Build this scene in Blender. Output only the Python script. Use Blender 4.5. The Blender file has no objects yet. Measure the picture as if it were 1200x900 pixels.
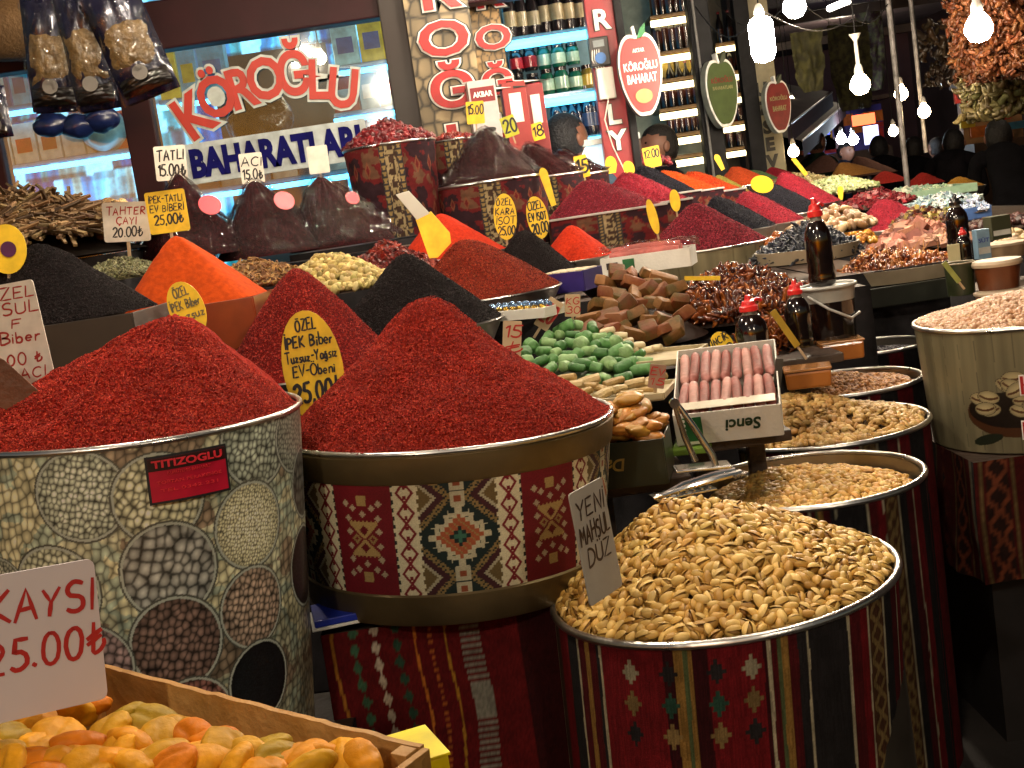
import bpy, bmesh, math, random
import numpy as np
from mathutils import Vector, Matrix
random.seed(7); RS = np.random.RandomState(11)
sc = bpy.context.scene
col = sc.collection
PI = math.pi
# ---------------------------------------------------------------- camera
F = 1500.0; PITCH = math.radians(7.8); ROLL = math.radians(8.5)
CAM = np.array([0, 0, 1.5])
fwd = np.array([0, math.cos(PITCH), -math.sin(PITCH)])
r0 = np.array([1.0, 0, 0]); u0 = np.array([0, math.sin(PITCH), math.cos(PITCH)])
rgt = math.cos(ROLL)*r0 - math.sin(ROLL)*u0
upv = math.cos(ROLL)*u0 + math.sin(ROLL)*r0
def ray(px, py): return fwd + rgt*(px-600)/F + upv*(450-py)/F
def P(px, py, d): return CAM + ray(px, py)*d           # at view depth d
def PZ(px, py, z):                                      # on the level z
    r = ray(px, py); return CAM + r*((z-CAM[2])/r[2])
def PY(px, py, y):                                      # on the vertical plane y
    r = ray(px, py); return CAM + r*(y/r[1])
def dep(p): return float(np.dot(np.asarray(p)-CAM, fwd))
cd = bpy.data.cameras.new('camera'); cam = bpy.data.objects.new('camera', cd); col.objects.link(cam)
cd.sensor_width = 36; cd.lens = 36*F/1200; cd.clip_end = 500; cd.clip_start = .05
m = Matrix.Identity(4)
for i in range(3):
    m[i][0] = rgt[i]; m[i][1] = upv[i]; m[i][2] = -fwd[i]; m[i][3] = CAM[i]
cam.matrix_world = m
sc.camera = cam
# ---------------------------------------------------------------- materials
_mc = {}
def srgb(c): return tuple(((x/12.92) if x <= .04045 else ((x+.055)/1.055)**2.4) for x in c)
def hexc(h): return srgb(tuple(int(h[i:i+2], 16)/255 for i in (0, 2, 4)))
def M(name, c=(.5, .5, .5), rough=.6, metal=0, var=.25, vs=20, bump=0, bs=80, emis=0, attr=False,
      rnd=0, coat=0, trans=0, sss=0, alpha=1, c2=None, spec=.5, dist=.02, detail=4, ecol=None):
    if name in _mc: return _mc[name]
    mt = bpy.data.materials.new(name); mt.use_nodes = True
    nt = mt.node_tree; N = nt.nodes; L = nt.links
    b = N['Principled BSDF']
    tc = N.new('ShaderNodeTexCoord')
    no = N.new('ShaderNodeTexNoise'); no.inputs['Scale'].default_value = vs; no.inputs['Detail'].default_value = detail
    L.new(tc.outputs['Object'], no.inputs['Vector'])
    rp = N.new('ShaderNodeMapRange'); rp.inputs['From Min'].default_value = .3; rp.inputs['From Max'].default_value = .7
    rp.inputs['To Min'].default_value = 1-var; rp.inputs['To Max'].default_value = 1+var*.8
    L.new(no.outputs['Fac'], rp.inputs['Value'])
    if attr:
        at = N.new('ShaderNodeAttribute'); at.attribute_name = 'Col'; src = at.outputs['Color']
    elif c2 is not None:
        mx0 = N.new('ShaderNodeMix'); mx0.data_type = 'RGBA'
        n2 = N.new('ShaderNodeTexNoise'); n2.inputs['Scale'].default_value = vs*2.3; n2.inputs['Detail'].default_value = 3
        L.new(tc.outputs['Object'], n2.inputs['Vector'])
        r2 = N.new('ShaderNodeMapRange'); r2.inputs['From Min'].default_value = .4; r2.inputs['From Max'].default_value = .62
        L.new(n2.outputs['Fac'], r2.inputs['Value']); L.new(r2.outputs[0], mx0.inputs[0])
        mx0.inputs[6].default_value = (*c, 1); mx0.inputs[7].default_value = (*c2, 1); src = mx0.outputs[2]
    else:
        rg = N.new('ShaderNodeRGB'); rg.outputs[0].default_value = (*c, 1); src = rg.outputs[0]
    ml = N.new('ShaderNodeVectorMath'); ml.operation = 'SCALE'
    L.new(src, ml.inputs[0]); L.new(rp.outputs[0], ml.inputs['Scale'])
    out = ml.outputs[0]
    if rnd:
        oi = N.new('ShaderNodeObjectInfo'); r3 = N.new('ShaderNodeMapRange')
        r3.inputs['To Min'].default_value = 1-rnd; r3.inputs['To Max'].default_value = 1+rnd*.6
        L.new(oi.outputs['Random'], r3.inputs['Value'])
        m3 = N.new('ShaderNodeVectorMath'); m3.operation = 'SCALE'
        L.new(out, m3.inputs[0]); L.new(r3.outputs[0], m3.inputs['Scale']); out = m3.outputs[0]
    L.new(out, b.inputs['Base Color'])
    b.inputs['Roughness'].default_value = rough; b.inputs['Metallic'].default_value = metal
    b.inputs['Specular IOR Level'].default_value = spec
    if metal:
        rr = N.new('ShaderNodeMapRange'); rr.inputs['To Min'].default_value = max(.02, rough-.12); rr.inputs['To Max'].default_value = rough+.18
        L.new(no.outputs['Fac'], rr.inputs['Value']); L.new(rr.outputs[0], b.inputs['Roughness'])
    if coat: b.inputs['Coat Weight'].default_value = coat; b.inputs['Coat Roughness'].default_value = .12
    if trans: b.inputs['Transmission Weight'].default_value = trans
    if sss:
        b.inputs['Subsurface Weight'].default_value = sss; b.inputs['Subsurface Radius'].default_value = (1, .4, .15)
        b.inputs['Subsurface Scale'].default_value = .008
    if alpha < 1: b.inputs['Alpha'].default_value = alpha
    if emis:
        if ecol is not None: b.inputs['Emission Color'].default_value = (*ecol, 1)
        else: L.new(out, b.inputs['Emission Color'])
        b.inputs['Emission Strength'].default_value = emis
    if bump:
        nb = N.new('ShaderNodeTexNoise'); nb.inputs['Scale'].default_value = bs; nb.inputs['Detail'].default_value = 5
        L.new(tc.outputs['Object'], nb.inputs['Vector'])
        bp = N.new('ShaderNodeBump'); bp.inputs['Strength'].default_value = bump; bp.inputs['Distance'].default_value = dist
        L.new(nb.outputs['Fac'], bp.inputs['Height']); L.new(bp.outputs[0], b.inputs['Normal'])
    _mc[name] = mt; return mt
def film_mat(name, tint=(1, 1, 1), gl=.25, op=.0, bs=22):
    if name in _mc: return _mc[name]
    mt = bpy.data.materials.new(name); mt.use_nodes = True; nt = mt.node_tree; N = nt.nodes; L = nt.links
    for n in list(N): N.remove(n)
    o = N.new('ShaderNodeOutputMaterial'); t = N.new('ShaderNodeBsdfTransparent'); t.inputs[0].default_value = (*tint, 1)
    g = N.new('ShaderNodeBsdfGlossy'); g.inputs['Roughness'].default_value = .07
    tc = N.new('ShaderNodeTexCoord'); no = N.new('ShaderNodeTexNoise'); no.inputs['Scale'].default_value = bs; no.inputs['Detail'].default_value = 1.5
    no.inputs['Distortion'].default_value = 1.6
    mp = N.new('ShaderNodeMapping'); mp.inputs['Scale'].default_value = (1, 1, .3) if bs > 5 else (1, 1, 1)
    L.new(tc.outputs['Object'], mp.inputs[0]); L.new(mp.outputs[0], no.inputs['Vector'])
    bp = N.new('ShaderNodeBump'); bp.inputs['Strength'].default_value = .9; bp.inputs['Distance'].default_value = .03
    L.new(no.outputs['Fac'], bp.inputs['Height']); L.new(bp.outputs[0], g.inputs['Normal'])
    fr = N.new('ShaderNodeFresnel'); fr.inputs[0].default_value = 1.5; L.new(bp.outputs[0], fr.inputs['Normal'])
    ad = N.new('ShaderNodeMath'); ad.operation = 'MULTIPLY_ADD'; ad.inputs[1].default_value = .5; ad.inputs[2].default_value = gl*.4
    L.new(fr.outputs[0], ad.inputs[0])
    mx = N.new('ShaderNodeMixShader'); L.new(ad.outputs[0], mx.inputs[0]); L.new(t.outputs[0], mx.inputs[1]); L.new(g.outputs[0], mx.inputs[2])
    L.new(mx.outputs[0], o.inputs[0]); _mc[name] = mt; return mt
# ---------------------------------------------------------------- noise
def _h(ix, iy, s):
    n = (ix.astype(np.int64)*374761393 + iy.astype(np.int64)*668265263 + s*1442695041) & 0xffffffff
    n = ((n ^ (n >> 13))*1274126177) & 0xffffffff
    return ((n ^ (n >> 16)) & 0xffff)/65535.0
def vn(x, y, s=0):
    x = np.asarray(x, float); y = np.asarray(y, float)
    ix = np.floor(x); iy = np.floor(y); fx = x-ix; fy = y-iy
    fx = fx*fx*(3-2*fx); fy = fy*fy*(3-2*fy)
    a = _h(ix, iy, s); b = _h(ix+1, iy, s); c = _h(ix, iy+1, s); d = _h(ix+1, iy+1, s)
    return a+(b-a)*fx+(c-a)*fy+(a-b-c+d)*fx*fy
def fbm(x, y, s=0, o=4):
    r = 0; a = .5; t = 0
    for k in range(o):
        r = r+a*vn(x*2**k, y*2**k, s+k); t += a; a *= .5
    return r/t
def voro(x, y, s=0):
    ix = np.floor(x); iy = np.floor(y); f1 = np.full(x.shape, 9.); f2 = np.full(x.shape, 9.); cid = np.zeros(x.shape)
    for dx in (-1, 0, 1):
        for dy in (-1, 0, 1):
            cx = ix+dx; cy = iy+dy
            qx = cx+.15+.7*_h(cx, cy, s); qy = cy+.15+.7*_h(cx, cy, s+7)
            d = np.hypot(x-qx, y-qy); idd = _h(cx, cy, s+3)
            n = d < f1
            f2 = np.where(n, f1, np.minimum(f2, d)); cid = np.where(n, idd, cid); f1 = np.where(n, d, f1)
    return f1, f2, cid
# ---------------------------------------------------------------- mesh building
def link(o, parent=None):
    col.objects.link(o)
    if parent is not None: o.parent = parent
    return o
def qmesh(name, V, Q, mat=None, C=None, smooth=True):
    V = np.asarray(V, np.float32); Q = np.asarray(Q, np.int32)
    me = bpy.data.meshes.new(name); k = Q.shape[1]
    me.vertices.add(len(V)); me.vertices.foreach_set('co', V.ravel())
    me.loops.add(Q.size); me.loops.foreach_set('vertex_index', Q.ravel())
    me.polygons.add(len(Q)); me.polygons.foreach_set('loop_start', np.arange(0, Q.size, k, dtype=np.int32))
    me.update(calc_edges=True)
    me.polygons.foreach_set('use_smooth', np.full(len(Q), smooth, dtype=bool))
    if C is not None:
        a = me.color_attributes.new('Col', 'FLOAT_COLOR', 'POINT')
        cc = np.ones((len(V), 4), np.float32); cc[:, :3] = C; a.data.foreach_set('color', cc.ravel())
    if mat: me.materials.append(mat)
    me.validate(); return me
def obj(name, me, parent=None, loc=(0, 0, 0), rot=(0, 0, 0)):
    o = bpy.data.objects.new(name, me); link(o, parent); o.location = [float(v) for v in loc]; o.rotation_euler = rot; return o
def tg(o, label=None, cat=None, group=None, kind=None):
    if label: o['label'] = label
    if cat: o['category'] = cat
    if group: o['group'] = group
    if kind: o['kind'] = kind
    return o
def empty(name, loc=(0, 0, 0), rz=0, label=None, cat=None, group=None, rot=None):
    o = bpy.data.objects.new(name, None); link(o); o.location = [float(v) for v in loc]
    o.rotation_euler = rot if rot else (0, 0, rz); o.empty_display_size = .05
    return tg(o, label, cat, group)
def copytree(o, parent=None):
    c = o.copy(); col.objects.link(c)
    if parent is not None: c.parent = parent
    for ch in KIDS.get(o.name, [x for x in bpy.data.objects if x.parent == o]): copytree(ch, c)
    return c
KIDS = {}
def freeze_kids(o):
    ks = list(o.children); KIDS[o.name] = ks
    for k in ks: freeze_kids(k)
class MB:
    def __init__(s): s.v = []; s.f = []
    def add(s, V, Fc):
        n = len(s.v); s.v += [tuple(map(float, v)) for v in V]; s.f += [tuple(i+n for i in f) for f in Fc]; return s
    def box(s, c, d, R=None, taper=1):
        x, y, z = d[0]/2, d[1]/2, d[2]/2
        V = [(-x, -y, -z), (x, -y, -z), (x, y, -z), (-x, y, -z), (-x*taper, -y*taper, z), (x*taper, -y*taper, z), (x*taper, y*taper, z), (-x*taper, y*taper, z)]
        if R is not None: V = [tuple(R @ Vector(v)) for v in V]
        V = [(v[0]+c[0], v[1]+c[1], v[2]+c[2]) for v in V]
        return s.add(V, [(0, 3, 2, 1), (4, 5, 6, 7), (0, 1, 5, 4), (1, 2, 6, 5), (2, 3, 7, 6), (3, 0, 4, 7)])
    def lathe(s, prof, n=32, c=(0, 0, 0), cap0=True, cap1=True, a0=0, a1=2*PI, R=None):
        full = abs(a1-a0-2*PI) < 1e-6; k = n if full else n+1
        V = []
        for r, z in prof:
            for i in range(k):
                a = a0+(a1-a0)*i/n; p = Vector((r*math.cos(a), r*math.sin(a), z))
                if R is not None: p = R @ p
                V.append((p[0]+c[0], p[1]+c[1], p[2]+c[2]))
        Fc = []
        for j in range(len(prof)-1):
            for i in range(n):
                i2 = (i+1) % k; Fc.append((j*k+i, j*k+i2, (j+1)*k+i2, (j+1)*k+i))
        if full and cap0: Fc.append(tuple(reversed(range(k))))
        if full and cap1: Fc.append(tuple((len(prof)-1)*k+i for i in range(k)))
        return s.add(V, Fc)
    def tube(s, pts, r, n=8):
        pts = [Vector(p) for p in pts]; V = []; Fc = []; m_ = len(pts)
        rr = r if hasattr(r, '__len__') else [r]*m_
        for i, p in enumerate(pts):
            t = (pts[min(i+1, m_-1)]-pts[max(i-1, 0)]).normalized()
            a = t.orthogonal().normalized() if i == 0 else (a-t*a.dot(t)).normalized()
            b = t.cross(a)
            for k in range(n):
                th = 2*PI*k/n; V.append(tuple(p+a*math.cos(th)*rr[i]+b*math.sin(th)*rr[i]))
        for i in range(m_-1):
            for k in range(n): Fc.append((i*n+k, i*n+(k+1) % n, (i+1)*n+(k+1) % n, (i+1)*n+k))
        Fc.append(tuple(reversed(range(n)))); Fc.append(tuple((m_-1)*n+k for k in range(n)))
        return s.add(V, Fc)
    def prism(s, poly, y0, y1):     # poly in x,z ; extruded along y
        n = len(poly); V = [(x, y0, z) for x, z in poly]+[(x, y1, z) for x, z in poly]
        return s.add(V, [tuple(range(n)), tuple(reversed(range(n, 2*n)))]+[(i, i+n, (i+1) % n+n, (i+1) % n) for i in range(n)])
    def mesh(s, name, mat=None, smooth=None, bev=0):
        me = bpy.data.meshes.new(name); me.from_pydata(s.v, [], s.f)
        bm = bmesh.new(); bm.from_mesh(me); bmesh.ops.recalc_face_normals(bm, faces=bm.faces)
        if bev:
            es = [e for e in bm.edges if len(e.link_faces) == 2 and e.calc_face_angle(0) > .5]
            bmesh.ops.bevel(bm, geom=es, offset=bev, segments=2, profile=.6, affect='EDGES')
        bm.to_mesh(me); bm.free()
        if mat: me.materials.append(mat)
        if smooth is not None:
            me.polygons.foreach_set('use_smooth', [True]*len(me.polygons))
            me.set_sharp_from_angle(angle=math.radians(smooth))
        me.update(); return me
    def obj(s, name, mat=None, parent=None, smooth=None, bev=0, loc=(0, 0, 0), rot=(0, 0, 0)):
        return obj(name, s.mesh(name, mat, smooth, bev), parent, loc, rot)
_cs = {}
def csph(n=4, sc_=(1, 1, 1)):       # cube sphere: quads only
    if n not in _cs:
        V = []; Q = []; idx = {}
        def vid(p):
            k = tuple(round(float(x), 5) for x in p)
            if k not in idx: idx[k] = len(V); V.append(p)
            return idx[k]
        for ax in range(3):
            for sg in (-1, 1):
                for i in range(n):
                    for j in range(n):
                        q = []
                        for a, b in ((i, j), (i+1, j), (i+1, j+1), (i, j+1)):
                            p = [0, 0, 0]; p[ax] = sg; p[(ax+1) % 3] = math.tan((2*a/n-1)*PI/4); p[(ax+2) % 3] = math.tan((2*b/n-1)*PI/4)
                            q.append(vid(p))
                        Q.append(q if sg > 0 else q[::-1])
        V = np.array(V); V /= np.linalg.norm(V, axis=1)[:, None]; _cs[n] = (V, np.array(Q))
    V, Q = _cs[n]; return V*np.array(sc_), Q.copy()
def boxt(sx, sy, sz):
    V = np.array([[x, y, z] for z in (-1, 1) for y in (-1, 1) for x in (-1, 1)])*np.array([sx, sy, sz])/2
    return V, np.array([[0, 2, 3, 1], [4, 5, 7, 6], [0, 1, 5, 4], [1, 3, 7, 5], [3, 2, 6, 7], [2, 0, 4, 6]])
def rotm(n, tilt=1.0, rs=RS):       # random rotations: yaw + tilt
    y = rs.rand(n)*2*PI; a = (rs.rand(n)-.5)*2*tilt; b = (rs.rand(n)-.5)*2*tilt
    cy, sy, ca, sa, cb, sb = np.cos(y), np.sin(y), np.cos(a), np.sin(a), np.cos(b), np.sin(b)
    z = np.zeros(n); o = np.ones(n)
    Rz = np.stack([cy, -sy, z, sy, cy, z, z, z, o], 1).reshape(n, 3, 3)
    Rx = np.stack([o, z, z, z, ca, -sa, z, sa, ca], 1).reshape(n, 3, 3)
    Ry = np.stack([cb, z, sb, z, o, z, -sb, z, cb], 1).reshape(n, 3, 3)
    return Rx @ Ry @ Rz
def align(Nrm):                      # matrices taking z to the normals
    Nrm = Nrm/np.linalg.norm(Nrm, axis=1)[:, None]
    X = np.cross(np.tile([0., 1, 0], (len(Nrm), 1)), Nrm); X /= np.linalg.norm(X, axis=1)[:, None]+1e-9
    Y = np.cross(Nrm, X); return np.stack([X, Y, Nrm], 2)
def merge(name, T, pos, R, scl, cols, mat, TC=None, smooth=True):
    V, Q = T; n = len(pos); scl = np.asarray(scl)
    if scl.ndim == 1: scl = scl[:, None]
    W = np.einsum('nij,nkj->nki', R, V[None]*scl[:, None, :])+pos[:, None, :]
    QQ = (Q[None]+(np.arange(n)*len(V))[:, None, None]).reshape(-1, Q.shape[1])
    C = np.repeat(cols[:, None, :], len(V), 1)
    if TC is not None: C = C*TC[None]
    return qmesh(name, W.reshape(-1, 3), QQ, mat, C.reshape(-1, 3), smooth)
def cvar(base, n, v=.25, hue=.1, rs=RS):
    base = np.array(base if hasattr(base[0], '__len__') else [base]); b = base[rs.randint(len(base), size=n)]
    return np.clip(b*(1+(rs.rand(n, 1)-.5)*2*v)*(1+(rs.rand(n, 3)-.5)*2*hue), 0, 1)
# ---- text
def tmesh(s, size, mat, off=0, ext=.0006, shear=0, w=None, hmax=None):
    cu = bpy.data.curves.new('t', 'FONT'); cu.body = s; cu.size = size; cu.align_x = 'CENTER'; cu.align_y = 'CENTER'
    cu.offset = off; cu.extrude = ext; cu.shear = shear; cu.resolution_u = 3
    ob = bpy.data.objects.new('t', cu); me = bpy.data.meshes.new_from_object(ob)
    bpy.data.objects.remove(ob); bpy.data.curves.remove(cu)
    V = np.zeros(len(me.vertices)*3, np.float32); me.vertices.foreach_get('co', V); V = V.reshape(-1, 3)
    if len(V) and w:
        bw = V[:, 0].max()-V[:, 0].min(); V[:, 0] *= w/bw
    if len(V) and hmax:
        bh = V[:, 1].max()-V[:, 1].min(); V[:, 1] = (V[:, 1]-(V[:, 1].max()+V[:, 1].min())/2)*hmax/bh
    W = np.stack([V[:, 0], -V[:, 2], V[:, 1]], 1)      # stand it up, facing -y
    me.vertices.foreach_set('co', W.ravel()); me.materials.clear(); me.materials.append(mat); me.update(); me.name = 'lettering'
    return me
def xform(me, fn):
    V = np.zeros(len(me.vertices)*3, np.float32); me.vertices.foreach_get('co', V); V = V.reshape(-1, 3)
    me.vertices.foreach_set('co', np.asarray(fn(V), np.float32).ravel()); me.update(); return me
def joinm(name, ms, mat=None):
    bm = bmesh.new()
    for m_ in ms: bm.from_mesh(m_)
    me = bpy.data.meshes.new(name); bm.to_mesh(me); bm.free()
    if mat is None and ms and ms[0].materials: mat = ms[0].materials[0]
    if mat: me.materials.append(mat)
    for m_ in ms: bpy.data.meshes.remove(m_)
    return me
# ---------------------------------------------------------------- common materials
steel = M('steel', (.62, .6, .57), .28, 1, var=.15, vs=9, bump=.05, bs=60)
steel_dark = M('steel_inner', (.3, .27, .22), .35, 1, var=.3, vs=6)
brass = M('tarnished_brass', (.17, .125, .06), .45, .7, var=.35, vs=6, bump=.08, bs=30)
black = M('black_plastic', (.015, .014, .014), .45, var=.3)
darkwood = M('dark_wood', (.05, .03, .02), .6, var=.4, vs=8, bump=.2, bs=40)
white = M('white_plastic', (.7, .68, .62), .45, var=.1, vs=8)
carton = M('white_carton', (.68, .66, .6), .7, var=.12, vs=15, bump=.1, bs=120)
ink_k = M('black_ink', (.012, .012, .015), .5, var=.1); ink_r = M('red_ink', (.35, .015, .012), .5, var=.1)
ink_b = M('blue_ink', (.02, .03, .3), .5, var=.1)
card_y = M('yellow_card', (.80, .52, .02), .55, var=.2, vs=30); card_w = M('white_card', (.70, .66, .58), .55, var=.18, vs=26)
card_t = M('tan_card', (.42, .3, .18), .6, var=.15, vs=14); card_p = M('pale_lilac_card', (.5, .45, .46), .55, var=.06, vs=6)
red_pl = M('red_plastic', (.6, .02, .02), .3, var=.1, coat=.4)
# ---------------------------------------------------------------- felt-pen handwriting as stroke ribbons
def _arc(cx, cy, rx, ry, a, b, n=9): return [(cx+rx*math.cos(math.radians(a+(b-a)*i/(n-1))), cy+ry*math.sin(math.radians(a+(b-a)*i/(n-1)))) for i in range(n)]
GL = {
 'A': [[(0, 0), (.3, 1), (.62, 0)], [(.1, .35), (.52, .38)]], 'B': [[(0, 0), (.02, 1)], [(.02, 1)]+_arc(.12, .76, .38, .24, 80, -80)+[(.1, .52)]+_arc(.12, .27, .45, .26, 80, -80)+[(0, 0)]],
 'C': [_arc(.36, .5, .36, .5, 50, 310, 13)], 'D': [[(0, 0), (.02, 1)], [(.02, 1)]+_arc(.05, .5, .5, .5, 80, -80, 11)+[(0, 0)]], 'E': [[(.52, 1), (.02, .98), (0, 0), (.55, .02)], [(0, .5), (.42, .53)]],
 'F': [[(.52, 1), (.02, .98), (0, 0)], [(0, .5), (.42, .53)]], 'G': [_arc(.36, .5, .36, .5, 50, 330, 13)+[(.68, .45), (.4, .44)]], 'H': [[(0, 0), (.02, 1)], [(.55, 0), (.54, 1)], [(0, .5), (.55, .53)]],
 'I': [[(.05, 0), (.07, 1)]], 'K': [[(0, 0), (.02, 1)], [(.5, 1), (.03, .45), (.55, 0)]], 'L': [[(.02, 1), (0, .02), (.5, .03)]], 'M': [[(0, 0), (.06, 1), (.35, .35), (.64, 1), (.7, 0)]],
 'N': [[(0, 0), (.03, 1), (.5, .02), (.54, 1)]], 'O': [_arc(.34, .5, .34, .5, 100, 460, 16)], 'P': [[(0, 0), (.02, 1)]+_arc(.08, .74, .42, .26, 80, -85)+[(.02, .48)]], 'R': [[(0, 0), (.02, 1)]+_arc(.08, .75, .4, .25, 80, -85)+[(.05, .48), (.52, 0)]],
 'S': [_arc(.28, .75, .24, .25, 40, 230, 9)+_arc(.26, .25, .26, .26, 60, -140, 9)], 'T': [[(.3, 0), (.31, 1)], [(0, .98), (.62, 1)]], 'U': [[(0, 1), (.02, .3)]+_arc(.29, .27, .27, .27, 180, 350, 8)+[(.56, 1)]],
 'V': [[(0, 1), (.28, 0), (.58, 1)]], 'Y': [[(0, 1), (.28, .5), (.56, 1)], [(.28, .5), (.24, 0)]], 'Z': [[(0, .97), (.55, 1), (0, .02), (.58, .03)]],
 'a': [_arc(.24, .27, .22, .27, 40, 400, 10), [(.45, .52), (.46, 0)]], 'b': [[(0, 1), (.02, 0)], _arc(.2, .27, .22, .27, 150, -160, 9)], 'e': [[(.05, .27), (.44, .3)]+_arc(.25, .28, .21, .27, 10, 310, 9)],
 'i': [[(.05, 0), (.06, .52)], [(.07, .72), (.08, .76)]], 'ı': [[(.05, 0), (.06, .52)]], 'n': [[(0, 0), (.02, .52)], [(.02, .36)]+_arc(.22, .33, .18, .2, 150, 0, 6)+[(.41, 0)]], 'p': [[(0, -.3), (.02, .52)], _arc(.2, .27, .22, .27, 150, -160, 9)],
 'r': [[(0, 0), (.02, .52)], [(.02, .34), (.15, .5), (.3, .5)]], 's': [[(.34, .5), (.1, .5), (.05, .34), (.3, .22), (.28, .02), (0, .03)]], 'u': [[(0, .52), (.02, .15), (.18, 0), (.38, .12), (.4, .52)], [(.4, .4), (.43, 0)]], 'y': [[(0, .52), (.2, .05)], [(.42, .52), (.2, .05), (.05, -.28)]],
 'z': [[(0, .5), (.36, .52), (0, .02), (.4, .03)]], 'g': [_arc(.22, .27, .2, .25, 40, 400, 9), [(.43, .5), (.42, -.15), (.2, -.3), (.04, -.2)]], 'k': [[(0, 0), (.02, 1)], [(.36, .55), (.03, .25), (.4, 0)]], 'o': [_arc(.22, .27, .22, .27, 100, 460, 11)], 'l': [[(.05, 1), (.04, 0)]],
 '0': [_arc(.27, .5, .27, .5, 100, 460, 14)], '1': [[(0, .75), (.2, 1), (.2, 0)]], '2': [_arc(.27, .74, .25, .26, 165, -30, 8)+[(.02, .03), (.55, .05)]], '3': [_arc(.22, .76, .24, .24, 140, -80, 8)+_arc(.2, .27, .3, .27, 80, -140, 9)],
 '5': [[(.5, 1), (.1, .98), (.05, .58)]+_arc(.2, .3, .3, .3, 100, -140, 9)], '8': [_arc(.26, .75, .2, .24, -90, 270, 11)+_arc(.26, .26, .26, .26, 90, -270, 12)], ',': [[(.08, .08), (.03, -.15)]], '.': [[(.04, .0), (.07, .05)]], '-': [[(.05, .45), (.4, .48)]],
 '₺': [[(.2, .95), (.17, .08)]+_arc(.2, .35, .34, .33, -85, 10, 6), [(0, .5), (.42, .72)], [(0, .32), (.42, .54)]], ' ': [],
}
for a_, b_ in (('Ö', 'O'), ('Ü', 'U')): GL[a_] = GL[b_]+[[(.2, 1.16), (.21, 1.22)], [(.42, 1.16), (.43, 1.22)]]
GL['İ'] = GL['I']+[[(.07, 1.16), (.08, 1.22)]]; GL['Ğ'] = GL['G']+[[(.2, 1.25), (.34, 1.15), (.5, 1.26)]]; GL['ğ'] = GL['g']+[[(.12, .72), (.22, .64), (.34, .73)]]
GL['Ç'] = GL['C']+[[(.36, 0), (.42, -.12), (.3, -.22)]]; GL['Ş'] = GL['S']+[[(.26, 0), (.32, -.12), (.2, -.2)]]; GL['ö'] = GL['o']+[[(.12, .68), (.13, .72)], [(.32, .68), (.33, .72)]]
_hr = random.Random(41)
def hand(s, W, H, mat, thick=.1, slant=.1):
    # one line of writing, W wide and H high (capital height), standing and facing -y
    x = 0; strokes = []
    for ch in s:
        g = GL.get(ch, GL.get(ch.upper(), [])); jx, jy, js = _hr.uniform(-.03, .03), _hr.uniform(-.05, .05), _hr.uniform(.9, 1.1)
        mw = .3 if ch == ' ' else 0
        for st in g:
            p = [(x+jx+px*js+slant*py+_hr.uniform(-.012, .012), (py+jy)*js+_hr.uniform(-.015, .015)) for px, py in st]; strokes.append(p); mw = max(mw, max(q[0] for q in st))
        x += mw+.2
    tw = max(.01, x-.2); sx = W/tw; V = []; Fc = []; t = thick*H*.5
    for n_, st in enumerate(strokes):
        p = [((a-tw/2)*sx, (b-.5)*H) for a, b in st]; w0 = t*_hr.uniform(.85, 1.15)
        q = [p[0]]
        for k in range(1, len(p)): q += [((p[k-1][0]+p[k][0])/2, (p[k-1][1]+p[k][1])/2), p[k]]
        n = len(q); b0 = len(V); lay = -.0003-.00004*n_
        for k in range(n):
            dx = q[min(k+1, n-1)][0]-q[max(k-1, 0)][0]; dz = q[min(k+1, n-1)][1]-q[max(k-1, 0)][1]; L_ = math.hypot(dx, dz) or 1e-6; w = w0*(1 if 0 < k < n-1 else .75)
            ex = (dx/L_*w*.6*(-1 if k == 0 else 1 if k == n-1 else 0), dz/L_*w*.6*(-1 if k == 0 else 1 if k == n-1 else 0))
            V += [(q[k][0]+ex[0]-dz/L_*w, lay, q[k][1]+ex[1]+dx/L_*w), (q[k][0]+ex[0]+dz/L_*w, lay, q[k][1]+ex[1]-dx/L_*w)]
        for k in range(n-1): Fc.append((b0+2*k, b0+2*k+1, b0+2*k+3, b0+2*k+2))
    me = bpy.data.meshes.new('lettering'); me.from_pydata(V, [], Fc); me.materials.append(mat); return me
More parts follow.
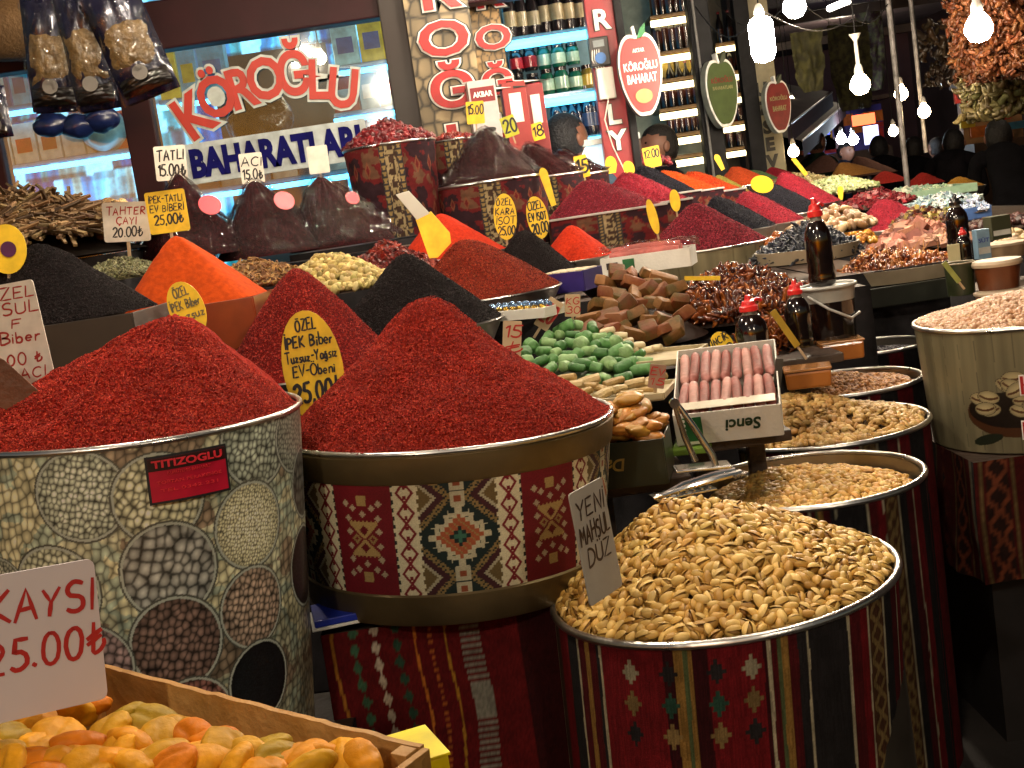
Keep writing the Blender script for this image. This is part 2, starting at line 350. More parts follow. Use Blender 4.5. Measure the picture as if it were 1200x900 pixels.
# ---------------------------------------------------------------- heaps
class Heap:
    def __init__(s, c, R, h, ax=0, ay=0, sq=0, prof=1.0, rnd=.06, seed=0, asp=1, flat=0, lump=.06):
        s.c = np.asarray(c, float); s.R = R; s.h = h; s.a = np.array([ax, ay]); s.sq = sq; s.prof = prof; s.rnd = rnd; s.seed = seed; s.asp = asp; s.lump = lump; s.marks = []
    def pt(s, t, th):
        t = np.asarray(t, float); th = np.asarray(th, float)
        cx, sy = np.cos(th), np.sin(th)
        if s.sq: k = (np.abs(cx)**s.sq+np.abs(sy)**s.sq)**(-1/s.sq)
        else: k = 1
        bx = s.R*k*cx; by = s.R*k*sy*s.asp
        x = s.a[0]+t*(bx-s.a[0]); y = s.a[1]+t*(by-s.a[1])
        tt = np.sqrt(t*t+s.rnd**2)-s.rnd*(1-t)*.0
        z = s.h*(1-np.clip((tt-s.rnd*.4)/(np.sqrt(1+s.rnd**2)-s.rnd*.4), 0, 1)**s.prof)
        z = z+s.h*s.lump*2*(fbm(x/s.R*2.3+5, y/s.R*2.3+9, s.seed)-.5)*(1-t)**.4
        cs_, sn_ = np.cos(th), np.sin(th)
        z = z+s.h*s.lump*.7*(fbm(cs_*3.5+7, sn_*3.5+t*.8, s.seed+2, 3)-.5)*np.minimum(1, t*5)*(1-t)**.6     # slumps that run downhill
        for a0, wd, dp_, t0, t1 in s.marks:
            da = (th-a0+PI) % (2*PI)-PI; m_ = np.exp(-(da/wd)**2)*np.clip((t-t0)/.08, 0, 1)*np.clip((t1-t)/.15, 0, 1); z = z-s.h*dp_*m_+s.h*dp_*.35*np.exp(-((da-wd*1.5)/(wd*.5))**2)*np.clip((t-t0)/.08, 0, 1)*np.clip((t1-t)/.15, 0, 1)
        return np.stack([x, y, z], -1)
    def nrm(s, t, th, e=.01):
        a = s.pt(np.minimum(t+e, 1), th)-s.pt(np.maximum(t-e, .0), th); b = s.pt(t, th+.03)-s.pt(t, th-.03)
        n = np.cross(a, b); n[n[..., 2] < 0] *= -1
        return n/(np.linalg.norm(n, axis=-1)[..., None]+1e-9)
    def grid(s, nt=60, na=120, disp=0, dscale=200, down=0):
        t = np.linspace(0.004, 1, nt)**.8; th = np.linspace(0, 2*PI, na, endpoint=False)
        T, H = np.meshgrid(t, th, indexing='ij'); V = s.pt(T, H)
        if disp:
            d = (fbm(V[..., 0]*dscale, V[..., 1]*dscale+V[..., 2]*dscale*.7, s.seed+3, 3)-.5)*2*disp*np.minimum(1, (1-T)*12)
            V[..., 2] += d
        V = V.reshape(-1, 3)
        i, j = np.meshgrid(np.arange(nt-1), np.arange(na), indexing='ij'); j2 = (j+1) % na
        Q = np.stack([i*na+j, (i+1)*na+j, (i+1)*na+j2, i*na+j2], -1).reshape(-1, 4)
        return V, Q
    def sample(s, n, rs=RS, front=None):
        t = np.sqrt(rs.rand(n)); th = rs.rand(n)*2*PI if front is None else -PI/2+(rs.rand(n)-.5)*2*front
        return t, th
def powder_mat(name, c, c2=None, var=.35, vs=160, rough=.95, bump=.6):
    return M(name, c, rough, var=var, vs=vs, bump=bump, bs=420, c2=c2, spec=.15, dist=.004, detail=6)
def heap(px, py, a, apx, apy, d, mat, label, name='spice_heap', cat='spice heap', sq=0, rs_=1.0, flakes=0, fcol=None, fsize=.003,
         nt=50, na=110, disp=.0012, dscale=140, prof=1.0, rnd=.06, asp=1, z=None, lump=.06, fm=None, front=1.7, group=None, ay=None, flong=1.0, marks=(), spill=0):
    c = P(px, py, d) if z is None else PZ(px, py, z)
    d = dep(c); R = a*d/F
    ap = P(apx, apy, d)
    # the apex's lateral shift and height from the picture, at the same depth
    ax = ap[0]-c[0]; h = ap[2]-c[2]; ax = max(-R*.5, min(R*.5, ax))
    hp = Heap(c, R, h, ax, R*.05 if ay is None else ay*R, sq, prof, rnd, seed=RS.randint(999), asp=asp, lump=lump); hp.marks = list(marks)
    V, Q = hp.grid(nt, na, disp, dscale)
    o = obj(name, qmesh(name, V, Q, mat), None, c)
    tg(o, label, cat, group)
    if flakes:
        t, th = hp.sample(flakes, front=front); pos = hp.pt(t, th); N_ = hp.nrm(t, th)
        pos = pos+N_*(disp*.8)
        T = boxt(1, .7, .35)
        fo = merge('loose_flakes', T, pos, align(N_) @ rotm(flakes, .9), np.stack([fsize*(.5+RS.rand(flakes))*flong, fsize*(.5+RS.rand(flakes)*.8), fsize*(.4+RS.rand(flakes)*.6)], 1),
                   cvar(fcol, flakes, .24, .1), fm or M('flakes_dry', attr=True, rough=.8, var=.2, spec=.25), smooth=False)
        f = obj('loose_flakes', fo, o); f['kind'] = 'stuff'
        if spill:
            th = -PI/2+(RS.rand(spill)-.5)*3.4; rr = R*(1+.035*RS.rand(spill)**2+.0); zz = np.full(spill, .004)+.004*RS.rand(spill); k = fbm(th*6, th*0, 5) > .47; th, rr, zz = th[k], rr[k], zz[k]; n_ = len(th)
            f = obj('spilled_flakes', merge('spilled_flakes', T, np.stack([rr*np.cos(th), rr*np.sin(th), zz], 1), rotm(n_, .6), np.ones((n_, 3))*fsize*(.5+.5*RS.rand(n_, 1)), cvar(fcol, n_, .3, .1), fm or M('flakes_dry'), smooth=False), o); f['kind'] = 'stuff'
    return o, hp, c, R
# ---------------------------------------------------------------- containers
def wrapgrid(R0, R1, h, fn, mat, name='wrap', a0=-PI/2-1.9, a1=-PI/2+1.9, nu=200, nv=100, z0=0, wav=0):
    u = np.linspace(0, 1, nu); v = np.linspace(0, 1, nv); U, Vv = np.meshgrid(u, v, indexing='ij')
    A = a0+(a1-a0)*U; Rr = R0+(R1-R0)*Vv
    if wav: Rr = Rr+wav*(fbm(A*4, Vv*2, 5)-.5)
    X = Rr*np.cos(A); Y = Rr*np.sin(A); Z = z0+h*Vv
    C = fn(A+PI/2, Vv, Rr)      # angle 0 = facing -y ; positive to the right
    i, j = np.meshgrid(np.arange(nu-1), np.arange(nv-1), indexing='ij')
    Q = np.stack([i*nv+j, (i+1)*nv+j, (i+1)*nv+j+1, i*nv+j+1], -1).reshape(-1, 4)
    return qmesh(name, np.stack([X, Y, Z], -1).reshape(-1, 3), Q, mat, np.clip(C, 0, 1).reshape(-1, 3))
cloth_attr = M('woven_cloth', attr=True, rough=.9, var=.22, vs=35, bump=.5, bs=500, spec=.15, dist=.002)
print_attr = M('glossy_print', attr=True, rough=.38, var=.12, vs=6, bump=.03, bs=14, coat=.12)
def rim(R, z, r, mat=steel, n=72, parent=None, name='rim', rr=None, asp=1):
    b = MB(); pr = [(R+r*math.cos(t), z+r*math.sin(t)) for t in np.linspace(0, 2*PI, 13)]
    b.lathe(pr, n, cap0=False, cap1=False); return b.obj(name, mat, parent, smooth=60)
def barrel(c, R, h, label, fn, mat, R0=None, bands=None, shear=0, nu=220, nv=120, name='barrel', cat='barrel', yaw=0, fill=.03, rimr=.006, group=None, inner=steel_dark):
    R0 = R0 or R; yaw = yaw-math.atan2(c[0], c[1])
    t = empty(name, (c[0], c[1], c[2]-h), yaw, label, cat, group)
    b = MB(); b.lathe([(R0-.006, 0), (R-.006, h-.002)], 64, cap1=False); b.obj('body', steel_dark, t, smooth=40)
    obj('printed_wrap', wrapgrid(R0, R, h-.004, fn, mat, nu=nu, nv=nv, z0=.001), t)
    b = MB(); b.lathe([(R-.009, h-.002), (R0+(R-R0)*.6-.016, h*.6), (.001, h*.6)], 64, cap0=False, cap1=False); b.obj('inner_wall', inner, t, smooth=40)
    rim(R, h, rimr, parent=t)
    if bands:
        for z0, z1, bm_ in bands:
            b = MB(); k0 = R0+(R-R0)*z0/h; k1 = R0+(R-R0)*z1/h
            b.lathe([(k0+.001, z0), (k0+.004, z0+.003), (k1+.004, z1-.003), (k1+.001, z1)], 72, cap0=False, cap1=False); b.obj('band', bm_, t, smooth=50)
    if shear:
        for o in t.children:
            if o.name.split('.')[0] in ('body', 'printed_wrap'): xform(o.data, lambda V: V+np.stack([shear*(V[:, 2]-h)*math.cos(yaw), -shear*(V[:, 2]-h)*math.sin(yaw), 0*V[:, 2]], 1))
    return t
def board(px, py, d, w, dp, ztop, label, yaw=0):
    c = P(px, py, d); t = empty('serving_board', (c[0], c[1], 0), yaw, label, 'table'); MB().box((0, 0, ztop-.011), (w, dp, .022)).obj('table_top', darkwood, t, bev=.003)
    for x in (-.3, .3): MB().box((x*w, dp*.3, (ztop-.022)/2), (.035, .035, ztop-.022)).obj('leg', darkwood, t, bev=.003)
def drape(c, w, dp, h, label, fn, yaw=0, name='draped_stand', cat='stand', seed=1, wav=.012, z1=0, nu=300, nv=40, mat=None):
    t = empty(name, (c[0], c[1], c[2]-h), yaw, label, cat)
    # cloth skirt round a box-shaped stand
    per = 2*(w+dp); s = np.linspace(0, per, nu, endpoint=False); v = np.linspace(0, 1, nv)
    def outline(s):
        s = s % per; x = np.where(s < w, -w/2+s, np.where(s < w+dp, w/2, np.where(s < 2*w+dp, w/2-(s-w-dp), -w/2)))
        y = np.where(s < w, -dp/2, np.where(s < w+dp, -dp/2+(s-w), np.where(s < 2*w+dp, dp/2, dp/2-(s-2*w-dp))))
        return x, y
    S, Vv = np.meshgrid(s, v, indexing='ij'); x, y = outline(S)
    n = np.hypot(x/(w/2), y/(dp/2)); k = 1+(wav*2*(fbm(S*9, Vv*1.2, seed)-.35))*(1-Vv)/max(w, dp)*2.2
    X = x*k; Y = y*k; Z = h*Vv
    C = fn(S, Vv*h)
    i, j = np.meshgrid(np.arange(nu), np.arange(nv-1), indexing='ij'); i2 = (i+1) % nu
    Q = np.stack([i*nv+j, i2*nv+j, i2*nv+j+1, i*nv+j+1], -1).reshape(-1, 4)
    obj('cloth_skirt', qmesh('cloth_skirt', np.stack([X, Y, Z], -1).reshape(-1, 3), Q, mat or cloth_attr, np.clip(C, 0, 1).reshape(-1, 3)), t)
    b = MB(); b.box((0, 0, h-.012), (w*.995, dp*.995, .02)); b.obj('table_top', darkwood, t, bev=.003)
    return t
def plain(c):
    c = np.array(c)
    return lambda S, V: c[None, None, :]*(.7+.6*fbm(S*30, V*30, 4))[..., None]
# ---------------------------------------------------------------- patterns
CR = np.array(hexc('d8cfae')); MR = np.array(hexc('701722')); DG = np.array(hexc('1d2b2a')); TN = np.array(hexc('9a8152')); RU = np.array(hexc('a5583a')); TE = np.array(hexc('3c6a58')); DB = np.array(hexc('2c1418'))
BK = np.array([.012, .011, .012])
def sel(C, m_, c): C[m_] = c; return C
def kilim_panel(A, V, R, H=.2):
    x = A*R; y = V*H                # metres
    per = 1.14*R.mean(); xx = (x+per/2) % per-per/2; g = .0034
    C = np.zeros(A.shape+(3,)); C[:] = DG
    hw = .235*.27
    qx = np.round(xx/g); qy = np.round((y-H*.5)/g); q = np.abs(qx)+np.abs(qy)
    gp = np.abs(xx) < hw
    qs = np.abs(np.round(xx/g/2))*2+np.abs(np.round((y-H*.5)/g/2))*2
    sel(C, gp & (qs <= 12) & (qs > 10), CR*.8); sel(C, gp & (qs <= 10), RU); sel(C, gp & (qs <= 8) & (((qx+qy) % 4) == 0), TN)
    sel(C, gp & (qs <= 5), DG); sel(C, gp & (qs <= 3), TE)
    # hooks round the medallion
    ring = (qs > 13) & (qs <= 17); hk = ((np.abs(qx) % 5) <= 1) | ((np.abs(qy) % 5) <= 1)
    sel(C, gp & ring & hk & (np.abs(qx) < 15) & (np.abs(qy) < 17), CR*.75)
    # quarter diamonds in the corners
    cx = hw/g; ccx = np.abs(np.abs(qx)-cx); 
    for cy, rad in ((.14, 17), (.86, 17)):
        dd = np.round((ccx+np.abs((y-H*cy)/g))/2)*2
        sel(C, gp & (dd < rad) & (dd >= rad-4) & (((qx*3+qy*5) % 7) > 1), TN*.8); sel(C, gp & (dd < rad-4) & (dd >= rad-7), DB*2.2); sel(C, gp & (dd < rad-7) & (dd >= rad-10), CR*.6); sel(C, gp & (dd < rad-10), TN*.45)
    for cy in (.16, .84, .02, .98):
        dq = np.maximum(np.abs(qx), np.abs(np.round((y-H*cy)/g))); sel(C, gp & (dq <= 3), CR*.7); sel(C, gp & (dq <= 1), RU*.7)
    # cream strips
    ws = .14*.27; e = np.abs(xx)-hw
    w = (e >= -g*.9*((qy % 4) < 2)) & (e < ws+g*.9*((qy % 4) < 2)); sel(C, w, CR)
    lx = (e-ws/2)/g; zz = np.abs(((y/g) % 10)-5)
    sel(C, w & (np.abs(np.abs(lx)-zz*.75) < .75), MR*1.2); sel(C, w & (np.abs(lx) < .8) & ((qy % 5) < 2), MR*1.1)
    # maroon panel
    mp = e >= ws+g; sel(C, mp, MR)
    mx = per/2-np.abs(xx); sx = np.where(xx > 0, -mx, mx); g3 = .0025; px = np.round(sx/g3); py = np.round((y-H*.5)/g3)
    ap = np.abs(py); hg = (np.abs(px) <= ap*.9+1) & (ap <= 11); sel(C, mp & hg & (ap >= 1), TN*1.35)
    sel(C, mp & (np.abs(px)+np.abs(ap-6) <= 3), MR*.8); sel(C, mp & (ap > 9) & (ap <= 12) & (np.abs(px) <= 11) & ((px % 3) == 0), TN*1.35)
    sel(C, mp & (np.abs(np.abs(px)-6)+ap <= 3), TN); sel(C, mp & (np.abs(np.abs(px)-6)+ap <= 1), MR)
    for ax_, ay_ in ((0, 17), (11, 5), (11, 14), (7, 21), (12, 24), (0, 27)):
        dd = np.abs(np.abs(px)-ax_)+np.abs(ap-ay_); sel(C, mp & (dd <= 2), CR*.55+RU*.2)
    dq = np.maximum(np.abs(px), np.abs(ap-26)); sel(C, mp & (dq <= 3), TN*1.2)
    wv = .82+.3*_h(np.floor(x/.0012), np.floor(y/.0012), 3)
    dirt = .75+.5*fbm(x*12, y*12, 9)
    return C*(wv*dirt)[..., None]*.9
STR = [(-3.3, 'k'), (-1.45, 'c'), (-1.40, 'b'), (-1.25, 'r'), (-1.1, 'k'), (-.985, 'c'), (-.965, 'm'), (-.9, 'o'), (-.86, 'm'), (-.8, 'k'), (-.775, 'c'), (-.755, 'r'), (-.36, 'd'), (-.30, 'o'), (-.25, 'g'), (-.225, 'o'),
       (-.2, 'd'), (-.12, 'r'), (.165, 'd'), (.185, 'c'), (.205, 'm'), (.24, 'g'), (.26, 'o'), (.3, 'm'), (.35, 'k'), (.4, 'c'), (.415, 'k'), (.66, 'c'), (.68, 'm'), (.76, 'r'), (.82, 'c'), (.835, 'z'), (.98, 'c'), (1.0, 'k'), (1.1, 'm'), (1.2, 'c'), (1.22, 'r'), (1.35, 'k'), (1.6, 'r'), (1.9, 'k')]
SC = dict(k=BK*1.3, c=CR*.55, b=np.array(hexc('3a2a20')), r=np.array(hexc('6a141a')), m=np.array(hexc('4a1216')), o=np.array(hexc('8a6a35')), g=np.array(hexc('4d5a3a')), d=np.array(hexc('350d12')), z=np.array(hexc('4a3020')))
def stripes(shift=0, dark=1.0, motif=True, H=.86):
    def fn(A, V, R):
        a = A+shift; a = (a+PI) % (2*PI)-PI; x = a*R; y = V*H
        a = a+.006*(fbm(y*7, x*0, 3)-.5)*2
        C = np.zeros(A.shape+(3,))
        for a0, k in STR: C[a >= a0] = SC[k]
        if motif:
            g = .0075
            for ac, cs in ((-.56, 1), (-.335, 0), (-.08, 0), (.1, 1)):
                for n_, ty in enumerate((.955, .90, .845, .72, .62, .5, .4)):
                    q = np.abs(np.round((a-ac)*R/g))+np.abs(np.round((V-ty)*H/g/1.25))
                    cc = (BK*1.6, TE*.5, TN*.7, BK*1.6, BK*1.4, BK, BK)[n_] if not cs else (CR*.4, TN*.5, BK*1.5, BK*1.5, BK, BK, BK)[n_]
                    if n_ > 2 and cs: continue
                    q = np.abs(np.round((a-ac)*R/g*1.3))+np.abs(np.round((V-ty)*H/g))
                    sel(C, (q <= 2+(n_ > 2)) & (a > -.755) & (a < .165), cc)
            z_ = (a > .85) & (a < .97); q = np.abs(((y/.035) % 1)-.5)*2; sel(C, z_ & (np.abs(np.abs((a-.91)/.06)-q) < .3), TN*.6)
        st = .7+.5*_h(np.floor(x/.0016), np.floor(y/.03), 5)
        wv = .8+.35*_h(np.floor(x/.0014), np.floor(y/.0014), 8)
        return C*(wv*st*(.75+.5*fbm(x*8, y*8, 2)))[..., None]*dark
    return fn
NUTS = [(-30, 568, 52, '1c2026', 60), (97, 548, 46, 'a9ab96', 42), (176, 560, 46, 'b9b28e', 30), (284, 520, 50, '8f9383', 38), (330, 530, 40, '7e8072', 44), (190, 640, 50, '8b8782', 24), (281, 612, 46, 'c9bd92', 70), (352, 592, 40, '55504a', 18),
        (70, 650, 48, 'b8b698', 36), (15, 650, 34, 'a4a28c', 38), (200, 722, 50, '6e5046', 34), (290, 705, 44, '9a7c68', 34), (108, 735, 44, '957474', 26), (362, 690, 46, '2c2026', 60),
        (222, 812, 46, '8a5248', 34), (304, 792, 44, '14161a', 90), (20, 760, 46, '8f8a72', 38), (70, 830, 46, '5a3a30', 34), (140, 860, 46, 'a79b7a', 34), (-60, 680, 46, '8d8672', 36), (-90, 560, 46, '77604e', 36), (-130, 640, 50, '9d997f', 30)]
def nutprint(cx, cy, a, d):
    def fn(A, V, R):
        X = A*a+cx; H = .55
        Y = cy+(1-V)*H*F/d+10                       # unrolled photo pixels
        f1, f2, cid = voro((X+6*fbm(X/30, Y/30, 2))/9.5, (Y+.3*X)/12, 21)
        zz_ = fbm(X/42, Y/42, 31)[..., None]; base = np.where(zz_ > .6, np.array(hexc('7c6650')), np.where(zz_ > .47, np.array(hexc('a09a7c')), np.where(zz_ > .36, np.array(hexc('8c9480')), np.array(hexc('b4a880'))))); bl = fbm(X/60, Y/60, 4)
        C = base*1.5*(1.25-f1*1.1)[..., None]*(.65+.55*cid)[..., None]*np.clip(.35+(f2-f1)*2.6, .35, 1)[..., None]
        C = C*(1-.45*np.clip((Y-640)/90, 0, 1)*np.clip((bl-.3)*3, 0, 1))[..., None]
        for x, y, r, hx, sz in NUTS:
            # bowls on the part that turns away are squeezed in the photo: unroll their x
            x = x-.14*(y-500); s = max(-.97, min(.97, (x-cx)/a)); ux = math.asin(s)*a+cx
            dd = np.hypot(X-ux, Y-y)/r; m_ = dd < 1; k = sz/r*1.0
            f1, f2, cid = voro((X+.3*Y)*k/5.5+x, (Y-.2*X)*k/6.5, int(x+500))
            cc = np.array(hexc(hx))*1.55; f1 = f1*(.85+.5*fbm(X/3, Y/3, 6))
            q = cc*(1.3-f1*1.25)[..., None]*(.7+.5*cid)[..., None]*np.clip(.3+(f2-f1)*2.4, .3, 1)[..., None]*(1-.45*dd**4)[..., None]
            C[m_] = q[m_]; C[(dd >= 1) & (dd < 1.055)] = np.array(hexc('9a9c92')); C[(dd >= 1.055) & (dd < 1.1)] = np.array(hexc('4a4840'))
        C = C.mean(-1, keepdims=True)*.25+C*.75; C = np.clip(C*1.3*np.array([.95, 1.02, .98]), 0, .8)
        return C
    return fn
def tubpat(A, V, R):
    x = A*R; C = np.zeros(A.shape+(3,)); C[:] = np.array(hexc('5a1a1c'))
    per = .37; xx = ((x+.16) % per); st = (xx > .14) & (xx < .18); pt = fbm(x*22+7, V*7, 8); C[pt > .56] = np.array(hexc('2c1a20')); C[pt < .36] = np.array(hexc('5c4030'))
    q = np.abs(((x/.06) % 1)-.5)+np.abs(((V/.5) % 1)-.5); sel(C, (q < .2) & ~st, np.array(hexc('7a4a34'))*.8); sel(C, (q < .12) & ~st, np.array(hexc('5a1a1c')))
    sel(C, (xx > .12) & (xx < .2), BK*2.5); sel(C, st, np.array(hexc('8c7c5c'))); sel(C, st & (fbm(x*160, V*26, 3) > .56), np.array(hexc('3a2a22')))
    g = .006; sel(C, st & (np.abs(xx-.16) < .009) & ((np.floor(V*30) % 4) < 2), np.array(hexc('3a2a22')))
    sel(C, (np.abs(np.abs(xx-.16)-.03) < .004+.005*np.abs(((V*14) % 1)-.5)*2) & ((np.floor(V*42) % 3) > 0), TN*.7)
    return C*(.7+.5*fbm(x*25, V*20, 3))[..., None]
def woodfn(A, V, R):
    x = A*R; C = np.array(hexc('8d8568'))*(.55+.6*fbm(x*60, V*1.2, 3)[..., None]); pl = np.floor(x/.045); e = (x/.045) % 1
    C = C*(.8+.35*_h(pl, pl*0, 2))[..., None]; C[e < .035] *= .55
    return C
def pistprint(A, V, R):
    C = woodfn(A, V, R)*.8; x = A*R; H = .3; y = V*H
    cx, cy = -.055, .165
    bowl = (((x-cx)/.115)**2+((y-.1)/.06)**2 < 1) & (y < .135); C[bowl] = np.array(hexc('4a2c18')); 
    bi = (((x-cx)/.11)**2+((y-.108)/.045)**2 < 1); C[bi] = np.array(hexc('1c140e'))
    rs = np.random.RandomState(4)
    for k in range(17):
        nx = cx-.085+rs.rand()*.17; ny = .105+rs.rand()*.09*(1-abs(nx-cx)/.12); an = (rs.rand()-.5)*1.4
        u = (x-nx)*math.cos(an)+(y-ny)*math.sin(an); w = -(x-nx)*math.sin(an)+(y-ny)*math.cos(an); e = (u/.026)**2+(w/.016)**2
        C[e < 1] = np.array(hexc('b3a57c'))*(1.1-.5*e[e < 1])[:, None]; C[(e < 1.12) & (e >= 1)] = np.array(hexc('3a2c1c'))
        s_ = (e < .8) & (np.abs(w+.004-.008*(u/.026)**2) < .0028); C[s_] = np.array(hexc('5a3a22'))
    lf = (((x+.12)*.8+(y-.03)*.5)/.035)**2+(((y-.035)-(x+.12)*.3)/.013)**2 < 1; C[lf] = np.array(hexc('20261a'))
    gn = (((x-.0)/.03)**2+((y-.03)/.012)**2 < 1); C[gn] = np.array(hexc('6f7a3c'))
    return C*.8
def ruglike(dark=1.0):
    def fn(S, Z):
        C = np.zeros(S.shape+(3,)); C[:] = np.array(hexc('5e1612'))
        u = (S % .26)/.26
        sel(C, (u > .05) & (u < .075), TN*.8); sel(C, (u > .1) & (u < .3), np.array(hexc('3a2018'))); q = np.abs(((Z/.07) % 1)-.5)*2; sel(C, (u > .1) & (u < .3) & (np.abs(np.abs(u-.2)*10-q) < .25), RU*.9)
        sel(C, (u > .33) & (u < .36), TN*.7); sel(C, (u > .5) & (u < .53), CR*.35); sel(C, (u > .53) & (u < .62), BK*3); sel(C, (u > .62) & (u < .65), TN*.5)
        q2 = np.abs(((Z/.09) % 1)-.5)*2+np.abs(u-.82)*14; sel(C, (q2 < .8) & (u > .7) & (u < .95), np.array(hexc('7a3a20'))); sel(C, (q2 < .35) & (u > .7), BK*2)
        wv = .75+.45*_h(np.floor(S/.0025), np.floor(Z/.0025), 8)
        return C*(wv*(.7+.5*fbm(S*9, Z*9, 2)))[..., None]*dark
    return fn
def redcloth(S, Z):
    C = np.zeros(S.shape+(3,)); C[:] = np.array(hexc('4c0e10')); Zr = Z
    for s0, wd, cc, kind in ((.02, .004, '8a5a20', 'l'), (.055, .02, '30503a', 'd'), (.09, .018, '9a9080', 'd'), (.125, .02, '203a2c', 'd'), (.155, .003, '9a5a20', 'l'), (.18, .006, '8a4a20', 'x'), (.205, .003, '8a6420', 'l'), (.245, .034, '6a6a62', 'b'), (.32, .2, '2a080a', 's'), (.4, .3, '0c0808', 's')):
        c = np.array(hexc(cc)); e = np.abs(S-s0+.004*np.sin(Z*25))
        if kind == 'l': C[e < wd/2+.0006] = c
        elif kind == 's': C[(S > s0)] = c
        elif kind == 'x': C[(e < wd/2) & ((np.floor(Z/.006) % 2) == 0)] = c
        elif kind == 'd': C[(e/wd*2+np.abs(((Z/.03) % 1)-.5)*2 < .9)] = c
        else: C[(e < wd/2) & ((np.floor(Z/.0035) % 3) > 0)] = c
    wv = .7+.5*_h(np.floor(S/.002), np.floor(Z/.002), 8)
    return C*wv[..., None]*1.15
# ---------------------------------------------------------------- tags
def oval(w, h, n=28, k=2.4):
    return [(w/2*math.copysign(abs(math.cos(t))**(2/k), math.cos(t)), h/2*math.copysign(abs(math.sin(t))**(2/k), math.sin(t))) for t in np.linspace(0, 2*PI, n, endpoint=False)]
def rrect(w, h, r=.003):
    pts = []
    for cx, cy, a in ((w/2-r, h/2-r, 0), (-w/2+r, h/2-r, PI/2), (-w/2+r, -h/2+r, PI), (w/2-r, -h/2+r, 1.5*PI)):
        for k in range(4): pts.append((cx+r*math.cos(a+k*PI/6), cy+r*math.sin(a+k*PI/6)))
    return pts
def tag(px, py, d, w, h, lines, label, shape='rect', card=card_y, ink=ink_k, tilt=0, yaw=0, pitch=0, inks=None, bold=.0, name='price_tag', cat='price tag', stake=True, box=None, group=None):
    c = P(px, py, d); s = d/F; W = w*s; H = h*s
    t = empty(name, c, 0, label, cat, group, rot=(pitch, math.radians(tilt), yaw))
    b = MB(); poly = oval(W, H) if shape == 'oval' else oval(W, H, k=2.05) if shape == 'ellipse' else rrect(W, H, min(W, H)*.06)
    if shape == 'tongue':
        n = 14; poly = [(W/2*math.cos(a), H/2-W*.75+W*.75*math.sin(a)) for a in np.linspace(0, PI, n)]+[(-W/2*.62, -H/2), (W/2*.62, -H/2)]
    b.prism(poly, -.0012, .0012); cd_ = b.obj('card', card, t)
    if stake and shape != 'tongue':
        b = MB(); b.box((0, .004, -H*.62), (max(.006, W*.07), .003, H*.5)); b.obj('stake', card_t, t)
    if lines:
        n = len(lines); x0, y0, bw, bh = box or (0, 0, .84, .84)
        wts = [l[1] if isinstance(l, tuple) else 1 for l in lines]; tot = sum(wts); y = y0*H+bh*H/2
        groups = {}
        for i, l in enumerate(lines):
            s_ = l[0] if isinstance(l, tuple) else l; hh = bh*H*wts[i]/tot; ik = inks[i] if inks else ink
            if s_:
                ww = bw*W*(l[2] if isinstance(l, tuple) and len(l) > 2 else 1)
                if shape in ('oval', 'ellipse', 'tongue'):
                    yy = (y-hh/2)/H*2; ww *= math.sqrt(max(.25, 1-(max(0, yy) if shape == 'tongue' else abs(yy))**2.6))
                me = hand(s_, ww, hh*.72, ik, thick=.12+bold*2.4)
                sl = (random.random()-.5)*.06
                xform(me, lambda V: np.stack([V[:, 0]+x0*W, V[:, 1]-.0013, V[:, 2]+(y-hh/2)+sl*V[:, 0]], 1))
                groups.setdefault(ik.name, []).append(me)
            y -= hh
        for k, ms in groups.items(): obj('lettering', joinm('lettering', ms), cd_)
    return t
# ================================================================ near barrels and heaps
red_m = powder_mat('red_pepper_flakes', hexc('a02618'), hexc('801a12'), var=.25); red_f = [hexc('a82c1c'), hexc('8c2016'), hexc('9c2618'), hexc('781812'), hexc('b44028')]; red_f2 = [hexc('9e281c'), hexc('842016'), hexc('922418'), hexc('741812'), hexc('ae3c26')]; red_m2 = powder_mat('red_pepper_flakes_deep', hexc('8c2212'), hexc('68140e'))
dred_m = powder_mat('dark_red_pepper', hexc('7c1a14'), hexc('581010'))
blk_m = powder_mat('black_isot_pepper', hexc('171011'), hexc('0d090a')); blk_f = [hexc('1a1213'), hexc('0e0a0b'), hexc('231a1c')]
org_m = powder_mat('orange_pepper_powder', hexc('b8430c'), hexc('a33a0a'), var=.12, vs=40, bump=.25)
orr_m = powder_mat('orange_red_powder', hexc('ae2c10'), hexc('96220e'), var=.15, vs=60)
brd_m = powder_mat('brown_red_pepper', hexc('7e2410'), hexc('5c180e'))
sum_m = powder_mat('sumac', hexc('6c1a26'), hexc('4e1420')); sum_f = [hexc('7c2230'), hexc('4a121c'), hexc('90303c')]
mag_m = powder_mat('bright_sumac', hexc('8e1e2c'), hexc('6c1624'))
blu_m = powder_mat('blue_black_flakes', hexc('181820'), hexc('0e0e14'))
c = P(150, 492, 1.95); R = 198*1.95/F
barrel(c, R, .55, 'largest barrel, wrapped in a glossy print of nuts in bowls, at the left front', nutprint(150, 492, 198, 1.95), print_attr, nu=620, nv=400, fill=.02, rimr=.0045, R0=R*.87)
t_l = empty('brand_label', P(201, 537, 1.95-R-.01), 0, 'red and black TITIZOGLU sticker on the nut-print barrel', 'label', rot=(0, 0, math.radians(12)))
def oncyl(me, Rr, back=.0):
    # bends a flat standing mesh round a vertical cylinder whose axis lies Rr behind it
    return xform(me, lambda V: np.stack([(Rr-V[:, 1])*np.sin(V[:, 0]/Rr), Rr-(Rr-V[:, 1])*np.cos(V[:, 0]/Rr), V[:, 2]], 1))
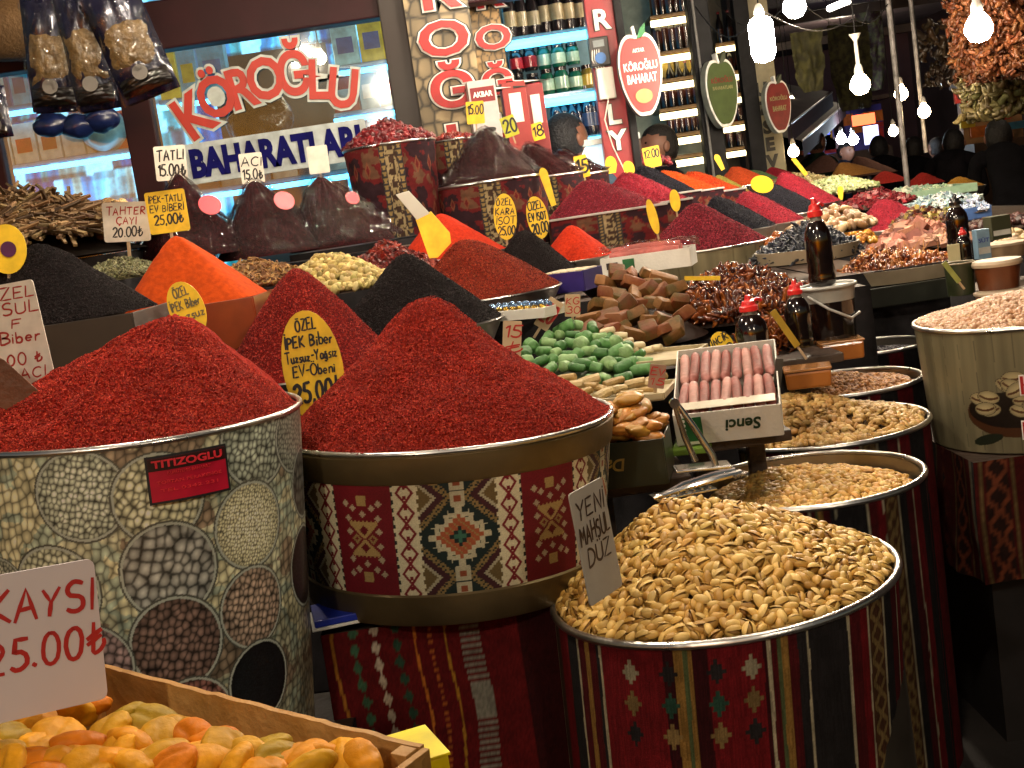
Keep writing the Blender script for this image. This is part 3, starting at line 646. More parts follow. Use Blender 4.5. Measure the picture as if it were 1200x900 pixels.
def stickr(w, h, dy, mat, Rr, x0=0, z0=0):
    n = 14; xs = np.linspace(-w/2, w/2, n)+x0; V = np.array([(x, dy, z) for x in xs for z in (z0-h/2, z0+h/2)]); Q = np.array([[2*i, 2*i+2, 2*i+3, 2*i+1] for i in range(n-1)])
    me = qmesh('panel', V, Q, mat); return oncyl(me, Rr)
rr_ = R+.001
aa = math.asin((201-150)/198); base = np.array([c[0], c[1], 0]); aa += -math.atan2(c[0], c[1]); pos = base+np.array([math.sin(aa)*rr_, -math.cos(aa)*rr_, 0]); pos[2] = c[2]-.052
t_l.location = pos; t_l.rotation_euler = (0, 0, aa)
obj('border', stickr(.115, .066, -.0008, ink_k, rr_), t_l); obj('panel', stickr(.108, .059, -.0016, M('label_red', hexc('b01030'), .4), rr_), t_l)
obj('band', stickr(.108, .017, -.0024, M('label_dark', hexc('2a1010'), .4), rr_, z0=.021), t_l)
me = joinm('lettering', [xform(tmesh('TITIZOGLU', .014, M('label_print', hexc('d8303c'), .4), off=.0004, w=.098), lambda V: V+np.array([0, -.0032, .021])),
     xform(tmesh('KURUYEMIS BAHARAT', .006, M('label_print', (0, 0, 0)), w=.06), lambda V: V+np.array([0, -.0026, .008])), xform(tmesh('TOPTAN PERAKENDE', .006, M('label_print', (0, 0, 0)), w=.09), lambda V: V+np.array([0, -.0026, -.004])), xform(tmesh('TEL 0342 231', .006, M('label_print', (0, 0, 0)), w=.08), lambda V: V+np.array([0, -.0026, -.015]))])
obj('lettering', oncyl(me, rr_), t_l)
drape((c[0], c[1], c[2]-.552), .5, .45, c[2]-.552, 'dark cloth-covered stand under the nut-print barrel', plain(BK*2), seed=2)
heap(150, 494, 192, 192, 352, 1.95, red_m, 'broad bright red pepper heap in the nut-print barrel', flakes=30000, fcol=red_f, fsize=.0027, nt=130, na=300, disp=.004, dscale=75, rnd=.24, prof=1.05, lump=.2, marks=[(-2.0, .16, .09, .05, .9), (-.9, .1, .04, .3, .8)], spill=1500)
c = P(522, 494, 2.25); R2 = 195*2.25/F
barrel(c, R2, .285, 'short brass-banded barrel wrapped in green and maroon kilim pattern', lambda A, V, R: kilim_panel(A-.02, (V*.285-.055)/.185, R, .185), M('satin_print', attr=True, rough=.6, var=.15, vs=8, spec=.3), nu=760, nv=360, R0=R2*.89, bands=[(0, .053, brass), (.235, .281, brass)], rimr=.0045)
heap(522, 496, 191, 484, 345, 2.25, red_m2, 'steep red pepper flake heap in the kilim barrel', flakes=30000, fcol=red_f2, fsize=.0027, nt=130, na=300, disp=.004, dscale=75, rnd=.11, prof=1.0, lump=.13, marks=[(-1.2, .12, .035, .2, .8)], spill=1500)
drape((c[0]-.015, c[1]+.01, c[2]-.288), .46, .42, c[2]-.288, 'red striped woven cloth draped over the stand below the kilim barrel', redcloth, seed=3, nu=700, nv=160)
pk = empty('flat_packet', P(398, 716, 2.12), .2, 'blue and white packet poking out below the kilim barrel', 'packet')
MB().box((0, 0, 0), (.09, .1, .012)).obj('sleeve', M('blue_packet', hexc('1c2f9a'), .35), pk, bev=.002); MB().box((.0, 0, -.009), (.1, .1, .005)).obj('tray', white, pk, bev=.001)
# ---- nut barrels down the aisle
def halfshell(n=4):
    V, Q = csph(n); k = V[:, 2][Q].mean(1) > 0; return V, Q[k]
def pist(open_=9):
    L = 1.0; a = math.radians(open_)
    V, Q = halfshell(4); V = V*np.array([.5, .3, .29]); V[:, 0] *= 1; V[:, 1] *= (1-.35*V[:, 0])
    def rot(V, s):
        x = V[:, 0]+.5; z = V[:, 2]; return np.stack([x*math.cos(s)-z*math.sin(s)-.5, V[:, 1], x*math.sin(s)+z*math.cos(s)], 1)
    A = rot(V, a); B = V*np.array([1, 1, -1]); B = rot(B, -a)
    K, KQ = csph(3, (.40, .21, .2)); n = len(V)
    VV = np.concatenate([A, B, K]); QQ = np.concatenate([Q, Q[:, ::-1]+n, KQ+2*n])
    sh = np.array([1., 1, 1]); C = np.concatenate([np.tile(sh, (2*n, 1)), np.tile([.42, .33, .16], (len(K), 1))])
    # the hinge end of the shells is darker
    C[:2*n] *= (1-.3*np.clip((-VV[:2*n, 0]-.25)*3, 0, 1))[:, None]
    return VV, QQ, C
nut_attr = M('nut_shell', attr=True, rough=.42, var=.12, vs=60, rnd=.22, spec=.4, bump=.15, bs=200, dist=.002)
PC = [hexc('d0a858'), hexc('dcb86c'), hexc('c09446'), hexc('d4ae60'), hexc('b0843c')]
def mesh_nut(open_, colr, ln):
    V, Q, C = pist(open_); return qmesh('pistachio', V*ln, Q, nut_attr, C*np.array(colr))
def nutpile(hp, c, n_top, n_under, ln, colr, label, T=None, front=None, seed=0, under=True, tmin=0, name='nut_pile', group=None, tilt=.7, lift=.25, scy=(1, 1, 1), mat=None, TC=None):
    rs = np.random.RandomState(seed+5)
    t, th = hp.sample(n_under, rs); pos = hp.pt(t, th)+hp.nrm(t, th)*ln*lift*.3
    Tm = T or pist(8)[:2]; tc = TC if TC is not None else (pist(8)[2] if T is None else None)
    R_ = align(hp.nrm(t, th)) @ rotm(n_under, tilt, rs)
    me = merge(name, Tm, pos, R_, ln*(.82+.36*rs.rand(n_under, 1))*np.array(scy), cvar(colr, n_under, .16, .05, rs), mat or nut_attr, tc)
    o = obj(name, me, None, c); tg(o, label, 'nut heap' if 'nut' in name else 'heap', None, 'stuff'); return o
def relax(hp, n, ln, rs, front, tmax=.985):
    # dart throwing: evenly spread seats on the heap's surface
    t, th = hp.sample(n*14, rs, front); t = t*tmax; p = hp.pt(t, th); keep = []; cell = {}; md = ln*.5
    for i in range(len(p)):
        k = tuple((p[i]/md).astype(int)); ok = True
        for a in (-1, 0, 1):
            for b in (-1, 0, 1):
                for c_ in (-1, 0, 1):
                    for j in cell.get((k[0]+a, k[1]+b, k[2]+c_), ()):
                        if np.dot(p[i]-p[j], p[i]-p[j]) < md*md: ok = False; break
                    if not ok: break
                if not ok: break
            if not ok: break
        if ok: cell.setdefault(k, []).append(i); keep.append(i)
    return t[keep], th[keep]
ZN = .86
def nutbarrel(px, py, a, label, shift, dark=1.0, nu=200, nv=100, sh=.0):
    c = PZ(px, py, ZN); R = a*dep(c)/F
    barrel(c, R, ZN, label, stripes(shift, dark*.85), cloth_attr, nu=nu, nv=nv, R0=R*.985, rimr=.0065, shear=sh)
    return c, R
c1, R1 = nutbarrel(846, 681, 200, 'front barrel heaped with pistachios, wrapped in red striped kilim cloth', 0, 1.0, 700, 420, .085)
hp1 = Heap(c1, R1*.965, .152, -.05, .05, prof=.95, rnd=.3, seed=5, lump=.12)
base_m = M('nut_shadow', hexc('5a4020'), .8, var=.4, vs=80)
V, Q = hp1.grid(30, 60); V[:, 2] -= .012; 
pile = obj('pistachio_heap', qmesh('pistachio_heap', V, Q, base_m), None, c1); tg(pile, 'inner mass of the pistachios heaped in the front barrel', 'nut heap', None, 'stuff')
rs1 = np.random.RandomState(3); LN = .0245
t, th = relax(hp1, 1700, LN, rs1, PI); pos = hp1.pt(t, th)+hp1.nrm(t, th)*.003
NR = hp1.nrm(t, th)
dd = (pos+c1-CAM) @ fwd; vis = np.einsum('ij,ij->i', NR, CAM-(pos+c1)); order = np.argsort(np.where(vis > 0, dd, dd+5))
near = order[:300]; rest = order[300:]
def rollx(n, rs):
    a = rs.rand(n)*2*PI; z = np.zeros(n); o = np.ones(n); return np.stack([o, z, z, z, np.cos(a), -np.sin(a), z, np.sin(a), np.cos(a)], 1).reshape(n, 3, 3)
Rm = align(NR) @ rotm(len(t), .4, rs1) @ rollx(len(t), rs1)
nut_me = [mesh_nut(o_, PC[k % 5], 1.0) for k, o_ in enumerate((8, 12, 6, 15, 10, 5, 18, 9))]
for q, i in enumerate(near):
    o = bpy.data.objects.new('pistachio', nut_me[q % 8]); col.objects.link(o)
    s = LN*(.82+.36*rs1.rand()); mm = Matrix(Rm[i].tolist()).to_4x4(); mm.translation = Vector((pos[i]+c1).tolist())
    o.matrix_world = mm @ Matrix.Diagonal((s, s, s, 1))
    tg(o, 'salted pistachio in its split shell, lying in the front slope of the nearest barrel', 'pistachio', 'pistachios at the front of the nearest barrel')
def stuffnuts(idx, name, label):
    n = len(idx); V_, Q_, C_ = pist(9)
    me = merge(name, (V_, Q_), pos[idx]+0, Rm[idx], (LN*(.82+.36*rs1.rand(n, 1)))*np.ones(3), cvar(PC, n, .15, .05, rs1), nut_attr, C_)
    o = obj(name, me, None, c1); tg(o, label, 'nut heap', None, 'stuff')
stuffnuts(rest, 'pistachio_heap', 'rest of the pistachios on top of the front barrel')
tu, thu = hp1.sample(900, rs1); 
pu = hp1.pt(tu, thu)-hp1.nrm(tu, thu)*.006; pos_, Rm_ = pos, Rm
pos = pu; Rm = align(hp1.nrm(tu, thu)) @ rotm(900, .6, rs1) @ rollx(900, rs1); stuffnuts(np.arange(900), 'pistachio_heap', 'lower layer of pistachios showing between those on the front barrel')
# steel dish barrel behind it
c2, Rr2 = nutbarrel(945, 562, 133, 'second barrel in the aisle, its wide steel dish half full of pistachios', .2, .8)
hp2 = Heap(c2-np.array([0, 0, .035]), Rr2*.88, .065, -.02, .03, prof=.9, rnd=.4, seed=8, lump=.2)
b = MB(); b.lathe([(Rr2*.985, -.004), (Rr2*.95, -.04), (.002, -.05)], 72, cap0=False, cap1=False); dish = b.obj('steel_dish', M('brushed_dish', (.36, .32, .26), .3, 1, var=.25, vs=7), None, smooth=60, loc=c2); tg(dish, 'wide steel dish set in the second aisle barrel', 'dish')
nutpile(hp2, hp2.c, 0, 1500, .024, [hexc('d0a054'), hexc('c4944c'), hexc('dcb468')], 'golden pistachios in the wide steel dish', seed=1, name='pistachio_heap')
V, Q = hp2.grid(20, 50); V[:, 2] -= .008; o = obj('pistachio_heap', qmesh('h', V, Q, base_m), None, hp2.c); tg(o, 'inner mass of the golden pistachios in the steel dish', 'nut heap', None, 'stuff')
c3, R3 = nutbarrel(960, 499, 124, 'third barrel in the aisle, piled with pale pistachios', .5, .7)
hp3 = Heap(c3, R3*.95, .11, -.09, .03, prof=.8, rnd=.4, seed=9, lump=.2)
nutpile(hp3, c3, 0, 2000, .023, [hexc('c8a05c'), hexc('b88c4a'), hexc('d4b070')], 'pale pistachios piled in the third aisle barrel', seed=2, name='pistachio_heap')
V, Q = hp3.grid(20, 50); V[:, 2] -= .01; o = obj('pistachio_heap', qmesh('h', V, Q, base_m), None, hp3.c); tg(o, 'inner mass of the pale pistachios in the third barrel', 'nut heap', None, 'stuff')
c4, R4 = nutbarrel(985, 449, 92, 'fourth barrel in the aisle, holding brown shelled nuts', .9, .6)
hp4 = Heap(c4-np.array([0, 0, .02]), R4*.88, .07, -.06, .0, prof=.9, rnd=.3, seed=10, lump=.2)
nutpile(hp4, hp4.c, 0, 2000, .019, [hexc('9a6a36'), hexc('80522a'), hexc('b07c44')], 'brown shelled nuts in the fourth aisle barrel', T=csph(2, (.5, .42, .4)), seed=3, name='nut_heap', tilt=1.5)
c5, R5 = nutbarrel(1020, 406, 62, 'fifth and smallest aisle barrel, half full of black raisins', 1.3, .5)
hp5 = Heap(c5-np.array([0, 0, .03]), R5*.95, .015, 0, 0, prof=1, rnd=.4, seed=11, lump=.5)
nutpile(hp5, hp5.c, 0, 900, .015, [hexc('1c1820'), hexc('2a2430')], 'black raisins in the smallest aisle barrel', T=csph(2, (.5, .35, .3)), seed=4, name='raisin_heap', tilt=1, mat=M('raisin_skin', attr=True, rough=.4, var=.2))
# right-hand barrel with the printed bowl of pistachios
cK = P(1207, 366, 3.2); RK = 131*3.2/F
tk = barrel(cK, RK, .30, 'barrel with a printed bowl of pistachios on plank pattern, at the right edge', pistprint, print_attr, nu=420, nv=240, R0=RK*.93, rimr=.006)
for s_, zz, sz in (('KÖROĞLU', .175, .075), ('BAHARAT', .06, .05)):
    x0 = .125 if s_[0] == 'K' else .12
    for off, dy, mt in ((.003, -.002, M('sign_white', (.75, .75, .72), .5)), (0, -.0045, M('sign_red', hexc('a00c12'), .5))):
        me = tmesh(s_, sz, mt, off=off, w=.32 if off == 0 else .326, hmax=sz*.8 if off == 0 else sz*.8+.006)
        me = xform(me, lambda V: V+np.array([x0, dy, zz]))
        o = obj('lettering', oncyl(me, RK*.97), tk); o.location = (0, -RK*.97, 0); o.rotation_euler = (0, 0, 0)
hpK = Heap(cK, RK*.97, .075, -.02, .0, prof=.75, rnd=.4, seed=12, lump=.15)
nutpile(hpK, cK, 0, 4200, .0165, [hexc('b98d68'), hexc('a87c58'), hexc('c9a482')], 'hazelnuts heaped on the barrel with the printed bowl', T=csph(2, (.5, .42, .4)), seed=5, name='hazelnut_heap', tilt=1.5)
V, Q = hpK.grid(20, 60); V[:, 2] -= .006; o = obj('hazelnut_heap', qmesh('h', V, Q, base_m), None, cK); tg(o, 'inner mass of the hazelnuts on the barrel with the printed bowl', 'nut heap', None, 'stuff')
t_ = drape((cK[0]+.02, cK[1]+.05, cK[2]-.302), .56, .56, .30, 'patterned red cloth skirt of the stand under the right-hand barrel', ruglike(.35), seed=4, wav=.03)
MB().box((0, .03, -.23), (.46, .42, .46)).obj('pedestal', M('dark_pedestal', (.01, .009, .01), .8), t_)
# ---- price cards in the near part
tag(367, 432, 2.2, 70, 138, [('ÖZEL', 1, .55), ('İPEK Biber', 1), ('Tuzsuz-Yağsız', .9), ('EV-Öbeni', .9, .8), ('25,00₺', 1.7, .95), ('', .8)], 'big yellow oval price tag reading 25,00 between the two front red heaps', 'ellipse', tilt=-1, bold=.022, yaw=.1, box=(0, .02, .86, .86))
tag(219, 362, 2.35, 42, 66, [('ÖZEL', 1, .6), ('İPEK Biber', 1), ('Tuzsuz', 1), ('', .9)], 'yellow oval price tag half buried behind the broad red heap', 'ellipse', tilt=-12, bold=.02, ink=M('faded_ink', hexc('6a6040'), .5))
tag(20, 398, 1.95, 68, 132, [('ÖZEL', 1), ('USUL', 1), ('F', .8, .2), ('Biber', 1, .8), ('', .4), ('00 ₺', 1, .7), ('-ACI', .9, .7), ('', .5)], 'white card with red handwriting, USUL Biber, at the left edge', tilt=-2, ink=ink_r, bold=.02, card=card_w, box=(.05, .02, .85, .92))
tag(42, 752, 1.22, 150, 172, [('KAYSI', 1, .92), ('', .12), ('25.00₺', 1.15, 1.05), ('', .9)], 'large pale card reading KAYSI in red, standing in the apricot crate', tilt=5, yaw=.55, ink=ink_r, card=card_p, bold=.012, box=(.06, -.03, .84, .86), stake=False)
tag(702, 628, 1.88, 70, 136, [('YENİ', 1, .95), ('MAHSUL', 1.1, 1.05), ('DÜZ', 1, .8), ('', 1.1)], 'white card reading YENİ MAHSUL, stuck into the front pistachios', tilt=-1, yaw=.9, ink=M('brown_ink', hexc('3a2a24'), .5), card=M('grey_card', hexc('9a958c'), .6, var=.1), bold=.012, stake=False)
b = MB(); g = 12
# scoop lying in the broad red heap
sp = empty('wooden_scoop', P(30, 478, 1.83), 0, 'worn wooden scoop stuck in the broad red heap at the left edge', 'scoop', rot=(0, math.radians(40), .3))
b.prism([(-.11, .03), (-.06, .035), (.055, .012), (.075, 0), (.055, -.012), (-.06, -.03), (-.11, -.028)], -.002, .002); b.obj('blade', M('scoop_wood', hexc('6b4026'), .6, var=.3, vs=12, bump=.2), sp, bev=.001)
# ---- apricot crate at the very front
cr = empty('apricot_crate', P(200, 870, 1.28), 0, 'pale wooden crate of dried apricots at the lower left corner', 'crate')
wd = M('crate_wood', hexc('b98a4a'), .65, var=.3, vs=9, bump=.25, bs=60, c2=hexc('a87838'))
A_ = P(112, 770, 1.42)-np.array(cr.location); B_ = P(492, 878, 1.2)-np.array(cr.location)
dv = Vector((B_[0]-A_[0], B_[1]-A_[1], 0)); Lw = dv.length; an = math.atan2(dv.y, dv.x); topz = (A_[2]+B_[2])/2
cr.rotation_euler = (0, .075, an)
def crl(p): return Vector(tuple(p)).xyz
Rz = Matrix.Rotation(-an, 3, 'Z'); a0 = Rz @ Vector(A_.tolist()); b0 = Rz @ Vector(B_.tolist())
x0, x1, yb = a0.x, b0.x, (a0.y+b0.y)/2
bb = MB(); n = 40
bb.prism([(x0+(x1-x0)*i/n, topz-.012+.02*(1-i/n)+.0028*float(vn(i*.55, 0, 3))-.0012*float(vn(i*1.9, 0, 8))) for i in range(n+1)]+[(x1, topz-.13), (x0, topz-.13)], yb, yb+.007); bb.obj('side_panel', wd, cr)
MB().box((x1+.004, yb-.19, topz-.07), (.008, .39, .115)).obj('end_panel', wd, cr, bev=.001)
MB().box((x0-.2, yb-.0035, topz-.06), (.4, .007, .13)).obj('side_panel', wd, cr, bev=.001)
MB().box((x0/2, yb-.2, topz-.135), (x1-x0+.4, .4, .006)).obj('bottom', wd, cr)
MB().box((x1-.01, yb-.012, topz-.06), (.018, .018, .1)).obj('corner_post', wd, cr, bev=.001)
yb_ = empty('yellow_box', P(486, 893, 1.28), .35, 'bright yellow carton edge behind the apricot crate', 'box'); MB().box((0, 0, -.03), (.05, .08, .09)).obj('carton_body', M('yellow_carton', hexc('d8c400'), .5), yb_, bev=.002); MB().box((0, 0, .0165), (.054, .084, .003)).obj('lid', M('yellow_carton', (0, 0, 0)), yb_, bev=.001)
ap_c = [hexc('cc7c14'), hexc('b8821a'), hexc('c86410'), hexc('a87a1c'), hexc('d48c1e')]
def blobmesh(name, sx, sy, sz, seed, mat, dent=.12, n=8, fold=0):
    V, Q = csph(n); nn = fbm(V[:, 0]*1.6+seed, V[:, 1]*1.6+V[:, 2]*1.3, seed)-.5
    V = V*(1+dent*2*nn)[:, None]; 
    if fold: V[:, 2] -= fold*np.exp(-(V[:, 1]/.28)**2)*np.sign(V[:, 2])*(V[:, 2] > 0)
    return qmesh(name, V*np.array([sx, sy, sz]), Q, mat)
ap_me = []
def wrinkle(me, k):
    def f(V):
        x, y, z = V[:, 0]/.03, V[:, 1]/.025, V[:, 2]/.015; g = np.exp(-((y-.25*np.sin(x*2+k))/.16)**2)*(z > 0); w = (fbm(x*5+k*7, y*5+z*2, k)-.5)*.0032+(fbm(x*2.2+k, y*2.2+z, k+9)-.5)*.007
        return V*(1+w[:, None]*11)-np.stack([0*x, 0*x, g*.0032*(1-x*x).clip(0)], 1)
    return xform(me, f)
for k in range(8):
    mt = M('apricot_skin_%d' % (k % 5), ((.62, .24, .008), (.50, .25, .012), (.60, .17, .006), (.36, .22, .015), (.66, .29, .012))[k % 5], .5, var=.35, vs=26, bump=.5, bs=55, sss=.04, coat=0, spec=.16, dist=.006)
    ap_me.append(wrinkle(blobmesh('dried_apricot', .031, .0245, .0145, k*3+1, mt, .12, 16, 0), k))
spots = [(28, 835, 0), (52, 832, 2), (78, 835, 4), (100, 828, 2), (40, 850, 0), (68, 862, 4), (92, 874, 2), (18, 868, 3), (48, 878, 4), (8, 885, 1), (75, 893, 0), (30, 897, 2), (148, 845, 3), (171, 850, 3), (203, 855, 1), (125, 860, 1), (190, 870, 1), (160, 874, 0), (225, 872, 2), (247, 872, 2),
         (140, 880, 4), (215, 890, 0), (240, 890, 4), (186, 888, 1), (265, 885, 1), (160, 897, 4), (200, 902, 2), (311, 880, 3), (290, 892, 1), (328, 893, 3), (350, 893, 0), (378, 890, 0), (395, 896, 4), (360, 905, 1), (120, 895, 0), (275, 903, 4), (310, 905, 0), (105, 905, 4), (420, 905, 0), (60, 910, 2), (10, 905, 4)]
for q, (px, py, k) in enumerate(spots):
    z = topz+cr.location.z-.035-.00*q
    d = 1.33-(py-830)*.0022
    o = obj('dried_apricot', ap_me[(k+5*(q % 2)) % 8 if k+5*(q % 2) < 8 else k], None, P(px, py, d), (random.uniform(-.7, .9), random.uniform(-.6, .6), random.uniform(0, 6.28)))
    s = random.uniform(.88, 1.12); o.scale = (s, s, s); tg(o, 'plump dried apricot lying in the wooden crate', 'dried apricot', 'dried apricots in the front crate')
fill = []
rsa = np.random.RandomState(9); n = 70; 
lp = np.stack([x0-.32+rsa.rand(n)*(x1-x0+.3), yb-.02-rsa.rand(n)*.34, topz-.085+rsa.rand(n)*.02], 1)
me = merge('apricot_layer', csph(4, (.026, .02, .013)), lp, rotm(n, .5, rsa), np.ones((n, 3)), cvar([hexc('5a2c08'), hexc('4a2a0a')], n, .2, .1, rsa), M('apricot_gap_shade', attr=True, rough=.4, var=.2, coat=.2))  # dark brown here paints the shade in the gaps between the fruit
o = obj('apricot_layer', me, None, cr.location, cr.rotation_euler); tg(o, 'lower layer of dried apricots, darkened to paint gap shade, filling the wooden crate', 'apricots', None, 'stuff')
# ================================================================ left tiers of spices
def tray_rim(c, R, label, h=.05, mat=steel, sq=0, name='steel_tray', asp=1):
    b = MB()
    if sq:
        t = empty(name, c, 0, label, 'tray'); w = R*1.02
        for sx, sy, lx, ly in ((0, -1, 2*w, .006), (0, 1, 2*w, .006), (-1, 0, .006, 2*w), (1, 0, .006, 2*w)):
            MB().box((sx*w, sy*w*asp, -h/2), (lx if sx == 0 else .006, (ly if sy else 2*w*asp), h)).obj('side', mat, t, bev=.0015)
        MB().box((0, 0, -h), (2*w, 2*w*asp, .004)).obj('bottom', mat, t); return t
    t = empty(name, c, 0, label, 'tray'); b.lathe([(R*.86, -h), (R*1.0, -.004), (R*1.035, 0), (R*1.04, -.003), (R*1.005, -.009), (R*.88, -h-.002)], 64, cap0=False, cap1=False); b.obj('pan', mat, t, smooth=50); return t
o, hp, c, R = heap(362, 433, 104, 347, 303, 2.78, dred_m, 'dark red pepper heap directly behind the broad red one', flakes=9000, fcol=[hexc('8c2018'), hexc('601010'), hexc('a4382a')], disp=.002, nt=80, na=180, rnd=.14); tray_rim(c, R, 'steel tray edge under the dark red heap behind the front barrels')
o, hp, c, R = heap(490, 383, 98, 470, 290, 2.98, blk_m, 'black pepper flake heap behind the steep red heap', flakes=8000, fcol=blk_f, disp=.002, nt=80, na=180, rnd=.16); tray_rim(c, R, 'steel tray of the black heap behind the steep red heap')
o, hp, c, R = heap(562, 345, 94, 543, 273, 3.4, brd_m, 'brownish red pepper heap beside a foil-wrapped tray', flakes=6000, fcol=[hexc('7a2812'), hexc('57160c'), hexc('944024')], disp=.002, rnd=.16); tray_rim(c, R, 'steel tray of the brownish red heap')
o, hp, c, R = heap(528, 300, 66, 515, 246, 3.85, orr_m, 'smooth orange red powder heap between the red kilim tub and the brownish heap', rnd=.1); tray_rim(c, R, 'tray under the smooth orange red powder')
o, hp, c, R = heap(622, 322, 54, 612, 263, 3.8, M('black_isot_pepper'), 'small black heap with two yellow oval tags behind it', flakes=3000, fcol=blk_f, rnd=.18); tray_rim(c, R, 'tray under the small black heap with two yellow tags')
o, hp, c, R = heap(675, 303, 46, 668, 260, 4.1, M('orange_red_powder'), 'small orange red heap left of the white carton of rolls', rnd=.16); tray_rim(c, R, 'tray under the small orange red heap')
o, hp, c, R = heap(75, 374, 108, 45, 277, 2.68, M('black_isot_pepper'), 'wide black isot heap at the far left', flakes=9000, fcol=blk_f, disp=.002, nt=80, na=180, rnd=.16)
t_ = tray_rim(c, R, 'dark box holding the wide black heap', .12, M('dark_box', hexc('241c14'), .5, var=.3), sq=1, name='dark_box')
o, hp, c, R = heap(228, 355, 80, 206, 271, 3.0, org_m, 'smooth bright orange pepper powder cone', rnd=.1, sq=5, lump=.03, asp=.9)
t_ = tray_rim(c, R, 'translucent orange-tinted box under the bright orange cone', .11, M('orange_box', hexc('7a2e0c'), .3, var=.2, coat=.4), sq=1, name='powder_box', asp=.9)
def chips(px, py, a, apx, apy, d, n, T, s, cols, label, name='heap', mat=None, tilt=.9, basec=(.05, .03, .02), asp=1, prof=.8, rnd=.4, scat=.5, cat='heap', smooth=False, ln=1, front=PI, z=None, lump=.2):
    c = P(px, py, d) if z is None else PZ(px, py, z); d = dep(c); R = a*d/F; ap = P(apx, apy, d); hp = Heap(c, R, max(.01, ap[2]-c[2]), max(-R*.5, min(R*.5, ap[0]-c[0])), 0, 0, prof, rnd, RS.randint(999), asp, lump=lump)
    V, Q = hp.grid(20, 40); V[:, 2] -= s*.35
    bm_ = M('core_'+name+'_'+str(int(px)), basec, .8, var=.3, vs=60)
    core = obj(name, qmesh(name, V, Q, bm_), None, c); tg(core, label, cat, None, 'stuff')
    t, th = hp.sample(n, front=front); Nn = hp.nrm(t, th); pos = hp.pt(t, th)+Nn*s*.1
    o = obj('loose_pieces', merge('loose_pieces', T, pos, align(Nn) @ rotm(n, tilt), s*(.6+.8*RS.rand(n, 1))*np.ones(3), cvar(cols, n, .28, .08), mat or M('pieces_dry', attr=True, rough=.75, var=.25, vs=40), smooth=smooth), core)
    o['kind'] = 'stuff'; return core, hp, c, R
T_chip = boxt(1, .45, .12); T_stick = boxt(1, .045, .03); T_egg = csph(3, (.5, .3, .26)); T_rnd = csph(2, (.5, .45, .4))
def bent(n=4, sx=.5, sy=.2, sz=.18, k=.35):
    V, Q = csph(n, (sx, sy, sz)); V[:, 2] += k*V[:, 0]**2; V[:, 1] += .12*np.sin(V[:, 0]*7); return V, Q
T_bent = bent()
gloss = M('glossy_fruit', attr=True, rough=.22, var=.3, vs=60, spec=.6, coat=.3)
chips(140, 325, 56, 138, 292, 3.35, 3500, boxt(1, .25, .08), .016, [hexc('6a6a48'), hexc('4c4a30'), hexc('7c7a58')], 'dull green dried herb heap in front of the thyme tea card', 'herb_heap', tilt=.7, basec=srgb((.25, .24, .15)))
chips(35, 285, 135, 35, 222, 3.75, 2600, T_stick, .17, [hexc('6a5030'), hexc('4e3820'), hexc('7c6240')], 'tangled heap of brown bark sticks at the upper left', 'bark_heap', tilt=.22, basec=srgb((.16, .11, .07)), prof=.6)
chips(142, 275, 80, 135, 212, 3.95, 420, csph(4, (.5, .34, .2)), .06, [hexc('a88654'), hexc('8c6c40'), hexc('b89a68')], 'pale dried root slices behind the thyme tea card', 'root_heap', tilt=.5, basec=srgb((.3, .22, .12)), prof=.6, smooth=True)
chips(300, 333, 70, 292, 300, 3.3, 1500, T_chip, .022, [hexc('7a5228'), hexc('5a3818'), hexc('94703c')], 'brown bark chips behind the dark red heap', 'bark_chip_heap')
chips(392, 338, 70, 388, 280, 3.3, 1200, csph(2, (.5, .35, .25)), .026, [hexc('b09a58'), hexc('8c7a40'), hexc('c4b074')], 'yellowish dried flower heads beside the dark red heap', 'flower_heap', smooth=True)
chips(455, 318, 58, 450, 272, 3.5, 1300, T_chip, .02, [hexc('6e1812'), hexc('4c0e0c'), hexc('8c2c18')], 'crushed red chilli flakes behind the black heap', 'chilli_heap', mat=M('pieces_semi', attr=True, rough=.4, var=.25, vs=40))
# plastic-wrapped heaps
film = film_mat('clear_film', gl=.0, bs=24)
sweet = powder_mat('dark_maroon_paste', hexc('380c10'), hexc('1e070a'), bump=.8, vs=70)
def wrapped(px, py, a, apx, apy, d, label, sticker=None):
    o, hp, c, R = heap(px, py, a*.94, apx, apy+6, d, M('dark_maroon_paste'), label, name='wrapped_heap', rnd=.12, prof=.95, nt=40, na=90, lump=.12)
    n1, n2 = 70, 240; t = np.linspace(.02, 1, n1); th = np.linspace(0, 2*PI, n2, endpoint=False); T_, H_ = np.meshgrid(t, th, indexing='ij')
    hp2_ = Heap(c, R*1.05, hp.h*1.0+.006, hp.a[0], hp.a[1], 0, .95, .12, hp.seed, lump=.12); V = hp2_.pt(T_, H_)
    wr = (fbm(H_*5+hp.seed, T_*3, 3)-.5)*.022*(.3+T_)+(np.abs(vn(H_*17+3*vn(T_*4, H_*2, 4), T_*5+hp.seed, 5)-.5))*.045*(.25+T_*.75)
    wr = wr*np.minimum(1, T_*3)
    V[..., 0] += wr*np.cos(H_); V[..., 1] += wr*np.sin(H_); V[..., 2] += .004+wr*.6
    V = V.reshape(-1, 3); i, j = np.meshgrid(np.arange(n1-1), np.arange(n2), indexing='ij'); j2 = (j+1) % n2
    Q = np.stack([i*n2+j, (i+1)*n2+j, (i+1)*n2+j2, i*n2+j2], -1).reshape(-1, 4)
    obj('plastic_film', qmesh('plastic_film', V, Q, film), o)
    if sticker:
        sx, sy, r_ = sticker; s_ = P(sx, sy, d-R*.62); q = MB(); q.lathe([(r_*d/F, 0), (r_*d/F, .001)], 24)
        q.obj('round_sticker', M('pink_sticker', hexc('e04050'), .4, var=.05), o, loc=[s_[k]-c[k] for k in range(3)], rot=(math.radians(62), 0, .5))
    return o, hp, c, R
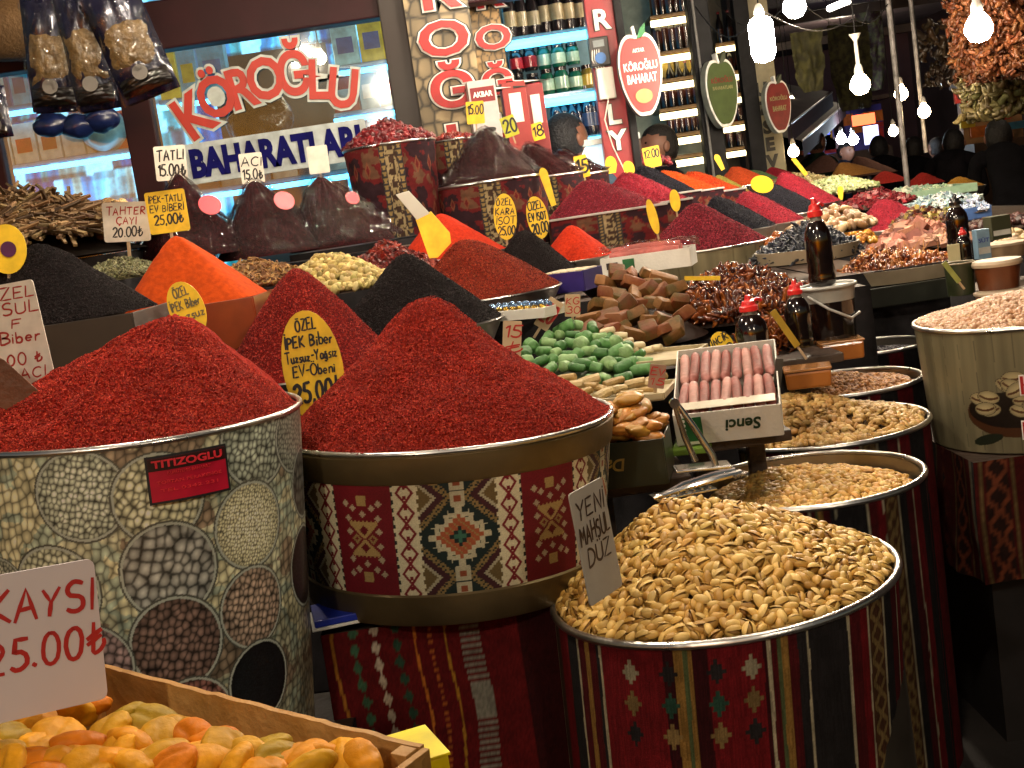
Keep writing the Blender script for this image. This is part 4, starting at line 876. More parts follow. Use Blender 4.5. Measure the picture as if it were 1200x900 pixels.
wrapped(226, 302, 76, 209, 197, 3.9, 'dark maroon heap under plastic film below the TATLI card', (246, 240, 13))
wrapped(322, 298, 74, 298, 201, 3.95, 'dark maroon heap under plastic film, middle of the three before the shop window', (333, 235, 12))
wrapped(402, 288, 66, 376, 190, 4.0, 'dark maroon heap under plastic film, right of the three before the shop window', (413, 232, 8))
o, hp, c, R = wrapped(573, 214, 62, 566, 140, 4.6, 'tall dark heap under shiny plastic film in the red kilim tub')
def tub(c, R, h, label, fn=tubpat, name='tub', R0=None):
    return barrel(c, R, h, label, fn, cloth_attr, nu=260, nv=90, R0=R0 or R*.96, rimr=.005, name=name)
tub(c, R*1.14, .24, 'red and dark kilim tub under the tall film-wrapped heap')
o, hp, c, R = wrapped(640, 208, 42, 617, 160, 5.1, 'smaller film-wrapped dark red heap behind the tall one'); tub(c, R*1.1, .24, 'kilim tub under the smaller film-wrapped heap')
o, hp, c, R = wrapped(676, 206, 36, 655, 168, 5.5, 'film-wrapped dark red heap in front of the man in blue'); tub(c, R*1.1, .24, 'kilim tub in front of the man in blue')
cB = P(456, 171, 4.5); RB = 54*4.5/F
tub(cB, RB, .32, 'tall red kilim barrel topped with whole dried chillies', name='barrel', R0=RB*.86)
chips(456, 170, 50, 448, 130, 4.5, 900, T_bent, .04, [hexc('5e1016'), hexc('4a0a10'), hexc('7a1a1e')], 'whole dried red chillies piled on the tall kilim barrel', 'chilli_heap', mat=M('chilli_skin', attr=True, rough=.35, var=.25), smooth=True, prof=.7)
cB2 = P(531, 165, 5.0); tub(cB2, .09, .3, 'narrow red tub behind the tall kilim barrel', name='tub', R0=.085)
chips(531, 165, 25, 527, 155, 5.0, 200, T_bent, .03, [hexc('5e1016'), hexc('8a3020')], 'a few dried chillies in the narrow red tub', 'chilli_heap', mat=M('chilli_skin'), smooth=True, prof=.7)
# support stands for the left tiers
def stand(px, py, d, w, dp, ztop, label, fn=None, yaw=0):
    c = P(px, py, d); drape((c[0], c[1], ztop), w, dp, ztop, label, fn or plain(BK*2.2), yaw, nu=160, nv=20)
c_ = P(380, 440, 2.9); stand(380, 440, 2.95, .62, .42, P(362, 433, 2.78)[2]-.055, 'dark cloth stand under the second row of red and black heaps')
stand(560, 360, 3.62, .62, .55, P(562, 345, 3.4)[2]-.055, 'dark cloth stand under the brownish red and orange heaps')
stand(60, 400, 2.72, .5, .42, P(75, 374, 2.68)[2]-.125, 'dark cloth stand under the wide black heap')
stand(228, 380, 3.02, .34, .34, P(228, 355, 3.0)[2]-.115, 'dark cloth stand under the orange cone')
stand(10, 320, 3.85, .85, .6, P(142, 285, 3.95)[2]-.03, 'dark cloth stand under the roots and bark')
stand(350, 310, 4.08, .95, .42, P(318, 300, 3.95)[2]-.03, 'dark cloth stand under the three film-wrapped heaps')
stand(455, 300, 4.55, .6, .6, P(430, 275, 4.3)[2]-.03, 'dark cloth stand under the tall kilim barrel')
stand(620, 300, 5.0, 1.1, .7, P(573, 214, 4.6)[2]-.245, 'dark cloth stand under the film-wrapped heaps in tubs')
# ================================================================ sumac row to the right
cs = P(825, 290, 4.2); Rs_ = 74*4.2/F
barrel(cs, Rs_, .17, 'pale plank-print barrel under the large sumac heap', woodfn, print_attr, nu=220, nv=80, R0=Rs_*.93, rimr=.004)
heap(825, 290, 72, 812, 234, 4.2, sum_m, 'large dark sumac heap on the plank-print barrel', flakes=7000, fcol=sum_f, fsize=.004, rnd=.2, nt=70, na=160, disp=.0025)
em = empty('shop_emblem', (0, 0, 0), 0, 'red lettered emblem on the plank-print barrel', 'emblem')
aa = math.asin((886-825)/74*.98); aa += -math.atan2(cs[0], cs[1]); em.location = (cs[0]+math.sin(aa)*Rs_*.97, cs[1]-math.cos(aa)*Rs_*.97, P(886, 313, 4.15)[2]); em.rotation_euler = (0, 0, aa)
for off, dy, mt in ((.004, -.004, M('sign_white')), (0, -.007, M('sign_red'))):
    ms = []
    for k, ch in enumerate('KÖRO'):
        me = tmesh(ch, .05, mt, off=off); a_ = -.6+k*.4; ms.append(xform(me, lambda V: np.stack([V[:, 0]*math.cos(a_)+V[:, 2]*math.sin(a_)+.065*math.sin(a_)*1.4, V[:, 1]+dy, -V[:, 0]*math.sin(a_)+V[:, 2]*math.cos(a_)+.07*math.cos(a_)-.05], 1)))
    obj('lettering', joinm('lettering', ms), em)
HS = [ # px,py,a,apx,apy,d,mat,label
 (707, 248, 64, 688, 207, 4.5, sum_m, 'sumac heap in the square kilim tub right of the film-wrapped heaps', 'tub'),
 (750, 240, 52, 731, 198, 4.95, mag_m, 'bright sumac heap overlapping the one in the square tub', 'tub'),
 (772, 229, 42, 750, 190, 5.4, blu_m, 'blue-black flake heap in the back row', 'tub'),
 (800, 226, 40, 776, 196, 5.7, org_m, 'bright orange powder heap in the back row', 'tub'),
 (828, 226, 38, 806, 197, 6.0, M('orange_red_powder'), 'red powder heap right of the orange one in the back row', 'tub'),
 (858, 270, 50, 838, 226, 4.75, blu_m, 'blue-black flake heap right of the large sumac', 'tray'),
 (893, 263, 48, 872, 220, 5.0, mag_m, 'crimson sumac heap between two black ones', 'tray'),
 (918, 251, 46, 893, 209, 5.4, blu_m, 'narrow blue-black heap right of the crimson one', 'tray'),
 (940, 241, 44, 915, 198, 5.8, mag_m, 'crimson sumac heap farthest right in the tray row', 'tray'),
 (852, 228, 26, 840, 204, 6.1, powder_mat('pale_green_powder', hexc('8f8a3a'), hexc('7f7a30'), var=.1), 'pale green-yellow powder heap in the back row', 'tray'),
 (873, 217, 34, 858, 192, 6.5, powder_mat('terracotta_powder', hexc('9c3a1c'), hexc('84300f')), 'terracotta powder heap in the back row', 'tray'),
 (892, 212, 22, 880, 197, 7.0, powder_mat('green_powder', hexc('4a6040'), hexc('3c5034')), 'green powder heap behind the terracotta one', 'tray'),
 (915, 212, 28, 903, 194, 7.4, mag_m, 'small crimson heap at the end of the back row', 'tray'),
 (1047, 266, 46, 1030, 229, 5.6, mag_m, 'crimson sumac heap behind the skewered dates', 'tray'),
 (1003, 205, 30, 985, 188, 9.0, powder_mat('tan_powder', hexc('8a6234'), hexc('7a5428')), 'distant tan powder cone', None),
 (1020, 205, 32, 1003, 180, 9.6, powder_mat('brown_powder', hexc('48302a'), hexc('38241f')), 'distant dark brown powder cone', None),
 (960, 203, 30, 968, 178, 9.8, M('brown_powder', (0, 0, 0)), 'distant dark brown cone left of the tan one', None),
 (1040, 214, 26, 1035, 199, 8.2, dred_m, 'distant dark red heap under a plastic cap, left one', None),
 (1083, 216, 24, 1080, 201, 8.2, dred_m, 'distant dark red heap under a plastic cap, right one', None),
 (1127, 220, 26, 1122, 205, 7.4, powder_mat('mustard_powder', hexc('8a6420'), hexc('74521a')), 'mustard yellow heap on a small dish near the dark coats', 'tray'),
]
for px, py, a, ax_, ay_, d, mt, lb, kind in HS:
    o, hp, c, R = heap(px, py, a, ax_, ay_, d, mt, lb, rnd=.2, nt=36, na=80, disp=.003, dscale=90, sq=4 if kind == 'tub' and d < 5 else 0, asp=.9, flakes=1600 if d < 6.3 else 0, fcol=cvar([hexc('7c2230')], 2) if mt in (sum_m, mag_m) else [tuple(mt.node_tree.nodes['RGB'].outputs[0].default_value)[:3]] if 'RGB' in mt.node_tree.nodes else ([hexc('20202c'), hexc('101018')] if mt == blu_m else [hexc('a04418')] if mt.name.startswith(('orange', 'terra')) else [hexc('7f7a38')]), fsize=.0045)
    if kind == 'tub':
        b = empty('tub', (c[0], c[1], c[2]-.16), 0, 'red kilim-printed square tub holding the '+lb.split(' in ')[0].split(' right of')[0].split(' overlapping')[0]+(' of the front row' if d < 5 else ' of the back row'), 'tub')
        w = R*1.03; hh = .155
        n = 80; s = np.linspace(-w, w, n); v = np.linspace(0, hh, 30)
        S, Vv = np.meshgrid(s, v, indexing='ij'); C = tubpat(S, Vv/hh, np.ones(1))
        i, j = np.meshgrid(np.arange(n-1), np.arange(29), indexing='ij'); Q = np.stack([i*30+j, (i+1)*30+j, (i+1)*30+j+1, i*30+j+1], -1).reshape(-1, 4)
        for rz in range(4):
            f = obj('side_panel', qmesh('side_panel', np.stack([S, S*0-w*.9, Vv], -1).reshape(-1, 3)*np.array([1 if rz % 2 == 0 else .9, 1/.9 if rz % 2 else 1, 1]), Q, cloth_attr, np.clip(C.reshape(-1, 3), 0, 1)), b, rot=(0, 0, rz*PI/2))
        for sx, sy in ((0, -1), (0, 1), (-1, 0), (1, 0)): MB().box((sx*w, sy*w*.9, hh+.003), (2*w+.01 if sx == 0 else .008, .008 if sx == 0 else 2*w*.9+.01, .008)).obj('rim', M('clear_plastic_rim', hexc('a8a4a0'), .25, coat=.3), b, bev=.002)
    elif kind == 'tray': tray_rim(c, R, 'steel tray under the '+lb, .04)
chips(745, 196, 38, 745, 176, 6.2, 700, T_bent, .045, [hexc('701c28'), hexc('541420'), hexc('8a3038')], 'crimson dried pepper strips behind the blue-black heap', 'pepper_heap', mat=M('chilli_skin'), smooth=True)
chips(965, 226, 62, 972, 203, 6.3, 1300, csph(2, (.5, .3, .14)), .035, [hexc('a8b084'), hexc('8c9a68'), hexc('c0c49c')], 'pale green shelled nuts heaped beside the crimson sumac', 'nut_heap', smooth=True, mat=M('pieces_pale', attr=True, rough=.5, var=.15))
chips(930, 216, 40, 935, 200, 7.0, 500, csph(2, (.5, .3, .14)), .035, [hexc('b8a878'), hexc('9c8c60')], 'cream seed heap left of the pale green nuts', 'seed_heap', smooth=True, mat=M('pieces_pale'))
chips(1025, 240, 45, 1022, 216, 5.9, 500, T_chip, .03, [hexc('701c24'), hexc('541218')], 'dark red pepper strips behind the crimson heap at the right', 'pepper_heap', mat=M('pieces_semi'))
chips(1085, 262, 40, 1075, 236, 5.3, 500, T_chip, .03, [hexc('5a2a1c'), hexc('3c1c14'), hexc('7a6a30')], 'brown and green dried peppers right of the crimson heap', 'pepper_heap', mat=M('pieces_semi'))
def flat_tray(px, py, d, w, dp, h, label, mat=white, yaw=0, name='tray', cat='tray'):
    c = P(px, py, d); t = empty(name, c, yaw, label, cat)
    b = MB(); b.box((0, 0, 0), (w, dp, .006)); b.obj('base', mat, t, bev=.001)
    for x, y, a_, b_ in ((0, -dp/2, w, .006), (0, dp/2, w, .006), (-w/2, 0, .006, dp), (w/2, 0, .006, dp)): MB().box((x, y, h/2), (a_ if a_ > .01 else .006, b_ if b_ > .01 else .006, h)).obj('side', mat, t, bev=.001)
    return t
flat_tray(1070, 232, 6.8, .5, .5, .04, 'pale green plastic tray of sweets in the distance', M('pale_green_plastic', hexc('8fae94'), .4))
chips(1065, 228, 50, 1065, 220, 6.8, 500, T_chip, .04, [hexc('a8c0a0'), hexc('c8ccb8'), hexc('7c9a88')], 'pale green and white wrapped sweets on the distant tray', 'sweet_heap', mat=M('pieces_pale'))
chips(1100, 240, 48, 1095, 228, 6.1, 500, T_chip, .04, [hexc('9ab0b4'), hexc('c4ccc8'), hexc('76909a')], 'bluish wrapped sweets in the middle distance', 'sweet_heap', mat=M('pieces_pale'))
chips(1112, 250, 22, 1112, 240, 5.8, 300, T_chip, .014, [hexc('8a8a50'), hexc('747440')], 'olive dried herb in a small bowl behind the black bottle', 'herb_heap')
bx = flat_tray(1140, 256, 5.6, .12, .1, .05, 'translucent blue plastic box behind the black bottle', M('blue_plastic', hexc('4a68a0'), .3, coat=.4), yaw=.2, name='plastic_box', cat='box')
chips(1140, 246, 18, 1140, 230, 5.6, 160, T_chip, .03, [hexc('8a9ab4'), hexc('c0c8d4')], 'clear wrapped sweets in the blue box', 'sweet_heap', mat=M('pieces_semi'))
stand(750, 330, 4.9, 1.2, 1.9, 1.1, 'long dark stand under the sumac rows')
stand(905, 300, 5.6, .9, 2.0, 1.08, 'long dark stand under the tray row of sumac')
stand(1010, 280, 7.2, 1.4, 2.4, 1.12, 'far dark stand under the pale nuts and sweets')
stand(1090, 290, 5.6, .9, 1.0, 1.12, 'dark stand behind the skewered dates')
# ================================================================ confectionery tables in the middle
def at(px, py, d): return P(px, py, d)
# foil tray
ft = empty('sweet_tray', at(603, 372, 3.05), math.radians(-38), 'long white tray of foil-wrapped sweets left of the green ones', 'tray')
MB().box((0, 0, 0), (.24, .085, .004)).box((0, -.042, .01), (.24, .004, .024)).box((0, .042, .01), (.24, .004, .024)).box((-.12, 0, .01), (.004, .088, .024)).box((.12, 0, .01), (.004, .088, .024)).obj('tray_shell', white, ft, bev=.001)
foil = M('blue_foil', hexc('7a9cc4'), .22, .8, var=.5, vs=60, bump=.8, bs=120); gold = M('gold_foil', hexc('a08030'), .25, .9, var=.4, vs=50, bump=.6, bs=100)
q = MB()
for i in range(11):
    for j in range(3):
        o = obj('foil_sweet', blobmesh('foil_sweet', .0095, .0125, .0085, i+j, (foil if j != 0 else gold), .2, 3), None, Vector(ft.location)+Matrix.Rotation(ft.rotation_euler.z, 3, 'Z') @ Vector((-.105+i*.021, -.026+j*.026, .02+.008*(j == 1))), (random.random(), random.random(), random.random()*3))
        tg(o, 'small foil-wrapped sweet in the long white tray', 'sweet', 'foil-wrapped sweets in the long tray')
# purple box
def openbox(c, w, dp, h, yaw, mat, label, name='carton', th=.003, inner=None):
    t = empty(name, c, yaw, label, 'box')
    for i, (x, y, a_, b_) in enumerate(((0, -dp/2, w, th), (0, dp/2, w, th), (-w/2, 0, th, dp-th), (w/2, 0, th, dp-th))): MB().box((x, y, h/2), (a_, b_, h)).obj('side_panel', mat, t, bev=.0006)
    MB().box((0, 0, .002), (w-.004, dp-.004, .003)).obj('bottom', inner or mat, t); return t
pb = openbox(at(672, 340, 3.55), .13, .13, .055, -.5, M('purple_card', hexc('30246a'), .4), 'open purple box of white nougat bars'); pb_r = Matrix.Rotation(-.5, 3, 'Z')
for k in range(5):
    o = MB().box((0, 0, 0), (.02, .105, .02)).obj('nougat_bar', M('nougat', hexc('b8ac90'), .6, var=.15), None, bev=.003, loc=Vector(pb.location)+pb_r @ Vector((-.048+k*.024, 0, .048)), rot=(0, 0, -.5)); tg(o, 'white nougat bar in the purple box', 'nougat bar', 'nougat bars in the purple box')
# white carton with rolls
wc = openbox(at(762, 316, 3.9), .27, .15, .055, -.28, carton, 'white carton of pink rolls behind the brown sweet blocks'); wr_ = Matrix.Rotation(-.28, 3, 'Z')
MB().box((-.05, -.0775, .028), (.035, .002, .035)).obj('green_print', M('green_print', hexc('1c5a30'), .5), wc)
MB().box((-.1, -.0775, .03), (.035, .002, .02)).obj('dark_print', M('dark_print', hexc('2a2220'), .5), wc)
for k in range(3):
    q = MB(); q.tube([(-.11, 0, 0), (-.04, .002, .002), (.05, -.002, 0), (.1, 0, -.002)], [.016, .018, .018, .015], 12)
    o = q.obj('sweet_roll', M('pink_roll', hexc('a85048'), .45, var=.3, vs=30, bump=.3), None, smooth=40, loc=Vector(wc.location)+wr_ @ Vector((0, -.04+k*.042, .052+.012*(k == 1))), rot=(0, 0, -.28)); tg(o, 'pink sweet roll in the white carton', 'sweet roll', 'pink rolls in the white carton')
n1 = 24; u, v = np.meshgrid(np.linspace(-1, 1, n1), np.linspace(-1, 1, n1), indexing='ij'); V = np.stack([u*.15, v*.085, .075+.02*fbm(u*3, v*3, 4)-.03*u*u*v*v], -1).reshape(-1, 3)
i, j = np.meshgrid(np.arange(n1-1), np.arange(n1-1), indexing='ij'); QG = np.stack([i*n1+j, (i+1)*n1+j, (i+1)*n1+j+1, i*n1+j+1], -1).reshape(-1, 4)
obj('plastic_film', qmesh('plastic_film', V, QG, film), wc)
def piled(name, cat, label, group, meshes, spots, d, zj=0, s=(.9, 1.15), rot=(.5, .5, PI), dfn=None):
    for q, (px, py) in enumerate(spots):
        dd = d if dfn is None else dfn(px, py)
        o = obj(name, meshes[q % len(meshes)], None, P(px, py, dd), (random.uniform(-rot[0], rot[0]), random.uniform(-rot[1], rot[1]), random.uniform(-rot[2], rot[2])))
        k = random.uniform(*s); o.scale = (k, k, k); tg(o, label, cat, group)
def cubemesh(name, w, dp, h, mat, seed):
    b = MB(); b.box((0, 0, 0), (w, dp, h), taper=.92); me = b.mesh(name, mat, None, bev=.0075)
    rs = np.random.RandomState(seed)
    V = np.zeros(len(me.vertices)*3, np.float32); me.vertices.foreach_get('co', V); V = V.reshape(-1, 3)
    V[:, 2] += .35*V[:, 0]*(rs.rand()-.5)+.35*V[:, 1]*(rs.rand()-.5)+V[:, 0]*V[:, 1]*(rs.rand()-.5)*8; V[:, 0] += .5*V[:, 1]*(rs.rand()-.5)
    me.vertices.foreach_set('co', V.ravel()); me.polygons.foreach_set('use_smooth', [True]*len(me.polygons)); me.set_sharp_from_angle(angle=math.radians(50)); return me
br = [M('pestil_%d' % k, hexc(h_), .6, var=.4, vs=14, bump=.5, bs=50, sss=.1, coat=0, dist=.006, spec=.25, c2=hexc(('54401c', '6a3820', '4a3c18', '6e4c24')[k])) for k, h_ in enumerate(('6e3c20', '80502c', '76502a', '8e6238'))]
cubes = [cubemesh('jelly_block', *[(.062, .05, .032), (.07, .04, .03), (.055, .055, .028), (.08, .032, .028)][k % 4], br[k % 4], k) for k in range(8)]
sp_ = []
for row, (y0, x0, x1, n) in enumerate(((388, 682, 800, 7), (372, 684, 806, 7), (357, 690, 806, 7), (343, 700, 800, 6), (330, 702, 790, 5), (320, 712, 770, 3))):
    for k in range(n): sp_.append((x0+(x1-x0)*(k+.5)/n+random.uniform(-4, 4), y0+random.uniform(-3, 3)-.06*(x0+(x1-x0)*k/n-740)*0))
def dcube(px, py): return 3.12+(388-py)*.0045
piled('jelly_block', 'sweet', 'dark brown fruit jelly block in the pile right of the purple box', 'brown jelly blocks', cubes, sp_, 3.2, s=(.85, 1.2), rot=(.55, .55, 3), dfn=dcube)
# dark mound below the blocks, so that they lie on something
mound = heap(745, 400, 85, 745, 345, 3.42, M('dark_jelly_base', hexc('24140c'), .8, spec=.1), 'dark paste mound under the brown jelly blocks', name='paste_mound', cat='mound', rnd=.5, lump=.1)
# brown dried fruit
chips(862, 362, 98, 850, 305, 3.6, 2600, bent(4, .5, .14, .1, .7), .052, [hexc('6a3414'), hexc('4a200c'), hexc('8a4a1c'), hexc('3a180c')], 'glossy brown dried fruit rings heaped right of the jelly blocks', 'fruit_heap', mat=gloss, smooth=True, prof=.75, basec=srgb((.14, .07, .03)), tilt=1.2, lump=.3)
chips(900, 405, 32, 890, 362, 3.35, 400, bent(3, .5, .08, .07, .3), .06, [hexc('8a4a18'), hexc('6a3010')], 'brown dried fruit strands hanging between the sauce bottles', 'fruit_heap', mat=gloss, smooth=True, basec=srgb((.14, .07, .03)), tilt=1.3)
# green sweets
gm = [M('green_sweet_%d' % k, hexc(h_), .55, var=.3, vs=60, bump=.4, bs=150, dist=.003) for k, h_ in enumerate(('3a6a32', '548448', '7a9c64'))]
def rollm(name, L, r, mat, n=10, flat=.85):
    b = MB(); b.tube([(-L/2, 0, 0), (-L/2+.002, 0, 0), (0, 0, .001), (L/2-.002, 0, 0), (L/2, 0, 0)], [r*.8, r, r*1.04, r, r*.8], n); me = b.mesh(name, mat, 40); return xform(me, lambda V: V*np.array([1, 1, flat]))
def rough(me, k, a=.22): return xform(me, lambda V: V*(1+a*(fbm(V[:, 0]*90+k*3, V[:, 1]*90+V[:, 2]*60, k)-.5))[:, None]+np.stack([0*V[:, 0], V[:, 0]**2*(8 if a > .2 else .6)*(k % 3-1), 0*V[:, 0]], 1))
def dense(name, L, r, mat, k):
    n1, n2 = 14, 14; x = np.linspace(-.5, .5, n1); prof = np.minimum(1, (1-(np.abs(x)*2)**6)**.5+.12)*np.where(np.abs(x) > .499, 0.02, 1); Vv = [(xx*L, pr*r*math.cos(a), pr*r*math.sin(a)) for xx, pr in zip(x, prof) for a in np.linspace(0, 2*PI, n2, endpoint=False)]
    i, j = np.meshgrid(np.arange(n1-1), np.arange(n2), indexing='ij'); j2 = (j+1) % n2; return (rough if L < .1 else (lambda me, k, a: rough(me, k, .12)))(qmesh(name, np.array(Vv), np.stack([i*n2+j, i*n2+j2, (i+1)*n2+j2, (i+1)*n2+j], -1).reshape(-1, 4), mat), k, .35)
gms = [dense('pistachio_roll', (.038, .05, .03, .044, .034, .04)[k], (.0115, .0125, .014, .010, .0135, .012)[k], gm[k % 3], k) for k in range(6)]
sp_ = []
for y0, x0, x1, n in ((432, 615, 760, 8), (424, 608, 765, 10), (414, 612, 758, 10), (404, 620, 745, 9), (394, 636, 720, 6), (384, 650, 700, 3), (446, 685, 735, 3)):
    for k in range(n): sp_.append((x0+(x1-x0)*(k+.5)/n+random.uniform(-4, 4), y0+random.uniform(-3, 3)))
piled('pistachio_roll', 'sweet', 'green pistachio-coated sweet in the pile behind the fig box', 'green pistachio sweets', gms, sp_, 2.85, s=(.8, 1.25), rot=(.5, .4, PI), dfn=lambda x, y: 2.74+(440-y)*.0045)
heap(688, 440, 78, 688, 398, 2.92, M('tray_shade', hexc('3a4a2c'), .7), 'mound of crushed green sweets under the pistachio rolls', name='sweet_mound', cat='mound', rnd=.5)
wms = [rollm('white_sweet', .034, .009, M('white_sweet', hexc('c8b894'), .6, var=.15), 10)]
piled('white_sweet', 'sweet', 'cream-coloured sweet finger beside the green sweets', 'cream sweet fingers', wms, [(712, 388), (727, 393), (735, 400), (747, 405), (722, 400), (757, 411), (768, 408), (752, 418), (765, 420), (740, 410)], 2.95, s=(.9, 1.1), rot=(.15, .15, .8))
plate = lambda px, py, d, w, dp, lb, yaw=0, mat=None: flat_tray(px, py, d, w, dp, .012, lb, mat or M('cream_paper', hexc('a89a78'), .6), yaw, 'paper_tray', 'tray')
plate(735, 424, 2.9, .32, .2, 'cream cardboard tray under the green and cream sweets', -.45)
plate(712, 466, 2.62, .26, .16, 'cream cardboard tray of tan nougat sticks', -.3)
tms = [rollm('nougat_stick', .05, .009, M('tan_nougat', hexc('a08450'), .55, var=.25, vs=50, bump=.3), 8), rollm('nougat_stick', .042, .011, M('pale_nougat', hexc('b09a6c'), .55, var=.25, vs=50, bump=.3), 8)]
piled('nougat_stick', 'sweet', 'tan nougat stick on the tray between the green sweets and the fig box', 'tan nougat sticks', tms, [(660+k*9.5+random.uniform(-3, 3), 444+(k % 3)*8+k*.6) for k in range(12)]+[(690, 452), (715, 458), (740, 462), (755, 450), (768, 444)], 2.62, rot=(.2, .2, .8), dfn=lambda x, y: 2.68-(y-440)*.004)
# fig box
fb = openbox(at(742, 560, 2.42), .145, .15, .085, -.22, M('dark_green_card', hexc('101c10'), .35, coat=.2, var=.3), 'dark green box piled with golden dried figs, left of the nutcracker'); fr = Matrix.Rotation(-.22, 3, 'Z')
me = tmesh('Dam', .032, M('gold_print', hexc('8a7030'), .4), off=.0006, shear=.2); me = xform(me, lambda V: np.stack([-V[:, 0]-.03, V[:, 1]-.0775, -V[:, 2]+.045], 1)); obj('lettering', me, fb)
fm_ = [M('fig_skin_%d' % k, hexc(h_), .45, var=.3, vs=24, bump=.4, bs=60, sss=.15, dist=.005) for k, h_ in enumerate(('b0742c', '9a6424', 'a87c30'))]
figs = [blobmesh('dried_fig', .03, .021, .0125, k+20, fm_[k % 3], .22, 8, .25) for k in range(6)]
for k in range(46):
    lx = random.uniform(-.054, .054); ly = random.uniform(-.06, .06); z = .07+(.02+.045*(k//16)/2)*(1.1-(lx/.07)**2-(ly/.075)**2)+.01
    o = obj('dried_fig', figs[k % 6], None, Vector(fb.location)+fr @ Vector((lx, ly, z)), (random.uniform(-.35, .35), random.uniform(-.35, .35), random.uniform(0, 6))); tg(o, 'golden dried fig in the dark green box', 'dried fig', 'dried figs in the dark green box')
# carton of pink rolls
sb = openbox(at(862, 516, 2.62), .205, .3, .068, 0, carton, 'white carton with green print, full of pink rolls, at the centre of the stall', inner=carton)
sbR = Matrix.Rotation(-.22, 3, 'Z') @ Matrix.Rotation(math.radians(17), 3, 'X'); sb.rotation_euler = sbR.to_euler(); sb.location = Vector(P(856, 516, 2.5).tolist())+sbR @ Vector((0, .15, 0))
me = tmesh('Senci', .034, M('dark_green_ink', hexc('16301c'), .5), off=.0009, shear=.15, w=.07); me = xform(me, lambda V: np.stack([-V[:, 0]+.03, V[:, 1]-.153, -V[:, 2]+.036], 1)); obj('lettering', me, sb)
MB().box((-.07, -.1525, .034), (.04, .0012, .052)).obj('green_print', M('green_print'), sb)
q = MB()
for k in range(5): q.tube([(-.085, -.1532, .014+k*.01), (-.085, -.1546, .014+k*.01)], .0035, 10)
q.obj('print_dots', white, sb)
pk_ = [M('pink_sweet_%d' % k, hexc(h_), .6, var=.35, vs=40, bump=.5, bs=70, dist=.004) for k, h_ in enumerate(('94605a', 'a8786e', '80463e'))]
prl = [rollm('pink_roll', .112, .0125, pk_[k], 12, .9) for k in range(3)]
prl = [dense('pink_roll', .14, .0103, pk_[k], k) for k in range(3)]
for i in range(9):
    for j in range(2):
        o = obj('pink_roll', prl[(i+j) % 3], None, Vector(sb.location)+sbR @ Vector((-.086+i*.0215, -.068+j*.138, .058+random.uniform(-.002, .003))), (sbR @ Matrix.Rotation(PI/2+random.uniform(-.05, .05), 3, 'Z')).to_euler()); tg(o, 'pink sugared roll in the white carton with green print', 'sweet roll', 'pink rolls in the green-printed carton')
MB().box((.0, -.125, .0715), (.19, .04, .0012), R=Matrix.Rotation(-.12, 3, 'X')).obj('paper_liner', M('waxed_paper', hexc('b8b09c'), .4, var=.15), sb)
MB().box((0, 0, 0), (.075, .12, .012)).obj('packet', M('lime_card', hexc('5c7a20'), .5), None, bev=.002, loc=P(812, 522, 2.55), rot=(0, 0, -.2)); o = bpy.data.objects['packet']; tg(o, 'lime green packet lying under the white carton', 'packet')
# nutcracker
ncm = M('chrome', (.62, .6, .56), .16, 1, var=.1)
nc = empty('nutcracker', at(816, 548, 2.3), 0, 'chrome lever nutcracker standing open by the fig box', 'nutcracker')
q = MB(); q.tube([(-.024, 0, .118), (-.014, 0, .06), (.0, 0, .012)], [.0045, .0055, .006], 10); q.obj('handle', ncm, nc, smooth=50)
q = MB(); q.tube([(-.02, 0, .122), (.004, -.004, .075), (.03, -.008, .02), (.034, -.01, .0)], [.0045, .006, .0065, .006], 10); q.obj('lever', ncm, nc, smooth=50)
q = MB(); q.tube([(-.024, -.006, .122), (-.024, .006, .122)], .009, 14); q.obj('hinge', ncm, nc, smooth=40)
q = MB(); q.box((.01, 0, .0), (.1, .05, .006), R=Matrix.Rotation(.05, 3, 'Y')); q.obj('base_plate', ncm, nc, bev=.002)
ts = empty('serving_tongs', at(822, 566, 2.2), 0, 'chrome serving tongs lying across the second barrel rim', 'tongs', rot=(0, -.1, .25))
for k in (-1, 1):
    q = MB(); q.tube([(-.075, 0, 0), (-.03, k*.012, .004), (.03, k*.014, .003), (.07, k*.012, 0)], [.004, .005, .006, .005], 8); q.obj('arm', ncm, ts, smooth=40)
    for z in range(5): MB().tube([(.055+z*.006, k*.004, -.004), (.055+z*.006, k*.02, -.004)], .0028, 6).obj('tooth', ncm, ts, smooth=40)
q = MB(); q.tube([(-.075, -.002, 0), (-.085, 0, 0), (-.075, .002, 0)], .005, 8); q.obj('spring', ncm, ts, smooth=40)
gr = empty('grater_tray', at(800, 577, 2.24), .2, 'small ridged steel tray under the serving tongs', 'tray')
q = MB(); q.box((0, 0, 0), (.11, .05, .004)); q.obj('plate', ncm, gr, bev=.001)
for k in range(7): MB().tube([(-.045+k*.015, -.02, .003), (-.045+k*.015, .02, .003)], .0022, 6).obj('ridge', ncm, gr, smooth=40)
